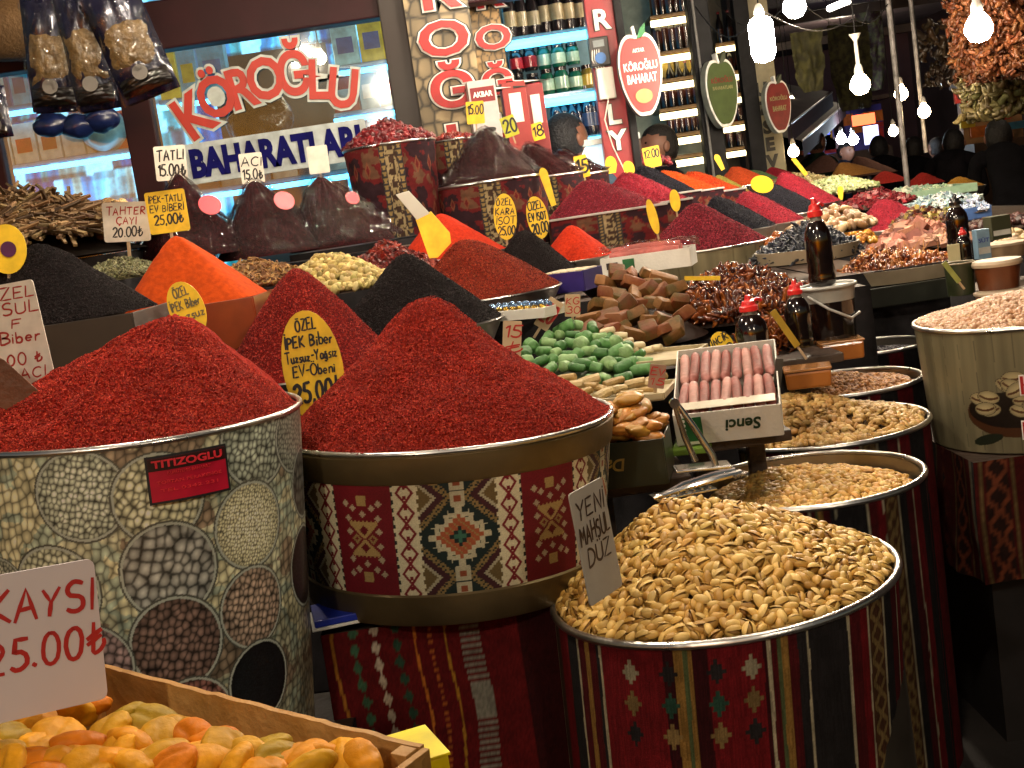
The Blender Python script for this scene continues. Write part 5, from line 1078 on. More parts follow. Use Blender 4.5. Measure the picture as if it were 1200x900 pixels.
# ---- sauce bottles
syr = M('dark_syrup', hexc('120806'), .12, var=.1, spec=.6, coat=.6); clearp = film_mat('clear_plastic', (.93, .94, .93), .12, bs=8)
def bottle(c, h, r, label, cap=red_pl, group=None):
    t = empty('sauce_bottle', c, random.random(), label, 'bottle', group)
    b = MB(); pr = [(r*.92, 0), (r, .03*h), (r, .1*h), (r*.94, .14*h), (r, .18*h), (r*.94, .25*h), (r, .3*h), (r*.96, .4*h), (r, .5*h), (r*.9, .62*h), (r*.6, .72*h), (r*.4, .76*h)]
    b.lathe(pr, 28); b.obj('bottle_body', syr, t, smooth=60)
    b = MB(); b.lathe([(r*.62, .7*h), (r*.42, .765*h), (r*.42, .83*h)], 20, cap0=False); b.obj('neck', M('clear_neck', hexc('6a6258'), .2, coat=.5), t, smooth=50)
    b = MB(); b.lathe([(r*.56, .79*h), (r*.56, .85*h), (r*.45, .87*h)], 24); b.obj('cap', cap, t, smooth=40)
    b = MB(); b.lathe([(r*.45, .868*h), (r*.38, .92*h), (r*.2, .94*h), (r*.16, h), (r*.05, h+.001)], 16); b.obj('spout', cap, [x for x in t.children if x.name.startswith('cap')][0], smooth=40)
    b = MB(); b.tube([(0, 0, .9*h), (r*.7, 0, .93*h), (r*.95, 0, .9*h)], r*.12, 8); b.obj('pump_lever', cap, t, smooth=40) if r > .022 else None
    return t
bottle(P(886, 432, 2.85), .165, .037, 'nearest black sauce bottle with a red pump top, beside the white carton')
bottle(P(939, 406, 3.15), .165, .033, 'black sauce bottle with a red cap left of the syrup bucket')
bk = empty('syrup_bucket', at(976, 396, 3.35), 0, 'clear plastic bucket of black syrup with a white handle', 'bucket')
bR = .069
MB().lathe([(bR*.9, 0), (bR*.97, .1)], 40).obj('syrup', syr, bk, smooth=40)
MB().lathe([(bR*.965, .1), (bR*1.02, .138)], 40, cap0=False, cap1=False).obj('bucket_wall', M('milky_wall', hexc('8c8a84'), .3, var=.2, coat=.4), bk, smooth=40)
rim(bR*1.04, .138, .005, M('milky_plastic', hexc('a8a8a4'), .35), parent=bk); MB().lathe([(bR*1.03, .136), (.001, .14)], 40, cap0=False, cap1=False).obj('lid', M('milky_plastic', (0, 0, 0)), bk, smooth=20)
MB().tube([(-bR*.9, -bR*.55, .12), (-bR*.3, -bR*1.15, .085), (bR*.5, -bR*1.1, .055), (bR*1.04, -bR*.3, .06)], .0035, 8).obj('handle', M('milky_plastic', (0, 0, 0)), bk, smooth=60)
bottle(np.array(bk.location)+np.array([-.01, -.0, .142]), .225, .035, 'tall black sauce bottle with red cap standing on the syrup bucket')
bottle(P(1124, 288, 3.95), .16, .034, 'black bottle with black cap behind the skewered dates', cap=M('black_cap', hexc('101014'), .3, coat=.4))
bottle(P(1131, 306, 3.8), .1, .022, 'small dark bottle with a red top beside the green can')
def slab(px, py, d, w, dp, h, label, col_, yaw=0):
    t = empty('caramel_tub', P(px, py, d), yaw, label, 'tub'); MB().box((0, 0, h/2), (w, dp, h), taper=1.04).obj('contents', M('caramel', hexc('9a5c24'), .4, var=.15, coat=.4), t, bev=.006)
    MB().box((0, 0, h+.003), (w*1.08, dp*1.08, .005)).obj('lid', M('clear_lid', hexc('a87444'), .15, coat=.6), t, bev=.002); return t
slab(948, 452, 2.95, .1, .08, .04, 'clear tub of caramel paste behind the pale pistachios', 0, -.2); slab(986, 420, 3.3, .105, .08, .045, 'clear tub of caramel paste in front of the syrup bucket', 0, -.1)
# ---- right part of the middle: black fruit, skewered dates
def oval_tray(px, py, d, w, dp, h, label, mat):
    t = empty('oval_tray', P(px, py, d), -.1, label, 'tray'); b = MB(); b.lathe([(1, 0), (1.08, h), (1.1, h), (1.02, 0)], 48, cap0=False, cap1=False)
    b.lathe([(.001, .002), (1.01, .002)], 48, cap0=False, cap1=False); me = b.mesh('tray_shell', mat, 40); xform(me, lambda V: V*np.array([w/2, dp/2, 1])); obj('tray_shell', me, t); return t
beige = M('beige_plastic', hexc('9a8e78'), .45, var=.1)
oval_tray(947, 304, 3.95, .29, .26, .04, 'beige tray under the blue-black dried fruit', beige)
chips(945, 298, 56, 945, 252, 3.98, 1500, bent(3, .5, .11, .07, .5), .055, [hexc('121624'), hexc('0c0e16'), hexc('1c2436')], 'blue-black dried fruit heap behind the tall sauce bottle', 'fruit_heap', mat=M('dark_fruit', attr=True, rough=.45, var=.3, vs=60), smooth=True, basec=(.01, .01, .012), tilt=.5, prof=.7)
chips(905, 296, 24, 912, 268, 4.1, 250, T_rnd, .026, [hexc('a06018'), hexc('8a4a10')], 'amber dried fruit at the left end of the blue-black heap', 'fruit_heap', mat=gloss, smooth=True)
oval_tray(1058, 326, 4.75, .455, .36, .05, 'long beige tray under the skewered dates', beige)
chips(1052, 318, 72, 1045, 263, 4.8, 1500, bent(3, .5, .16, .14, .5), .05, [hexc('6a3414'), hexc('8a4c20'), hexc('542410'), hexc('a0662c')], 'glossy brown skewered dates in the long beige tray', 'date_heap', mat=gloss, smooth=True, basec=srgb((.12, .06, .03)), tilt=1.3, prof=.55, rnd=.6, asp=.7)
q = 30; rs_ = np.random.RandomState(5); c_ = P(1052, 318, 4.8)
for k in range(34):
    x = rs_.uniform(-.2, .2); z = .02+rs_.rand()*.09; yy = -.13+z*.8
    o = MB().tube([(0, 0, -.024), (.002, 0, .024)], .0014, 5).obj('skewer', M('skewer_wood', hexc('c08a50'), .6), None, loc=c_+np.array([x, yy-.02, z]), rot=(rs_.uniform(-.3, .3), rs_.uniform(-.7, .7), 0)); tg(o, 'thin wooden skewer sticking out of the dates', 'skewer', 'skewers in the date heap')
chips(1075, 285, 50, 1070, 252, 5.15, 200, boxt(1, .9, .6), .043, [hexc('8a5a48'), hexc('a07460'), hexc('6a3c30')], 'pinkish brown fruit paste lumps behind the skewered dates', 'sweet_heap', tilt=.6)
chips(972, 268, 50, 975, 236, 4.5, 260, T_egg, .04, [hexc('a8845c'), hexc('8e6a44'), hexc('b89c78')], 'tan dried figs heaped behind the tall sauce bottle', 'fig_heap', smooth=True, mat=M('pieces_semi'))
chips(1000, 285, 26, 1003, 256, 4.95, 200, T_rnd, .022, [hexc('b07820'), hexc('8a5614')], 'amber raisins between the black fruit and the dates', 'raisin_heap', smooth=True, mat=gloss)
chips(1110, 282, 30, 1105, 266, 5.0, 120, boxt(1, .5, .4), .04, [hexc('94705c'), hexc('7c5848')], 'rosy brown fruit leather pieces by the black bottle', 'sweet_heap', tilt=.5)
# ---- right-hand table goods
lt = empty('lidded_tub', at(1171, 340, 3.55), 0, 'brown paste tub with a white lid above the hazelnuts', 'tub')
MB().lathe([(.052, 0), (.062, .072)], 40).obj('tub_body', M('brown_tub', hexc('5c3018'), .35, coat=.4, var=.2), lt, smooth=40); MB().lathe([(.066, .07), (.068, .078), (.064, .086), (.001, .088)], 40, cap1=False).obj('lid', M('cream_lid', hexc('b8a890'), .4, var=.12), lt, smooth=40)
lt2 = empty('lidded_tub', at(1172, 356, 3.5), 0, 'second brown tub right under the white-lidded one', 'tub'); MB().lathe([(.055, -.03), (.062, .03)], 40).obj('tub_body', M('brown_tub', (0, 0, 0)), lt2, smooth=40); MB().lathe([(.066, .03), (.067, .036), (.001, .037)], 40, cap1=False).obj('lid', M('cream_lid', (0, 0, 0)), lt2, smooth=40)
lt3 = empty('lidded_tub', at(1176, 298, 4.1), 0, 'low white-lidded tub behind the brown paste tub', 'tub'); MB().lathe([(.06, -.01), (.07, .03)], 40).obj('tub_body', M('white_tub', hexc('9a8468'), .4), lt3, smooth=40); MB().lathe([(.075, .03), (.076, .038), (.001, .04)], 40, cap1=False).obj('lid', M('cream_lid', (0, 0, 0)), lt3, smooth=40)
cn = empty('green_can', at(1127, 345, 3.6), 0, 'dark green cylindrical can holding cards beside the dates', 'can'); MB().lathe([(.037, 0), (.04, .09)], 32, cap1=False).obj('can_body', M('can_green', hexc('28301c'), .4, var=.3), cn, smooth=40); rim(.041, .09, .002, beige, 40, cn)
def pack(px, py, d, w, dp, h, colr, label, text=None, tc=None, yaw=0, name='packet'):
    t = empty(name, P(px, py, d), yaw, label, 'packet'); MB().box((0, 0, h/2), (w, dp, h)).obj('carton_body', M(name+'_'+str(px), hexc(colr), .5, var=.15, vs=20), t, bev=.002)
    if text: obj('lettering', xform(tmesh(text, h*.2, tc or ink_b, w=w*.8), lambda V: V+np.array([0, -dp/2-.001, h*.62])), t)
    MB().box((0, -dp/2-.0005, h*.28), (w*.86, .001, h*.22)).obj('print_panel', M('print_'+str(px), hexc('c8c8c0' if px != 1150 else '2c4c80'), .5), t); return t
pack(1152, 303, 3.9, .042, .03, .09, '7c9cb4', 'blue and white carton beside the black bottle', 'SÜT', yaw=.1); pack(1170, 280, 4.4, .075, .05, .08, '3a3c28', 'dark olive carton at the right behind the black bottle', None, yaw=.2)
pack(1120, 318, 3.75, .035, .006, .08, 'b0a880', 'small cream card packet beside the small dark bottle', None, yaw=-.3)
chips(1190, 292, 22, 1190, 268, 4.6, 90, T_egg, .05, [hexc('b09a78'), hexc('9a8460')], 'beige dried fruit at the right edge', 'fruit_heap', smooth=True, mat=M('pieces_semi'))
chips(1175, 262, 40, 1180, 255, 5.2, 160, T_egg, .045, [hexc('4a2c28'), hexc('33201e')], 'dark brown dates in a far tray at the right edge', 'date_heap', smooth=True, mat=M('pieces_semi'))
# supports
board(858, 520, 2.66, .2, .24, P(856, 516, 2.5)[2]-.004, 'dark wooden board under the white carton of pink rolls')
board(742, 560, 2.50, .2, .2, P(742, 560, 2.42)[2]-.006, 'dark wooden board under the fig box')
stand(700, 480, 3.2, .58, .55, P(688, 440, 2.92)[2]-.012, 'dark draped table under the green sweets')
stand(745, 430, 3.75, .72, .75, P(745, 402, 3.42)[2]-.012, 'dark draped table under the brown jelly blocks')
board(925, 408, 3.35, .17, .42, P(976, 396, 3.35)[2]-.01, 'dark board carrying the sauce bottles and the syrup bucket')
c_ = P(1045, 340, 3.85); board(1058, 328, 4.85, .66, .5, P(1058, 328, 4.75)[2]-.004, 'thin dark board under the tray of skewered dates'); drape((P(1045, 340, 4.85)[0], 4.95, P(1058, 328, 4.75)[2]-.03), .62, .5, P(1058, 328, 4.75)[2]-.03, 'dark-topped table with a patterned rug hanging in front under the dates', ruglike(.8), seed=8)
MB().box((0, 0, 0), (.375, .02, .07)).obj('dark_box', M('dark_board', (.012, .014, .01), .4), None, bev=.003, loc=P(1057, 345, 4.55), rot=(0, 0, 0)); o = bpy.data.objects['dark_box.001'] if 'dark_box.001' in bpy.data.objects else bpy.data.objects['dark_box']
tg(o, 'long dark board along the table edge below the skewered dates', 'board')
stand(1225, 335, 3.95, .42, .5, P(1171, 342, 3.55)[2]-.035, 'dark table under the lidded tubs at the right')
# ================================================================ more price tags
TG = [(148, 260, 3.25, 54, 46, [('TAHTER', 1), ('ÇAYI', .9, .5), ('20.00₺', 1.2, .75)], 'white card reading TAHTER ÇAYI in the green herbs', 'rect', card_w, [ink_r, ink_r, ink_k], 6),
 (196, 248, 3.15, 47, 49, [('İPEK-TATLI', 1), ('EV BİBERİ', 1), ('25,00₺', 1.4, .85), ('', .4)], 'square yellow card at the tip of the orange cone', 'rect', card_y, None, 1),
 (200, 191, 3.95, 37, 40, [('TATLI', 1), ('15.00₺', 1.1)], 'white card reading TATLI 15.00 on the left film-wrapped heap', 'rect', card_w, None, 4),
 (295, 197, 4.0, 27, 35, [('ACI', 1), ('15.0₺', 1.1)], 'small white card on the middle film-wrapped heap', 'rect', card_w, None, 2),
 (373, 187, 4.05, 24, 32, None, 'blank shiny white card on the right film-wrapped heap', 'rect', card_w, None, 2),
 (8, 292, 2.6, 46, 58, None, 'yellow oval tag with a purple mark, cut by the left edge', 'ellipse', card_y, None, 8),
 (592, 254, 3.9, 27, 54, [('ÖZEL', 1), ('KARA', 1), ('İSOT', 1), ('25,00', 1.2)], 'left of two yellow oval tags behind the small black heap', 'ellipse', card_y, None, 4),
 (630, 255, 3.95, 25, 50, [('ÖZEL', 1), ('EV İSOT', 1), ('20,00', 1.2)], 'right of two yellow oval tags behind the small black heap', 'ellipse', card_y, None, -4),
 (642, 219, 4.5, 10, 46, None, 'narrow edge-on yellow tag by the square sumac tub', 'tongue', card_y, None, -10),
 (765, 254, 4.15, 11, 42, None, 'narrow yellow tag left of the large sumac heap', 'ellipse', card_y, None, -8),
 (791, 235, 4.5, 12, 26, None, 'small yellow tag behind the large sumac heap', 'ellipse', card_y, None, -2),
 (557, 132, 4.7, 21, 26, [('15.00', 1), ('', .5)], 'small yellow card at the tip of the tall film-wrapped heap', 'rect', card_y, None, 4),
 (597, 148, 5.0, 17, 24, [('20', 1)], 'yellow-green card left of the AKBAR cartons tip', 'rect', M('lime_card2', hexc('b8b820'), .5), None, -12),
 (630, 154, 5.4, 14, 20, [('18', 1)], 'yellow card beside the man in blue', 'rect', card_y, None, -8),
 (682, 195, 5.3, 15, 26, [('15', 1)], 'yellow card in front of the lit counter', 'rect', card_y, None, -6),
 (716, 193, 5.6, 14, 20, None, 'yellow tag over the back row sumac', 'tongue', card_y, None, 0),
 (737, 197, 5.6, 13, 17, None, 'small round yellow tag by the pepper strips', 'ellipse', card_y, None, -12),
 (764, 184, 5.9, 20, 24, [('12.00', 1), ('', .6)], 'square yellow card over the pepper strips', 'rect', card_y, None, -4),
 (893, 216, 5.15, 27, 20, None, 'round yellow lid-like tag over the blue-black heap', 'ellipse', card_y, None, 18),
 (843, 190, 6.3, 7, 20, None, 'thin yellow tag in the far back row', 'tongue', card_y, None, -20),
 (985, 226, 5.9, 7, 16, None, 'tiny yellow tag in front of the pale green nuts', 'tongue', card_y, None, 4),
 (937, 195, 6.6, 5, 26, None, 'thin yellow stick leaning over the cream seeds', 'rect', card_y, None, -32),
 (600, 398, 2.8, 22, 44, [('15', 1), ('₺', 1)], 'tan card between the steep red heap and the foil tray', 'rect', card_t, [ink_r, ink_r], 10),
 (643, 368, 2.98, 18, 38, [('20', 1)], 'slanted tan card at the end of the foil tray', 'rect', card_t, [ink_r], 40),
 (671, 358, 3.0, 18, 26, [('KG', 1), ('30', 1)], 'small tan card before the jelly blocks', 'rect', card_t, [ink_r, ink_r], 8),
 (770, 441, 2.55, 19, 28, [('EV', 1), ('15', 1)], 'pinkish card between the nougat and the white carton', 'rect', M('pink_card', hexc('8a6a58'), .6), [ink_r, ink_r], 14),
 (912, 437, 2.58, 9, 34, None, 'dark edge-on card at the corner of the white carton', 'rect', M('dark_card', hexc('3a342c'), .6), None, 12),
 (846, 404, 2.9, 26, 32, [('İNCİR', 1), ('20', 1.2)], 'yellow oval tag behind the white carton', 'ellipse', card_y, None, -22),
 (920, 385, 3.05, 8, 52, None, 'long narrow yellow-brown card leaning between the sauce bottles', 'rect', M('ochre_card', hexc('a08020'), .5), None, -28),
 (1115, 319, 3.5, 6, 30, None, 'slim green tag stuck in the hazelnuts', 'rect', M('green_tag', hexc('88904a'), .5), None, -32),
 (823, 326, 3.4, 42, 5, None, 'thin yellow stick lying on the brown dried fruit', 'rect', card_y, None, 8),
 (90, 0, 0, 0, 0, None, None, None, None, None, 0)]
for px, py, d, w, h, ln, lb, shp, cdm, inks, tl in TG:
    if lb is None: continue
    tag(px, py, d, w, h, ln, lb, shp, card=cdm, inks=inks, tilt=tl, bold=.02, stake=h > 20 and shp != 'tongue')
MB().lathe([(.016, 0), (.016, .0015)], 20).obj('purple_mark', M('purple_print', hexc('4a1448'), .5), [o for o in bpy.data.objects if o.get('label', '').startswith('yellow oval tag with a purple')][0], loc=(.004, -.002, .0), rot=(PI/2, 0, 0))
# scoop-shaped bright tag
sc_ = empty('plastic_scoop', P(499, 262, 3.3), 0, 'bright yellow plastic scoop with a white handle above the brownish red heap', 'scoop', rot=(0, math.radians(-8), .1))
k = 3.3/F
MB().prism([(x*k, -z*k) for x, z in [(-10, -8), (10, -12), (24, 18), (22, 30), (2, 42), (-8, 40)]], -.002, .002).obj('blade', M('glowing_yellow', hexc('e0b030'), .3, emis=.6, coat=.3), sc_, bev=.0015)  # emission on the blade stands in for light falling on the plastic
MB().prism([(x*k, -z*k) for x, z in [(-24, -42), (-8, -42), (8, -10), (-9, -7)]], -.003, .003).obj('handle', white, sc_, bev=.0015)
# ================================================================ ground, canopy, shop fronts
n = 120; xs = np.linspace(-60, 60, n); V = np.array([(x, y, 0) for x in xs for y in xs+40]); i, j = np.meshgrid(np.arange(n-1), np.arange(n-1), indexing='ij')
Q = np.stack([i*n+j, (i+1)*n+j, (i+1)*n+j+1, i*n+j+1], -1).reshape(-1, 4)
tg(obj('ground', qmesh('ground', V, Q, M('dark_paving', hexc('2a2624'), .55, var=.5, vs=3, bump=.3, bs=8))), kind='structure')
cs_ = PZ(1150, 765, .004); b = MB(); b.box((cs_[0]+.6, cs_[1]+.02, .004), (2.6, .12, .004)); o = b.obj('painted_kerb_line', M('blue_paint', hexc('2c3658'), .5, var=.4, vs=12)); tg(o, kind='structure')
mb_ = MB()
o = None
# the roof of the arcade over the alley
o = MB().box((2.4, 11, 3.35), (8.6, 22, .08)).obj('alley_roof', M('roof_dark', hexc('4a3c40'), .8, var=.5, vs=2)); tg(o, 'dark roof of the covered alley over the stalls', 'roof')
for k in range(6):
    o = MB().box((2.4, 2.4+k*3.4, 3.24), (8.5, .12, .12)).obj('roof_beam', darkwood, None, bev=.01); tg(o, 'dark timber beam under the alley roof', 'beam', 'beams under the alley roof')
YF = 5.6
frm = M('maroon_frame', hexc('280a10'), .5, var=.3, vs=5, spec=.2); frg = M('brown_metal_frame', hexc('2c2624'), .5, .3, var=.3, vs=5)
def xz(px, py, y=YF): p = PY(px, py, y); return p[0], p[2]
def post(px, py, w, y, mat, label, dp=.1, z0=0, z1=3.3, name='shop_post', cat='post'):
    x, z = xz(px, py, y); o = MB().box((x, y, (z0+z1)/2), (w*y/F, dp, z1-z0)).obj(name, mat, None, bev=.006); return tg(o, label, cat)
post(170, 165, 34, YF, frm, 'maroon post between the left shop window and the lettered one')
post(478, 80, 44, YF-.05, frg, 'broad brown metal post left of the stone-pattern sign column', .12)
x0, z0 = xz(300, 22); o = MB().box((x0-.3, YF-.02, z0+.02), (3.2, .12, .2)).obj('shop_lintel', frm, None, bev=.008); tg(o, 'maroon lintel beam over the lettered shop window', 'beam')
zl = z0-.08
o = MB().box((x0-.6, YF+.05, zl+.2+.55), (4.2, .1, .9)).obj('upper_wall', M('plaster_brown', hexc('5a4630'), .8, var=.4, vs=3, bump=.4, bs=12)); tg(o, 'brown plaster wall above the shop window', 'wall')
# lower wall below the windows
o = MB().box((-1.4, YF, .55), (3.2, .14, 1.1)).obj('shop_plinth', M('plinth', hexc('2c201c'), .7, var=.3)); tg(o, 'dark wall below the shop windows', 'wall')
# window glass
xl, _ = xz(188, 180); xr, _ = xz(456, 100)
gl = film_mat('window_glass', (.92, .96, .97), .12, bs=.6)
gl.node_tree.nodes['Bump'].inputs['Strength'].default_value = .05
win = empty('shop_window', ((xl+xr)/2, YF-.02, 1.1), 0, 'lettered shop window reading KÖROĞLU BAHARATLARI', 'shop window')
MB().box((0, 0, (zl-1.1)/2), (xr-xl, .006, zl-1.1)).obj('pane', gl, win)
def lettersP(s, pts, size, y, mats, parent, offs, rots=None, hs=None, wx=1):
    for off, dy, mt in mats:
        ms = []
        for k, ch in enumerate(s):
            x, z = xz(pts[k][0], pts[k][1], y); me = xform(tmesh(ch, size, mt, off=off*size, ext=.002), lambda V: V*np.array([wx, 1, 1]))
            a_ = math.radians(rots[k] if rots else 0); kk = hs[k] if hs else 1
            ms.append(xform(me, lambda V: np.stack([(V[:, 0]*math.cos(a_)+V[:, 2]*math.sin(a_))*kk+x-offs[0], V[:, 1]*1.0+y+dy-offs[1]-.0045*(k % 2)*(dy > -.05), (-V[:, 0]*math.sin(a_)+V[:, 2]*math.cos(a_))*kk+z-offs[2]], 1)))
        obj('lettering', joinm('lettering', ms), parent)
sw = M('sign_white'); sr_ = M('sign_red'); srd = M('window_red', hexc('b02818'), .5, var=.1); sdk = M('sign_dark', hexc('18241f'), .5)
lettersP('KÖROĞLU', [(228, 138), (255, 116), (283, 106), (312, 95), (345, 90), (373, 96), (402, 106)], .25, YF-.03, [(.075, -.004, M('pale_outline', hexc('b8c4c0'), .5)), (.028, -.01, srd)], win, win.location, [-26, -14, -8, -2, 2, 8, 14], [1, .95, .92, .95, .95, .9, .9], wx=.84)
bx_ = [xz(228, 205), xz(425, 165)]
xm = (bx_[0][0]+bx_[1][0])/2; zm = xz(326, 178)[1]
MB().box((xm-win.location.x, -.012, zm-win.location.z), (bx_[1][0]-bx_[0][0]+.05, .004, .17)).obj('sticker_strip', M('pale_strip', hexc('b8c4c6'), .6), win)
me = tmesh('BAHARATLARI', .17, M('window_blue', hexc('10105a'), .7, spec=.1), off=.009, ext=.002, w=bx_[1][0]-bx_[0][0], hmax=.125); obj('lettering', xform(me, lambda V: V+np.array([xm-win.location.x, -.018, zm-win.location.z])), win)
win2 = empty('shop_window', (xz(80, 150)[0]-.1, YF-.02, 1.1), 0, 'smaller shop window at the far left behind the hanging bags', 'shop window'); MB().box((0, 0, (zl-1.1)/2), (.72, .006, zl-1.1)).obj('pane', gl, win2)
post(-5, 170, 20, YF, frm, 'maroon post at the left edge of the shop front')
# interior of the lit shop
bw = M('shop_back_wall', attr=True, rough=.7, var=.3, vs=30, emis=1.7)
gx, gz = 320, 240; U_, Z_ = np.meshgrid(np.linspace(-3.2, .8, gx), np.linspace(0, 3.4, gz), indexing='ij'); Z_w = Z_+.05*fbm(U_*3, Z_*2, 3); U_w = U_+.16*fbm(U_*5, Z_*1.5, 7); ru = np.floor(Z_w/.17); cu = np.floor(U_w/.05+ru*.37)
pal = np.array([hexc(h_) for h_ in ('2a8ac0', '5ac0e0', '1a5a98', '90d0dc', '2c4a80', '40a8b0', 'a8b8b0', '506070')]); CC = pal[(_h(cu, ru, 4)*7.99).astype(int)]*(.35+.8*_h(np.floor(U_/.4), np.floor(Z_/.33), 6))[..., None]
ed = ((Z_w/.17) % 1 < .14); CC[ed] *= .3; CC *= (.55+.9*np.abs(((U_w/.05+ru*.37) % 1)-.5)*1.6)[..., None]; hl = _h(cu, ru, 9) > .86; CC[hl] = CC[hl]*.3+np.array([.45, .75, .85]); i, j = np.meshgrid(np.arange(gx-1), np.arange(gz-1), indexing='ij'); QQ_ = np.stack([i*gz+j, (i+1)*gz+j, (i+1)*gz+j+1, i*gz+j+1], -1).reshape(-1, 4)  # pale highlights on the packs are painted into the colour
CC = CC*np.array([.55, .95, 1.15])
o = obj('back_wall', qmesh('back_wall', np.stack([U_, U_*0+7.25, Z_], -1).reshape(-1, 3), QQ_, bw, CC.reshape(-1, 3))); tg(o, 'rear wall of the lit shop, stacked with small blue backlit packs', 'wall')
cyan = M('cyan_tube', (.1, .8, 1), .5, emis=5, ecol=(.10, .62, 1.0), var=0)
shelfm = M('glass_shelf', hexc('4c7a88'), .2, coat=.4)
PKC = ['c8b030', 'b83030', 'd0d0c8', '3078a0', '902c34', '88a8b0', 'c06a28', '2c5070']
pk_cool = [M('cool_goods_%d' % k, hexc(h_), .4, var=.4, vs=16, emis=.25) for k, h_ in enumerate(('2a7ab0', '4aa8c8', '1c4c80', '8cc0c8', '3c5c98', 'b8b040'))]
pkm = [M('goods_%d' % k, hexc(h_), .45, var=.3, vs=18) for k, h_ in enumerate(PKC)]
def goods(x0, x1, y, z, h, wmin, wmax, label, group, mats=pkm, name='goods_packet', cat='packet'):
    x = x0
    while x < x1-.04:
        w = random.uniform(wmin, wmax); hh = h*random.uniform(.8, 1)
        t = empty(name, (x+w/2, y, z), random.uniform(-.05, .05), label, cat, group); m1, m2 = random.sample(mats, 2)
        bb_o = MB().box((0, 0, hh/2), (w*.93, .09, hh)).obj('box_body', m1, t, bev=.003); MB().box((0, -.0465, hh*.45), (w*.6, .002, hh*.35)).obj('print_panel', m2, bb_o)
        x += w
def shelf(px0, px1, py, y, label, dp=.3, light=cyan, name='shop_shelf', lw=.013, mat=shelfm, lz=-.03):
    a_, z = xz((px0+px1)/2, py, y); xa = xz(px0, py, y)[0]; xb = xz(px1, py, y)[0]
    t = empty(name, ((xa+xb)/2, y, z), 0, label, 'shelf'); MB().box((0, dp/2, 0), (xb-xa, dp, .02)).obj('board', mat, t, bev=.003)
    MB().tube([(-(xb-xa)/2, -.01, lz), ((xb-xa)/2, -.01, lz)], lw, 8).obj('light_tube', light, t, smooth=50)
    return xa, xb, z
xa, xb, z = shelf(-20, 160, 118, 6.5, 'upper lit shelf at the far left of the shop'); goods(xa, xb, 6.6, z+.01, .27, .09, .14, 'bright packet on the upper left shelf', 'packets on the upper left shelf', pk_cool)
xa, xb, z = shelf(-20, 165, 187, 6.5, 'lower lit shelf at the far left of the shop'); goods(xa, xa+.75, 6.6, z+.01, .2, .1, .14, 'red and white packet on the lower left shelf', 'packets on the lower left shelf', [pkm[1], pkm[2], pkm[4], pkm[2]])
gj = empty('glass_jar', (xz(125, 170, 6.55)[0], 6.55, z+.01), 0, 'round frosted jar on the lower left shelf', 'jar'); MB().lathe([(.05, 0), (.1, .05), (.12, .11), (.1, .17), (.06, .2)], 28).obj('jar_body', M('frosted_glass', hexc('8fb4b8'), .25, coat=.5), gj, smooth=60); MB().lathe([(.062, .2), (.062, .23)], 24).obj('lid', M('jar_lid', hexc('6c4c30'), .4), gj, smooth=40)
xa, xb, z = shelf(190, 455, 212, 6.5, 'lowest lit shelf behind the lettered window'); goods(xa, xb, 6.6, z+.01, .14, .1, .16, 'packet on the lowest shelf behind the lettered window', 'packets on the lowest window shelf', [pkm[3], pkm[5], pkm[7], pkm[2]])
xa, xb, z = shelf(185, 260, 115, 6.5, 'lit shelf at the left end of the lettered window'); goods(xa, xb, 6.6, z+.01, .28, .09, .16, 'blue packet behind the first letters', 'packets behind the first window letters', pk_cool)
xa, xb, z = shelf(390, 465, 130, 6.4, 'lit shelf at the right end of the lettered window'); goods(xa, xb, 6.5, z+.01, .22, .09, .16, 'pale packet at the right end of the lettered window', 'packets behind the last window letters', [pkm[2], pkm[4], pkm[5]])
xa, xb, z = shelf(390, 465, 75, 6.4, 'upper lit shelf at the right end of the lettered window'); goods(xa, xb, 6.5, z+.01, .25, .09, .16, 'packet on the upper shelf right of the letters', 'packets on the upper right window shelf', pk_cool)
o = MB().box((xz(320, 100, 7.0)[0], 7.0, 1.9), (.62, .04, 1.2)).obj('wall_panel', M('pale_panel', hexc('3a5058'), .6, var=.3, vs=4)); tg(o, 'pale grey panel behind the window letters', 'panel')
bagm = M('dark_foil_bag', hexc('241c18'), .25, .4, var=.5, vs=20, bump=.8, bs=18, coat=.4, dist=.03)
tg(obj('foil_bag', blobmesh('foil_bag', .16, .09, .13, 3, bagm, .3, 10), None, PY(305, 142, 6.3)), 'crumpled dark foil bag behind the window letters', 'bag')
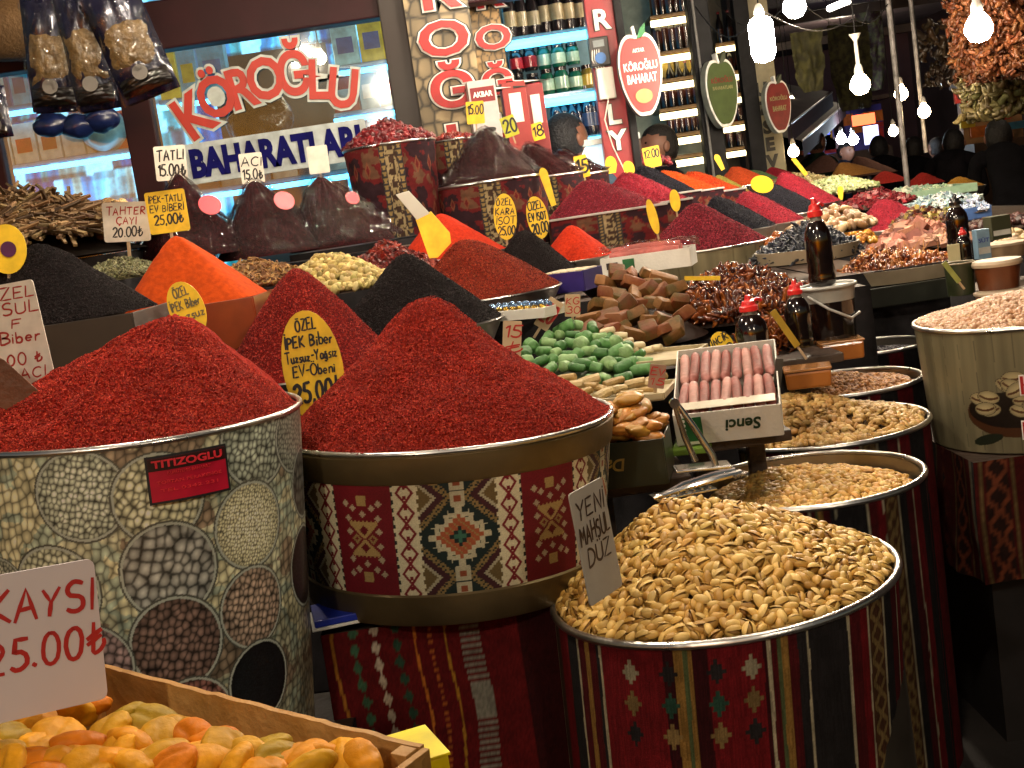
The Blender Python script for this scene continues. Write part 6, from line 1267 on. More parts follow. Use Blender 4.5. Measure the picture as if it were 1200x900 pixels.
# heads seen over the goods: built as people below
# hanging coffee bags top left
def hbag(px, py, w, h, d, rot_, label, parts):
    t = empty('hanging_bag', P(px, py, d), 0, label, 'bag', rot=(0, math.radians(rot_), .1)); k = d/F; W = w*k; H = h*k
    def pill(sx, sz, dy, z0, nm, mt, wr=.01):
        nu, nv = 24, 30; u, v = np.meshgrid(np.linspace(-1, 1, nu), np.linspace(-1, 1, nv), indexing='ij'); th = .022*(1-np.abs(u)**3)*(1-np.abs(v)**4)
        yy = -th-dy+(fbm(u*3+px, v*4, 5)-.5)*wr; X = u*sx/2*(1+.04*(fbm(v*4, u*0, 3)-.5)); Z = v*sz/2+z0
        i, j = np.meshgrid(np.arange(nu-1), np.arange(nv-1), indexing='ij'); Q = np.stack([i*nv+j, (i+1)*nv+j, (i+1)*nv+j+1, i*nv+j+1], -1).reshape(-1, 4)
        obj(nm, qmesh(nm, np.stack([X, yy, Z], -1).reshape(-1, 3), Q, mt), t)
    pill(W, H, 0, 0, 'front_sheet', parts[0]); pill(W, H, -.03, 0, 'back_sheet', parts[0]); pill(W*.86, H*.5, .006, -H*.04, 'window_panel', parts[1]); pill(W*.9, H*.17, .006, -H*.37, 'base_band', parts[2]); pill(W*1.06, H*1.04, .016, 0, 'clear_wrap', film, .02)
    q = MB(); q.lathe([(.017, 0), (.017, .003), (.012, .003)], 20, R=Matrix.Rotation(PI/2, 3, 'X')); q.obj('round_logo', M('grey_print', hexc('5a5650'), .4), t, loc=(0, -.034, -H*.3))
    MB().tube([(0, 0, H/2), (0, 0, H/2+.35)], .0015, 6).obj('hang_string', M('string', hexc('3a3028'), .8), t)
nb = M('navy_foil', hexc('12122c'), .25, .3, var=.3, vs=10, coat=.4); tb = M('tan_beans', hexc('6e5836'), .4, var=.4, vs=50, bump=.4, bs=80, coat=.3); bb_ = M('dark_base', hexc('14100e'), .3, coat=.3, var=.3)
hbag(58, 62, 54, 135, 2.9, 4, 'leftmost hanging navy foil bag with a tan window', (nb, tb, bb_)); hbag(100, 58, 48, 140, 2.86, -2, 'middle hanging navy foil bag with a tan window', (nb, tb, bb_)); hbag(150, 48, 66, 135, 2.82, -14, 'rightmost hanging foil bag, tilted, with a broad tan window', (nb, tb, bb_))
hbag(-6, 130, 24, 60, 2.9, 0, 'dark hanging bag cut by the left edge', (nb, bb_, bb_))
q = MB(); q.tube([tuple(P(-60, -60, 2.85)+np.array([0, 0, .16])), tuple(P(300, -100, 2.85)+np.array([0, 0, .16]))], .008, 8); o = q.obj('hanging_rail', steel_dark, None, smooth=40); tg(o, 'metal rail above the picture from which the bags hang', 'rail')
for k, (px, py) in enumerate(((60, 146), (92, 148), (118, 140))):
    tg(obj('blue_bag', blobmesh('blue_bag', .075, .05, .05, k, M('blue_bag', hexc('14204a'), .3, var=.4, coat=.4, vs=12), .25, 8), None, PY(px, py, 5.4)), ('left', 'middle', 'right')[k]+' dark blue bag hung below the foil bags in front of the window', 'bag')
# sack or beige bundle top left corner
tg(obj('sack', blobmesh('sack', .35, .2, .14, 8, M('sackcloth', hexc('6a5030'), .8, var=.4, vs=6, bump=.4), .25, 10), None, PY(20, 30, 5.2)), 'brown sack at the upper left corner above the shop front', 'sack')
# ---- stone-pattern sign columns
stone = M('stone_print', attr=True, rough=.55, var=.15, vs=6)
def stonecol(px, w, y, dp, label, letters, sz, pts, stone_s=.045, tone='8a7a5c'):
    x, _ = xz(px, 90, y); W = w*y/F; t = empty('sign_column', (x, y, 0), 0, label, 'sign column')
    nu, nv = 60, 420; u, v = np.meshgrid(np.linspace(-W/2, W/2, nu), np.linspace(0, 3.3, nv), indexing='ij'); f1, f2, cid = voro(u/stone_s+3+px, v/stone_s/1.2, 5)
    C = np.array(hexc(tone))*(.45+.9*cid)[..., None]*np.clip((f2-f1)*4, .12, 1)[..., None]*(1.15-.5*f1)[..., None]
    i, j = np.meshgrid(np.arange(nu-1), np.arange(nv-1), indexing='ij'); Q = np.stack([i*nv+j, (i+1)*nv+j, (i+1)*nv+j+1, i*nv+j+1], -1).reshape(-1, 4)
    obj('front_print', qmesh('front_print', np.stack([u, u*0-dp/2-.003, v], -1).reshape(-1, 3), Q, stone, C.reshape(-1, 3)), t)
    MB().box((0, 0, 1.65), (W, dp, 3.3)).obj('core', frg, t)
    lettersP(letters, pts, sz, y, [(.085, -dp/2-.008, sdk), (.06, -dp/2-.018, sw), (.03, -dp/2-.028, sr_)], t, (x, y, 0), wx=1.38); return t
stonecol(524, 72, YF-.1, .12, 'broad stone-patterned sign column with large red letters', 'ROĞL', .19, [(514, -4), (521, 50), (531, 110), (541, 168)], .06)
bpy.data.objects  # 
stonecol(577, 36, YF+.15, .12, 'narrow stone-patterned sign column with smaller red letters', 'ROĞL', .14, [(571, 0), (578, 48), (583, 100), (590, 150)], .03, '9a7c50')
# ---- lit fridge shelves
YS = 6.3
o = MB().box((xz(645, 90, 6.75)[0], 6.75, 1.75), (.66, .05, 3.1)).obj('fridge_back', M('fridge_back', hexc('50707c'), .6, var=.2)); tg(o, 'blue-lit rear panel of the drinks shelving', 'panel')
def jar(label, group, body, lidc, lab, h=.12, r=.035):
    t = empty('jar', (0, 0, 0), 0, label, 'jar', group); MB().lathe([(r*.9, 0), (r, .01), (r, h*.72), (r*.8, h*.82), (r*.78, h*.84)], 16).obj('jar_body', body, t, smooth=50)
    MB().lathe([(r*.86, h*.84), (r*.86, h)], 16).obj('lid', lidc, t, smooth=40); MB().lathe([(r*1.02, h*.15), (r*1.02, h*.6)], 16, cap0=False, cap1=False).obj('paper_label', lab, t, smooth=40); freeze_kids(t); return t
def bot(label, group, body, lidc, lab, h=.27, r=.034):
    t = empty('drink_bottle', (0, 0, 0), 0, label, 'bottle', group); MB().lathe([(r*.95, 0), (r, .01), (r, h*.55), (r*.75, h*.68), (r*.38, h*.8), (r*.36, h*.93)], 16).obj('bottle_body', body, t, smooth=50)
    MB().lathe([(r*.44, h*.92), (r*.42, h)], 12).obj('cap', lidc, t, smooth=40); MB().lathe([(r*1.02, h*.18), (r*1.02, h*.45)], 16, cap0=False, cap1=False).obj('paper_label', lab, t, smooth=40); freeze_kids(t); return t
def G(nm, hx, r=.2, **k): return M(nm, hexc(hx), r, coat=.4, **k)
def row(protos, px0, px1, py, y, nn, zz=None, sc_=1):
    z = zz if zz is not None else xz((px0+px1)/2, py, y)[1]; xa = xz(px0, py, y)[0]; xb = xz(px1, py, y)[0]
    for k in range(nn):
        p = protos[k*len(protos)//nn]; o = copytree(p) if used.get(p.name) else p; used[p.name] = 1
        o.location = (xa+(xb-xa)*(k+.5)/nn, y+random.uniform(-.015, .015), z); o.rotation_euler = (0, 0, random.random()*6); o.scale = (sc_*random.uniform(.92, 1.04), sc_*random.uniform(.92, 1.04), sc_*random.uniform(.86, 1.05))
used = {}
xa, xb, z = shelf(590, 690, 40, YS, 'top lit shelf of the drinks shelving', lw=.022); z1_ = z
row([bot('cream-labelled bottle on the top lit shelf', 'bottles on the top lit shelf', G('b_dark', '201c20'), G('b_lid', '202028'), G('b_lab', 'b8a884'))], 592, 690, 36, YS+.06, 7, z+.012, 1.0)
xa, xb, z = shelf(598, 698, 112, YS, 'middle lit shelf of the drinks shelving', lw=.022)
jr = jar('red-labelled jar on the middle lit shelf', 'red jars on the middle lit shelf', G('j_dark', '181416'), G('j_lid', '141014'), G('j_red', '9a1c28')); jg = jar('green jar on the middle lit shelf', 'green jars on the middle lit shelf', G('j_green', '12503c'), G('j_lid', '141014'), G('j_glab', '9ab8a0'))
for lv in range(2):
    row([jr, jr, jg, jg, jg], 600, 684, 100, YS+.06, 5, z+.012+lv*.122, 1.0)
row([jar('yellow-labelled jar at the end of the middle shelf', 'yellow jars on the middle lit shelf', G('j_oil', '6a5a20'), G('j_lid', '141014'), G('j_yel', 'b89c38'))], 684, 697, 100, YS+.06, 1, z+.012)
xa, xb, z = shelf(605, 708, 166, YS, 'bottom lit shelf of the drinks shelving', lw=.03); row([bot('dark bottle on the bottom lit shelf', 'dark bottles on the bottom lit shelf', G('b_navy', '101626'), G('b_lid2', '2a2a34'), G('b_lab2', '30405c'), .23)], 650, 705, 150, YS+.06, 6, z+.012)
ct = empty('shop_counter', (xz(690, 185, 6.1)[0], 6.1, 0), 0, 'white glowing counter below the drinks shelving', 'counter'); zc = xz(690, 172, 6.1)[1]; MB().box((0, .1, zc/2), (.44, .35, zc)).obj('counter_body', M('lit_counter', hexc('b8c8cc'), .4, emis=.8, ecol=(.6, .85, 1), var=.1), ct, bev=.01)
MB().box((0, .1, zc+.015), (.48, .4, .03)).obj('counter_top', M('counter_top', hexc('c8d0d0'), .3), ct, bev=.005)
# red lettered column
def lettercol(px, py, w, y, mat, label, letters, pts, sz, lm, z1=3.3, dp=.08):
    x, _ = xz(px, py, y); t = empty('sign_column', (x, y, 0), 0, label, 'sign column'); MB().box((0, 0, z1/2), (w*y/F, dp, z1)).obj('panel', mat, t, bev=.005)
    lettersP(letters, pts, sz, y, [(.055, -dp/2-.004, sdk), (.028, -dp/2-.013, lm)], t, (x, y, 0)); return t
rc = lettercol(712, 90, 33, 6.0, M('red_column', hexc('8e1c26'), .45, var=.15, emis=.12, coat=.2), 'red sign column with white letters beside the drinks shelving', 'RLY', [(703, 26), (718, 136), (723, 166)], .125, sw)
eb = empty('socket_box', PY(702, 61, 5.93), 0, 'black electric box with a blue dial on the red column', 'electric box'); MB().box((0, 0, 0), (.09, .05, .13)).obj('housing', black, eb, bev=.006); MB().lathe([(.025, 0), (.025, .012)], 20, R=Matrix.Rotation(PI/2, 3, 'X')).obj('dial', M('blue_dial', hexc('1c5ca0'), .4), eb, loc=(0, -.025, -.03)); MB().box((0, -.026, .035), (.05, .004, .03)).obj('display', M('grey_display', hexc('6a7478'), .4), eb)
eb = empty('switch_box', PY(710, 98, 5.93), 0, 'white box with dangling cables on the red column', 'electric box'); MB().box((0, 0, 0), (.075, .05, .14)).obj('housing', white, eb, bev=.006)
for k in range(4): MB().tube([(-.03+k*.012, -.01, .06), (-.05+k*.01, -.03, .11), (-.04+k*.01, -.02, .17)], .0025, 6).obj('cable', white, eb)
MB().tube([(0, -.02, -.07), (-.03, -.03, -.16), (-.01, -.02, -.28), (.03, -.02, -.4), (.0, -.02, -.55)], .003, 6).obj('cable', white, eb)
pst = M('dark_post', (.012, .012, .014), .5, var=.3, spec=.12)
post(733, 90, 9, 5.98, pst, 'thin black post right of the red column'); post(826, 90, 24, 7.4, pst, 'black post right of the bright bottle shelves', .1); post(822, 90, 3, 7.3, M('grey_cord', hexc('6a6a68'), .5), 'grey pipe on the black post', .02, name='pipe', cat='pipe')
post(876, 90, 17, 8.4, pst, 'second black post, left of the vertical white sign')
post(743, 160, 12, 6.6, M('brown_post', hexc('4a3020'), .5, var=.4), 'brown patterned post beneath the first apple sign', .08, 0, 1.75)
# bright second shop
YB = 7.9
warmt = M('warm_tube', (1, .9, .6), .5, emis=5, ecol=(1, .8, .42), var=0)
o = MB().box((xz(775, 90, 8.4)[0], 8.4, 1.7), (.6, .06, 3.4)).obj('shop_back_wall', M('cream_wall', hexc('8a8c78'), .7, var=.2)); tg(o, 'cream rear wall of the bright bottle shop', 'wall')
brwn = M('shelf_wood', hexc('6a5030'), .5, var=.3)
btl = bot('dark cola-coloured bottle in the bright shop', 'dark bottles in the bright shop', G('b_cola', '0a0505'), G('b_capr', '6a1414'), G('b_lab3', '30120e'), .25, .032)
for q, (py, px0, px1, n_, sc_) in enumerate(((55, 768, 818, 6, 1.2), (121, 776, 822, 5, 1.15), (152, 784, 824, 6, .8), (12, 765, 812, 6, 1.1))):
    xa, xb, z = shelf(px0-4, px1+2, py+5, YB, ('second', 'fourth', 'lowest', 'top')[q]+' shelf of the bright bottle shop', light=warmt, mat=brwn, lw=.02, lz=-.04); row([btl], px0, px1, py, YB+.06, n_, z+.012, sc_)
xa, xb, z = shelf(772, 822, 92, YB, 'third shelf of the bright bottle shop', light=warmt, mat=brwn, lw=.02, lz=-.04); goods(xa, xb, YB+.1, z+.012, .2, .11, .13, 'yellow carton in the bright shop', 'yellow cartons in the bright shop', [M('yel_box', hexc('a88c18'), .5), M('yel_box2', hexc('8a7418'), .5)])
xa, xb, z = shelf(790, 828, 182, YB, 'counter shelf under the bright bottle shop', light=warmt, mat=brwn, lw=.02, lz=-.04)
YC = 9.3
o = MB().box((xz(856, 110, 9.8)[0], 9.8, 1.7), (.42, .06, 3.4)).obj('shop_back_wall', M('brown_wall', hexc('4a4030'), .7)); tg(o, 'brown rear wall of the narrow shop bay behind the green apple sign', 'wall')
for q, (py, n_) in enumerate(((50, 3), (85, 3), (112, 3), (145, 3), (175, 3))):
    xa, xb, z = shelf(838, 873, py, YC, ('top', 'second', 'middle', 'fourth', 'lowest')[q]+' warm-lit shelf of the narrow bay', light=warmt, mat=brwn, lw=.02, lz=-.04); row([btl], 840, 873, py, YC+.06, n_, z+.012, .85)
# apple signs
def apple(px, py, hpx, y, label, face, edge, txt, ov, yaw=.0):
    lf = M('leaf_green', hexc('1c6a38'), .5) if ov else M('leaf_dull', hexc('4a5040'), .5)
    c = PY(px, py, y); k = dep(c)/F; H = hpx*k; H *= .94; W = H*.47
    t = empty('apple_sign', c, yaw, label, 'shop sign')
    def ap(s): 
        pts = []
        for a in np.linspace(0, 2*PI, 60, endpoint=False):
            x = math.sin(a); z = math.cos(a); r = 1-.16*math.exp(-((a if a < PI else 2*PI-a)/.35)**2)-.05*math.exp(-((a-PI)/.25)**2)
            w = .52*(1+.16*z); pts.append((x*w*r*W*s*1.0, z*.5*r*H*s))
        return pts
    MB().prism(ap(1.06), .0, .05).obj('edge', edge, t); MB().prism(ap(1.05), -.006, .0).obj('white_border', sw, t); MB().prism(ap(.96), -.012, -.0065).obj('face', face, t)
    MB().prism([(0, .40*H), (.05*H, .52*H), (.12*H, .58*H), (.11*H, .47*H), (.05*H, .40*H)], -.012, .03).obj('leaf', lf, t)
    MB().prism([(-.03*H, .40*H), (-.05*H, .55*H), (-.02*H, .56*H), (.0, .41*H)], -.012, .03).obj('stem', sw, t)
    for s_, zz, ww, hh, mt in txt: obj('lettering', xform(tmesh(s_, hh*H, mt, off=.02*hh*H, ext=.001, w=ww*W, hmax=hh*H), lambda V: V+np.array([0, -.015, zz*H])), t)
    if ov: MB().prism([(x, z-.27*H) for x, z in oval(.44*W, .17*H, k=2)], -.0165, -.0125).obj('green_oval', M('oval_green', hexc('7a8c50'), .5), t)
    return t
apple(751, 86, 104, 5.8, 'red apple-shaped shop sign with a green leaf, nearest of the row', M('apple_red', hexc('b0181a'), .4, emis=.08, var=.08), M('sign_edge', hexc('20404c'), .4), [('AKTAR', .27, .3, .045, sw), ('KÖROĞLU', .1, .86, .13, sw), ('BAHARAT', -.06, .76, .11, sw)], True)
apple(846, 108, 86, 7.2, 'olive green apple-shaped sign, second in the row', M('apple_green', hexc('46552c'), .5, var=.15), M('sign_edge_pale', hexc('8a8c80'), .4), [('KÖROĞLU', .18, .75, .1, M('dull_red', hexc('7a2420'), .5)), ('BAHARATLARI', .06, .7, .05, M('dull_cream', hexc('8a8458'), .5))], False, .35)
apple(912, 124, 66, 8.1, 'dull red apple-shaped sign, third in the row', M('apple_dull', hexc('6e1c18'), .5, emis=.05), M('sign_edge_pale', (0, 0, 0)), [('KÖROĞLU', .15, .75, .1, M('dull_cream')), ('BAHARAT', -.05, .6, .1, M('dull_cream'))], False, .25)
# vertical white sign
x, _ = xz(903, 150, 9.0); vs_ = lettercol(900, 140, 27, 8.6, M('cream_sign', hexc('8c8468'), .5, emis=.06, var=.15), 'tall narrow cream sign with dark vertical letters', 'UZSEV', [(891, 106), (894, 128), (898, 150), (901, 170), (904, 190)], .115, M('sign_ink', hexc('24201c'), .5), 2.6, .06)
# ================================================================ the dark far end of the alley
tg(MB().box((3.5, 24, 3), (24, .2, 6)).obj('end_wall', M('far_wall', hexc('4a3a44'), .9, var=.5, vs=1)), 'dark building closing the far end of the alley', 'building')
tg(MB().box((8.2, 13, 3), (.2, 22, 6)).obj('side_wall', M('side_wall', hexc('40343a'), .9, var=.5, vs=1)), 'dark building along the right side of the alley', 'building')
tg(MB().box((2.05, 11.8, 1.75), (.2, 4.5, 3.3)).obj('far_shop_wall', M('far_shop', hexc('241a1c'), .8, var=.5, vs=2)), 'dark shop wall beyond the apple signs', 'wall')
def awning(px0, py0, px1, py1, d0, d1, label, colr, dz=.25):
    a, b_ = P(px0, py0, d0), P(px1, py1, d1); t = empty('awning', a, 0, label, 'awning'); a2 = a+np.array([.9, .0, -.0]); 
    V = [(0, 0, 0), tuple(b_-a), tuple(b_-a+np.array([-.9, .4, .35])), (-.9, .4, .35)]
    MB().add(V, [(0, 1, 2, 3)]).obj('canvas', M('awn_'+colr, hexc(colr), .8, var=.3, vs=4), t); MB().tube([V[0], V[1]], .01, 8).obj('front_bar', M('pale_bar', hexc('8a8484'), .4), t)
    V = [(0, 0, 0), tuple(b_-a), tuple(b_-a+np.array([0, 0, -.14])), (0, 0, -.14)]; MB().add(V, [(0, 1, 2, 3)]).obj('valance', M('awn_'+colr, (0, 0, 0)), t)
awning(922, 148, 975, 108, 10, 13, 'upper dark purple awning sloping over the far stalls', '3a2434'); awning(940, 165, 990, 122, 11, 15, 'lower maroon awning beneath the purple one', '401c24')
def banner(px, py, w, h, y, label, colr, seed):
    c = PY(px, py, y); k = dep(c)/F; nu, nv = 16, 20; u, v = np.meshgrid(np.linspace(-1, 1, nu), np.linspace(-1, 1, nv), indexing='ij')
    X = u*w*k/2*(1-.35*np.maximum(0, -v)**2); Z = v*h*k/2; Y = (fbm(u*2, v*2, seed)-.5)*.2; i, j = np.meshgrid(np.arange(nu-1), np.arange(nv-1), indexing='ij'); Q = np.stack([i*nv+j, (i+1)*nv+j, (i+1)*nv+j+1, i*nv+j+1], -1).reshape(-1, 4)
    tg(obj('hanging_cloth', qmesh('hanging_cloth', np.stack([X, Y, Z], -1).reshape(-1, 3), Q, M('cloth_'+colr, hexc(colr), .8, var=.4, vs=8, c2=hexc('4a4a28'))), None, c), label, 'cloth')
banner(947, 72, 36, 70, 9, 'leaf-shaped greenish hanging bundle below the roof', '3a3a24', 1); banner(998, 78, 50, 100, 14, 'dull olive cloth hanging in the dark middle of the alley', '2c2a1c', 2); banner(1022, 60, 30, 90, 15, 'dark red cloth hanging beside the olive one', '2c1418', 3)
# lit stalls far away
def farstall(px, py, w, h, y, label, colr, em, ecol):
    c = PY(px, py, y); k = dep(c)/F; t = empty('far_stall', (c[0], c[1], 0), 0, label, 'stall'); MB().box((0, 0, c[2]), (w*k, .1, h*k)).obj('lit_opening', M('far_lit_%d' % px, hexc(colr), .6, var=.9, vs=3, emis=em, ecol=None), t)
    MB().box((0, -.1, (c[2]-h*k/2)/2), (w*k*1.05, .5, c[2]-h*k/2)).obj('counter', darkwood, t); MB().box((0, -.2, c[2]+h*k/2+.08), (w*k*1.1, .7, .06)).obj('roof', darkwood, t)
    rs = np.random.RandomState(px)
    for q in range(7): MB().box((rs.uniform(-.45, .45)*w*k, -.08, c[2]+rs.uniform(-.4, .4)*h*k), (rs.uniform(.1, .3), .04, rs.uniform(.06, .2))).obj('sign_panel', pkm[rs.randint(8)], t)
farstall(960, 165, 34, 34, 18, 'far stall front with bluish light', '3c3c6a', 1.2, 0); farstall(1012, 150, 44, 50, 20, 'far stall front with blue and red signs', '24204a', .6, 0); farstall(925, 172, 30, 24, 14, 'far dim reddish stall below the awnings', '5a2c24', .5, 0); farstall(1160, 135, 70, 60, 13.5, 'dim warm stall of jars under the hanging dried peppers', '5a3c20', .35, 0)
rs_s = empty('lit_sign', PY(1012, 140, 17), 0, 'small red lit sign in the distance', 'sign'); MB().box((0, 0, 0), (.3, .04, .14)).obj('panel', M('lit_red', (1, .1, .05), .5, emis=4, ecol=(1, .12, .04), var=.2), rs_s, bev=.01)
gs = empty('lit_sign', PY(1134, 111, 9), 0, 'red sign reading GOLD under a warm lamp at the right', 'sign'); MB().box((0, 0, 0), (.19, .03, .1)).obj('panel', M('gold_sign_red', hexc('7a1410'), .5, emis=.7), gs, bev=.005); obj('lettering', xform(tmesh('GOLD', .08, M('gold_sign_ink', hexc('1c0806'), .5), off=.002, w=.16), lambda V: V+np.array([0, -.018, 0])), gs)
for k, (px, py, hx) in enumerate(((963, 148, '5060c0'), (1021, 158, 'c8c8ff'))):
    t = empty('lit_sign', PY(px, py, 17.5), 0, ('small blue', 'small pale')[k]+' lit sign in the distance', 'sign'); MB().box((0, 0, 0), (.2, .04, .25)).obj('panel', M('lit_%d' % px, hexc(hx), .5, emis=2.5, var=.3), t, bev=.01)
# tall pole
for px, py, d, r_, lb in ((1049, 80, 7.2, .015, 'pale banded pole hanging between the lamps'), (1073, 60, 7.6, .012, 'thin grey pole right of the banded one')):
    c = P(px, py, d); q = MB(); q.tube([(c[0], c[1], 1.2 if r_ > .013 else c[2]-.6), (c[0], c[1], 3.3)], r_, 10); o = q.obj('pole', M('banded_pole_%d' % px, hexc('8a8684'), .5, var=.7, vs=14), None, smooth=40); tg(o, lb, 'pole')
# bunches of dried peppers top right
def bunch(px, py, y, w, h, n_, cols, label, T, s):
    c = PY(px, py, y); k = dep(c)/F; rs = np.random.RandomState(px)
    X = (rs.rand(n_)-.5)*w*k; Z = (rs.rand(n_)-.5)*h*k; keep = fbm(X*6+3, Z*6, 4) > .42; X, Z = X[keep], Z[keep]; Y = (rs.rand(len(X))-.5)*.5; pos = np.stack([X, Y, Z], 1)
    o = obj('dried_bunch', merge('dried_bunch', T, pos, rotm(len(X), 1.5, rs), s*(.6+.8*rs.rand(len(X), 1))*np.ones(3), cvar(cols, len(X), .35, .1, rs), M('pieces_semi')), None, c); tg(o, label, 'dried bunch', None, 'stuff')
bunch(1178, 25, 6.5, 100, 130, 4200, [hexc('7e4a2c'), hexc('5a3018'), hexc('905a38')], 'orange-red dried peppers hanging in bunches at the upper right', T_bent, .05)
bunch(1168, 105, 7.5, 56, 60, 700, [hexc('6a6440'), hexc('4c4428')], 'greenish dried bunches hanging below the orange ones', T_bent, .08)
bunch(1118, 60, 9.0, 60, 70, 200, [hexc('3a2c1c'), hexc('2c2018')], 'dark dried bunches hanging in the shade at the right', T_bent, .1)
# AKBAR cartons
for k, (px, w, colr) in enumerate(((574, .115, 'b8b0b0'), (611, .1, '8a2a28'), (634, .08, '7c2426'))):
    t = empty('tea_carton', PY(px+2, 190, 5.35+k*.12), .1, ('white carton with a maroon AKBAR label behind the film-wrapped heap', 'red and white carton right of the AKBAR one', 'narrow red carton nearest the man in blue')[k], 'carton'); H = .34
    MB().box((0, 0, H/2-.01), (w, .08, H)).obj('carton_body', M('tea_%d' % k, hexc(colr), .5, var=.1), t, bev=.003)
    if k == 0:
        MB().box((0, -.0405, H*.8), (w*.86, .002, .06)).obj('print_panel', M('tea_maroon', hexc('7a1820'), .5), t); obj('lettering', xform(tmesh('AKBAR', .03, sw, off=.001, w=w*.7), lambda V: V+np.array([0, -.044, H*.8])), t); MB().prism(oval(.05, .02), -.042, -.0405).obj('slot', black, t, loc=(.01, 0, H*.38))
    else: MB().box((0, -.0405, H*.66), (w*.5, .002, .12)).obj('print_panel', white, t)
# ================================================================ people
skin = M('skin', hexc('7a5240'), .55, var=.12, vs=12, sss=.1)
def person(px, py, d, label, jacket, trousers, hair, yaw=0, height=1.72, lean=0, headyaw=0, headpitch=0, arms='down', bald=False, floor=0):
    # (px,py) is the middle of the head
    hc = P(px, py, d); H = height; hs = H/7.6
    x, y = hc[0], hc[1]; base = hc[2]-(H-hs*.5)
    # the figure stands on its ground; where the head is lower than a standing one's the back bends
    drop = max(0, (H-hs*.5)-hc[2]); bend = min(1.2, math.acos(max(-1, min(1, 1-drop/(H*.42)))))
    if hc[2] > H-hs*.5: H = hc[2]+hs*.5; H = min(H, 1.95)
    hip = H*.52; 
    def tp(l, f=0): # point on the torso, l above the hips, f forward
        return (0, -math.sin(bend)*l-f*math.cos(bend), hip+math.cos(bend)*l-f*math.sin(bend))
    t3 = [tp(0), tp(H*.10), tp(H*.2), tp(H*.285), tp(H*.33)]
    V = list(t3); R_ = [(.135, .11), (.13, .1), (.15, .115), (.12, .1), (.055, .055)]; E = [(0, 1), (1, 2), (2, 3), (3, 4)]
    def chain(root, pts, rs_):
        prev = root
        for p, r in zip(pts, rs_): V.append(p); R_.append((r, r)); E.append((prev, len(V)-1)); prev = len(V)-1
    for s in (-1, 1):
        chain(0, [(s*.09, 0, hip-.06), (s*.1, -.02, hip*.53), (s*.1, .01, .09), (s*.11, -.12, .035)], [.09, .065, .05, .038])
        sh = tp(H*.275); a = [(s*.19, sh[1], sh[2])]
        if arms == 'down': el = (s*.24, sh[1]+.02, sh[2]-H*.17); wr = (s*.23, sh[1]-.08, sh[2]-H*.31)
        elif arms == 'front': el = (s*.23, sh[1]-.04, sh[2]-H*.16); wr = (s*.14, sh[1]-.26, sh[2]-H*.17)
        else: el = (s*.24, sh[1]-.1, sh[2]-H*.14); wr = (s*.1, sh[1]-.22, sh[2]+.02)
        dr = Vector(wr)-Vector(el); dr.normalize()
        chain(3, a+[el, wr, tuple(Vector(wr)+dr*.09)], [.062, .05, .032, .03])
    me = bpy.data.meshes.new('p'); me.from_pydata(V, E, []); ob = bpy.data.objects.new('p', me); col.objects.link(ob)
    md = ob.modifiers.new('s', 'SKIN'); sl = me.skin_vertices[0].data if me.skin_vertices else None
    if sl is None:
        bm = bmesh.new(); bm.from_mesh(me); bm.verts.layers.skin.verify(); bm.to_mesh(me); bm.free(); sl = me.skin_vertices[0].data
    for k, r in enumerate(R_): sl[k].radius = r; sl[k].use_root = (k == 0)
    ob.modifiers.new('u', 'SUBSURF').levels = 2
    dg = bpy.context.evaluated_depsgraph_get(); dg.update(); bme = bpy.data.meshes.new_from_object(ob.evaluated_get(dg)); bpy.data.objects.remove(ob)
    # head: egg with brow, nose, chin, joined with the body
    Vh, Qh = csph(12); Vh = Vh.copy(); X, Y, Z = Vh[:, 0], Vh[:, 1], Vh[:, 2]
    front = np.clip(-Y, 0, 1)
    Yn = Y*1.0; Yn -= .22*np.exp(-(X/.16)**2-((Z+.12)/.22)**2)*(front > .5); Yn += .09*np.exp(-((np.abs(X)-.36)/.16)**2-((Z-.08)/.12)**2)*(front > .4); Yn -= .06*np.exp(-((Z-.28)/.1)**2-(X/.5)**2)*(front > .4)
    Yn -= .07*np.exp(-(X/.3)**2-((Z+.52)/.06)**2)*(front > .4); Yn += .04*np.exp(-(X/.28)**2-((Z+.45)/.03)**2)*(front > .4)
    Xn = X*(.82-.16*np.clip(-Z, 0, 1)); Zn = Z*1.12
    Vh = np.stack([Xn, Yn, Zn], 1)*hs*.47
    ear = []
    hm = Matrix.Rotation(headyaw, 3, 'Z') @ Matrix.Rotation(-headpitch-bend*.25, 3, 'X')
    nk = Vector(t3[4])+Vector((0, -math.sin(bend), math.cos(bend)))*hs*.45
    q = MB(); q.add(Vh.tolist(), Qh.tolist())
    for s in (-1, 1):
        Ve, Qe = csph(4, (hs*.045, hs*.09, hs*.14)); Ve = Ve+np.array([s*hs*.38, hs*.03, -.02*hs]); q.add(Ve.tolist(), Qe.tolist())
    hv = [tuple(hm @ Vector(v)+nk) for v in q.v]
    bmh = MB(); bmh.add(hv, q.f); hme = bmh.mesh('h'); 
    bm = bmesh.new(); bm.from_mesh(bme); nb_ = len(bm.faces); bm.from_mesh(hme); bm.faces.ensure_lookup_table()
    wz = [v for v in V]
    wrists = [Vector(V[k]) for k in range(len(V)) if R_[k] == (.03, .03)]
    for k, f in enumerate(bm.faces):
        f.smooth = True; c_ = f.calc_center_median()
        if k >= nb_: f.material_index = 0
        elif any((c_-w_).length < .085 for w_ in wrists): f.material_index = 0
        elif c_.z < .075: f.material_index = 3
        elif c_.z < hip-.07 and abs(c_.x) < .22: f.material_index = 2
        else: f.material_index = 1
    out = bpy.data.meshes.new('person'); bm.to_mesh(out); bm.free()
    for mt in (skin, jacket, trousers, black): out.materials.append(mt)
    o = obj('person', out, None, (x, y, 0), (0, 0, yaw))
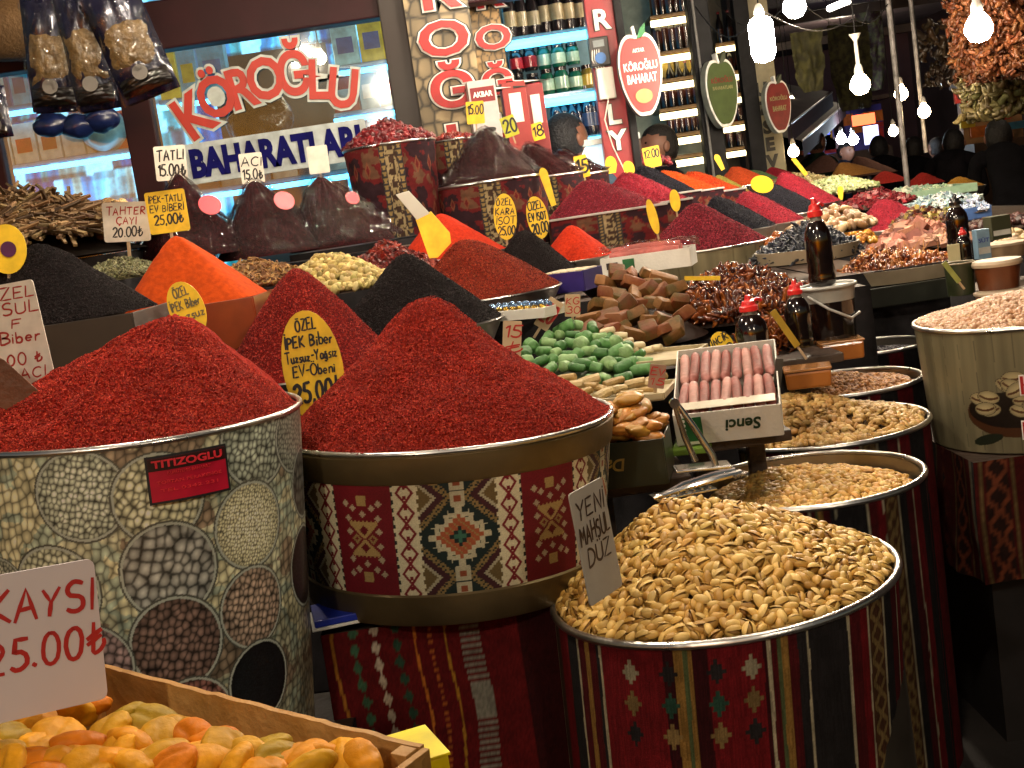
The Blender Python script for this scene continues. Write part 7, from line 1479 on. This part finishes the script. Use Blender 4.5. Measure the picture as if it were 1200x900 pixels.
    # put the head where the photo has it
    hw = Matrix.Rotation(yaw, 3, 'Z') @ nk; o.location = (x-hw.x, y-hw.y, hc[2]-hw.z if abs(hc[2]-hw.z) < .05 else 0)
    tg(o, label, 'person')
    # hair cap, eyes, collar
    if not bald:
        Vc, Qc = csph(12); keep = [f for f in Qc.tolist() if (np.mean([Vc[i_][2] for i_ in f]) > .42 or np.mean([Vc[i_][1] for i_ in f]) > -.02) and np.mean([Vc[i_][2] for i_ in f]) > -.5]
        Vc = Vc*np.array([.8, 1.02, 1.12])*hs*.47*1.045; Vc = Vc*(1+.05*(fbm(Vc[:, 0]*60, Vc[:, 2]*60+Vc[:, 1]*30, 2)-.5))[:, None]+np.array([0, hs*.015, hs*.012])
        q = MB(); q.add([tuple(hm @ Vector(v)+nk) for v in Vc.tolist()], keep); me = q.mesh('hair', M('hair_%s' % hair, hexc(hair), .6, var=.4, vs=40, bump=.5, bs=90), 80); obj('hair', me, o)
    for s in (-1, 1):
        Ve, Qe = csph(4, (hs*.05, hs*.02, hs*.022)); q = MB(); q.add([tuple(hm @ Vector(v)+nk) for v in (Ve+np.array([s*hs*.16, -hs*.43, hs*.04])).tolist()], Qe.tolist()); q.obj('eye', M('eye_dark', hexc('1c1412'), .2), o, smooth=60)
    q = MB(); q.lathe([(.07, 0), (.082, .03), (.075, .055), (.066, .05)], 20, cap0=False, cap1=False, c=(t3[4][0], t3[4][1]+.01, t3[4][2]-.045)); q.obj('collar', jacket, o, smooth=60)
    return o
jk = lambda h_: M('jacket_'+h_, hexc(h_), .9, var=.3, vs=14, bump=.3, bs=40, spec=.06)
person(660, 134, 5.95, 'man in a grey-blue jacket seen from behind, head bent down before the lit drinks shelves', jk('3c4c5c'), jk('1c1c20'), '14161c', yaw=2.6, headyaw=-.3, headpitch=.3, arms='front', height=1.8)
person(770, 158, 7.2, 'dark-haired man looking left in front of the bright bottle shop', jk('18181c'), jk('141416'), '14100e', yaw=-1.25, height=1.74, headpitch=.2, arms='front')
person(55, 207, 6.2, 'grey-haired person inside the shop behind the left window', jk('2c3c40'), jk('1c1c20'), '5a5a58', yaw=2.8, height=1.7)
person(1170, 160, 9.3, 'big person in a dark coat seen from behind at the right edge', jk('121216'), jk('0c0c0e'), '0e0c0c', yaw=2.9, height=1.85)
o = bpy.data.objects[-1] if False else None
person(1118, 168, 11.0, 'person in a dark jacket left of the big one', jk('161418'), jk('0c0c0e'), '0e0c0c', yaw=2.6, height=1.78, arms='front')
person(1072, 175, 12.0, 'person in a black coat under the thin hanging lamp', jk('0e0e12'), jk('0c0c0e'), '0e0c0c', yaw=2.5, height=1.72)
person(1030, 174, 12.5, 'person with a round dark hood right of the distant brown cones', jk('101014'), jk('0c0c0e'), '0c0c10', yaw=3.0, height=1.75)
person(956, 168, 12.5, 'short-haired person in a dark green jacket in the distance', jk('1c2a22'), jk('0c0c0e'), '0e0c0c', yaw=2.2, height=1.75)
person(992, 178, 15.0, 'distant shopper in a dark coat left of the hooded one', jk('14141c'), jk('0c0c0e'), '0e0c0c', yaw=.5, height=1.7)
person(1098, 174, 14.0, 'distant shopper between two dark coats', jk('181014'), jk('0c0c0e'), '181010', yaw=3.4, height=1.7)
# ================================================================ lamps
def bulbmat(nm, e, c_): return M(nm, (1, 1, 1), .4, emis=e, ecol=c_, var=0)
WC = (1, .84, .63)
bm_hot = bulbmat('lamp_glass', 330, WC); bm_mid = bulbmat('lamp_glass_dim', 120, (1, .72, .4)); bm_small = bulbmat('lamp_glass_small', 60, (1, .78, .5)); bm_cool = bulbmat('lamp_glass_cool', 260, (.75, .88, 1))
sock = M('white_socket', hexc('b8b4ac'), .4)
def lamp(c, r, label, mat, kind='globe', ztop=3.3, group=None, shade=False):
    t = empty('hanging_lamp', c, 0, label, 'lamp', group)
    if kind == 'tube': pr = [(.001, -r*2.0), (r*.75, -r*1.8), (r, -r*1.2), (r*1.02, r*1.2), (r*.8, r*1.6), (r*.5, r*1.75)]
    elif kind == 'cone': pr = [(.001, -r*.95), (r*.6, -r*.8), (r*.97, -r*.25), (r, r*.1), (r*.82, r*.6), (r*.45, r*1.1)]
    else: pr = [(.001, -r), (r*.55, -r*.85), (r*.95, -r*.35), (r, 0), (r*.85, r*.55), (r*.5, r*1.0), (r*.36, r*1.35)]
    MB().lathe(pr, 24, cap0=False).obj('bulb', mat, t, smooth=70)
    z = pr[-1][1]; MB().lathe([(r*.42, z), (r*.44, z+r*.5), (r*.3, z+r*.9), (r*.14, z+r*1.1)], 16).obj('socket', sock, t, smooth=50)
    if shade: MB().lathe([(r*.2, z+r*1.1), (r*.18, z+r*3.3), (r*.55, z+r*3.9), (r*.6, z+r*4.0)], 16).obj('ceiling_cup', sock, t, smooth=50)
    MB().tube([(0, 0, z+r), (.004, .0, (ztop-c[2])*.5), (0, 0, ztop-c[2])], .003, 6).obj('cord', M('lamp_cord', hexc('100e0e'), .7, spec=.2), t)
lamp(P(893, 45, 4.9), .046, 'big bright long bulb hanging in front of the green apple sign', bm_hot, 'tube')
lamp(P(931, 8, 5.3), .048, 'bright bulb cut by the top edge right of the long one', bm_hot)
lamp(P(1008, 100, 5.8), .045, 'bright cone-shaped bulb below a white funnel cup', bm_mid, 'cone', shade=True)
lamp(P(1147, 34, 4.6), .05, 'large glowing bulb beside the orange dried peppers', bm_hot, 'cone')
lamp(P(1056, 110, 8.0), .042, 'bulb half hidden behind the banded pole', bm_mid); lamp(P(1083, 131, 7.4), .036, 'small bulb on the thin grey pole', bm_mid); lamp(P(1047, 154, 9.5), .036, 'small warm bulb low beside the banded pole', bm_small)
lamp(P(930, 178, 8.5), .036, 'small warm bulb by the vertical cream sign', bm_small); lamp(P(1137, 97, 8.8), .03, 'dim bulb over the red GOLD sign', bm_small)
lamp(P(986, 163, 14), .055, 'left of two cold white lamps in the distance', bm_cool); lamp(P(1000, 164, 14), .055, 'right of two cold white lamps in the distance', bm_cool); lamp(P(928, 118, 12), .03, 'tiny bulb under the far awning', bm_small)
lamp(P(375, 68, 6.3), .032, 'bulb inside the shop behind the last window letters', bm_small, ztop=2.9)
for k, (x, y, z, lb) in enumerate(((-.55, 2.0, 2.45, 'over the front red heaps'), (.65, 2.15, 2.35, 'over the pistachio barrels'), (.1, 3.5, 2.6, 'over the jelly blocks'), (1.1, 4.1, 2.55, 'over the skewered dates'), (-.9, 3.6, 2.5, 'over the film-wrapped heaps'), (-.35, .95, 2.3, 'over the apricot crate'), (-.8, -.5, 2.3, 'added for fill light behind the photographer on the left'), (1.1, -.4, 2.4, 'added for fill light behind the photographer on the right'), (1.9, 5.5, 2.7, 'over the far trays'), (4.4, 9.5, 2.9, 'added to brighten the alley, over the dark coats'), (4.9, 17, 3.0, 'added to brighten the far walls, deep in the alley'), (.1, 5.0, 2.55, 'before the sign columns'))):  # bulbs behind the camera and down the alley are added fill lights
    lamp(np.array([x, y, z]), .05, 'large hanging bulb above the picture '+lb, bulbmat('lamp_glass_%d' % k, (520, 480, 560, 600, 440, 34, 600, 460, 600, 160, 560, 230)[k], WC))
MB().tube([tuple(P(972, 10, 6.2)), tuple(P(994, 1, 6.0))], .016, 8).obj('fluorescent_tube', bulbmat('fluo', 12, (1, .95, .85)), None, smooth=50); o = [x for x in bpy.data.objects if x.name.startswith('fluorescent_tube')][0]; tg(o, 'short white fluorescent tube at the top edge', 'lamp')
def cable(pts, label, r=.003):
    P3 = [Vector(P(*p).tolist()) for p in pts]; out = []
    for k in range(len(P3)-1):
        for s in range(8): u = s/8; out.append(P3[k].lerp(P3[k+1], u)-Vector((0, 0, .12*math.sin(PI*u)*(P3[k+1]-P3[k]).length/2)))
    out.append(P3[-1]); tg(MB().tube([tuple(v) for v in out], r, 6).obj('power_cable', M('lamp_cord'), None, smooth=60), label, 'cable')
cable([(815, 8, 7), (893, 12, 4.9), (1000, 22, 5.8), (1040, 5, 6.5)], 'loose power cable slung between the posts and the lamps'); cable([(838, 2, 7.5), (930, -4, 5.3), (1010, 30, 5.9), (1018, 5, 6)], 'second thin cable crossing the lamps', .002)

# ================================================================ world and sun
w = bpy.data.worlds.new('World'); sc.world = w; w.use_nodes = True; nt = w.node_tree
sk = nt.nodes.new('ShaderNodeTexSky'); sk.sky_type = 'NISHITA'; sk.sun_disc = False; sk.sun_elevation = math.radians(1.0); sk.sun_rotation = math.radians(200)
bg = nt.nodes['Background']; nt.links.new(sk.outputs[0], bg.inputs[0]); bg.inputs[1].default_value = .15
ld = bpy.data.lights.new('moonlight', 'SUN'); ld.energy = .02; ld.angle = math.radians(10); ld.color = (1, .9, .8); lo = bpy.data.objects.new('moonlight', ld); col.objects.link(lo); lo.rotation_euler = (math.radians(55), 0, math.radians(20))
sc.view_settings.view_transform = 'Standard'; sc.view_settings.look = 'None'; sc.view_settings.exposure = 0
sc.cycles.use_denoising = True; sc.cycles.use_light_tree = True; sc.cycles.max_bounces = 6; sc.cycles.transparent_max_bounces = 12; sc.cycles.sample_clamp_indirect = 4; sc.cycles.caustics_reflective = False; sc.cycles.caustics_refractive = False

# ---------------------------------------------------------------- barrels that do not stand quite straight
def tilt_group(pivot, ang, keys):
    bpy.context.view_layer.update(); T = Matrix.Translation(Vector([float(v) for v in pivot])); R_ = Matrix.Rotation(ang, 4, 'Y')
    X = T @ R_ @ T.inverted()
    for o in list(bpy.data.objects):
        if o.parent is None and any(k in o.get('label', '') for k in keys): o.matrix_world = X @ o.matrix_world
tilt_group(P(533, 500, 2.25)+np.array([0, 0, .03]), math.radians(3.8), ['kilim pattern', 'flake heap in the kilim barrel'])
tilt_group(P(150, 520, 1.95), math.radians(3.4), ['glossy print of nuts', 'in the nut-print barrel', 'sticker on the nut-print', 'worn wooden scoop'])
tilt_group(P(846, 700, 2.0), math.radians(-2.2), ['front barrel heaped', 'in the front slope of the nearest', 'pistachios heaped in the front barrel', 'on top of the front barrel', 'those on the front barrel', 'YENİ MAHSUL'])
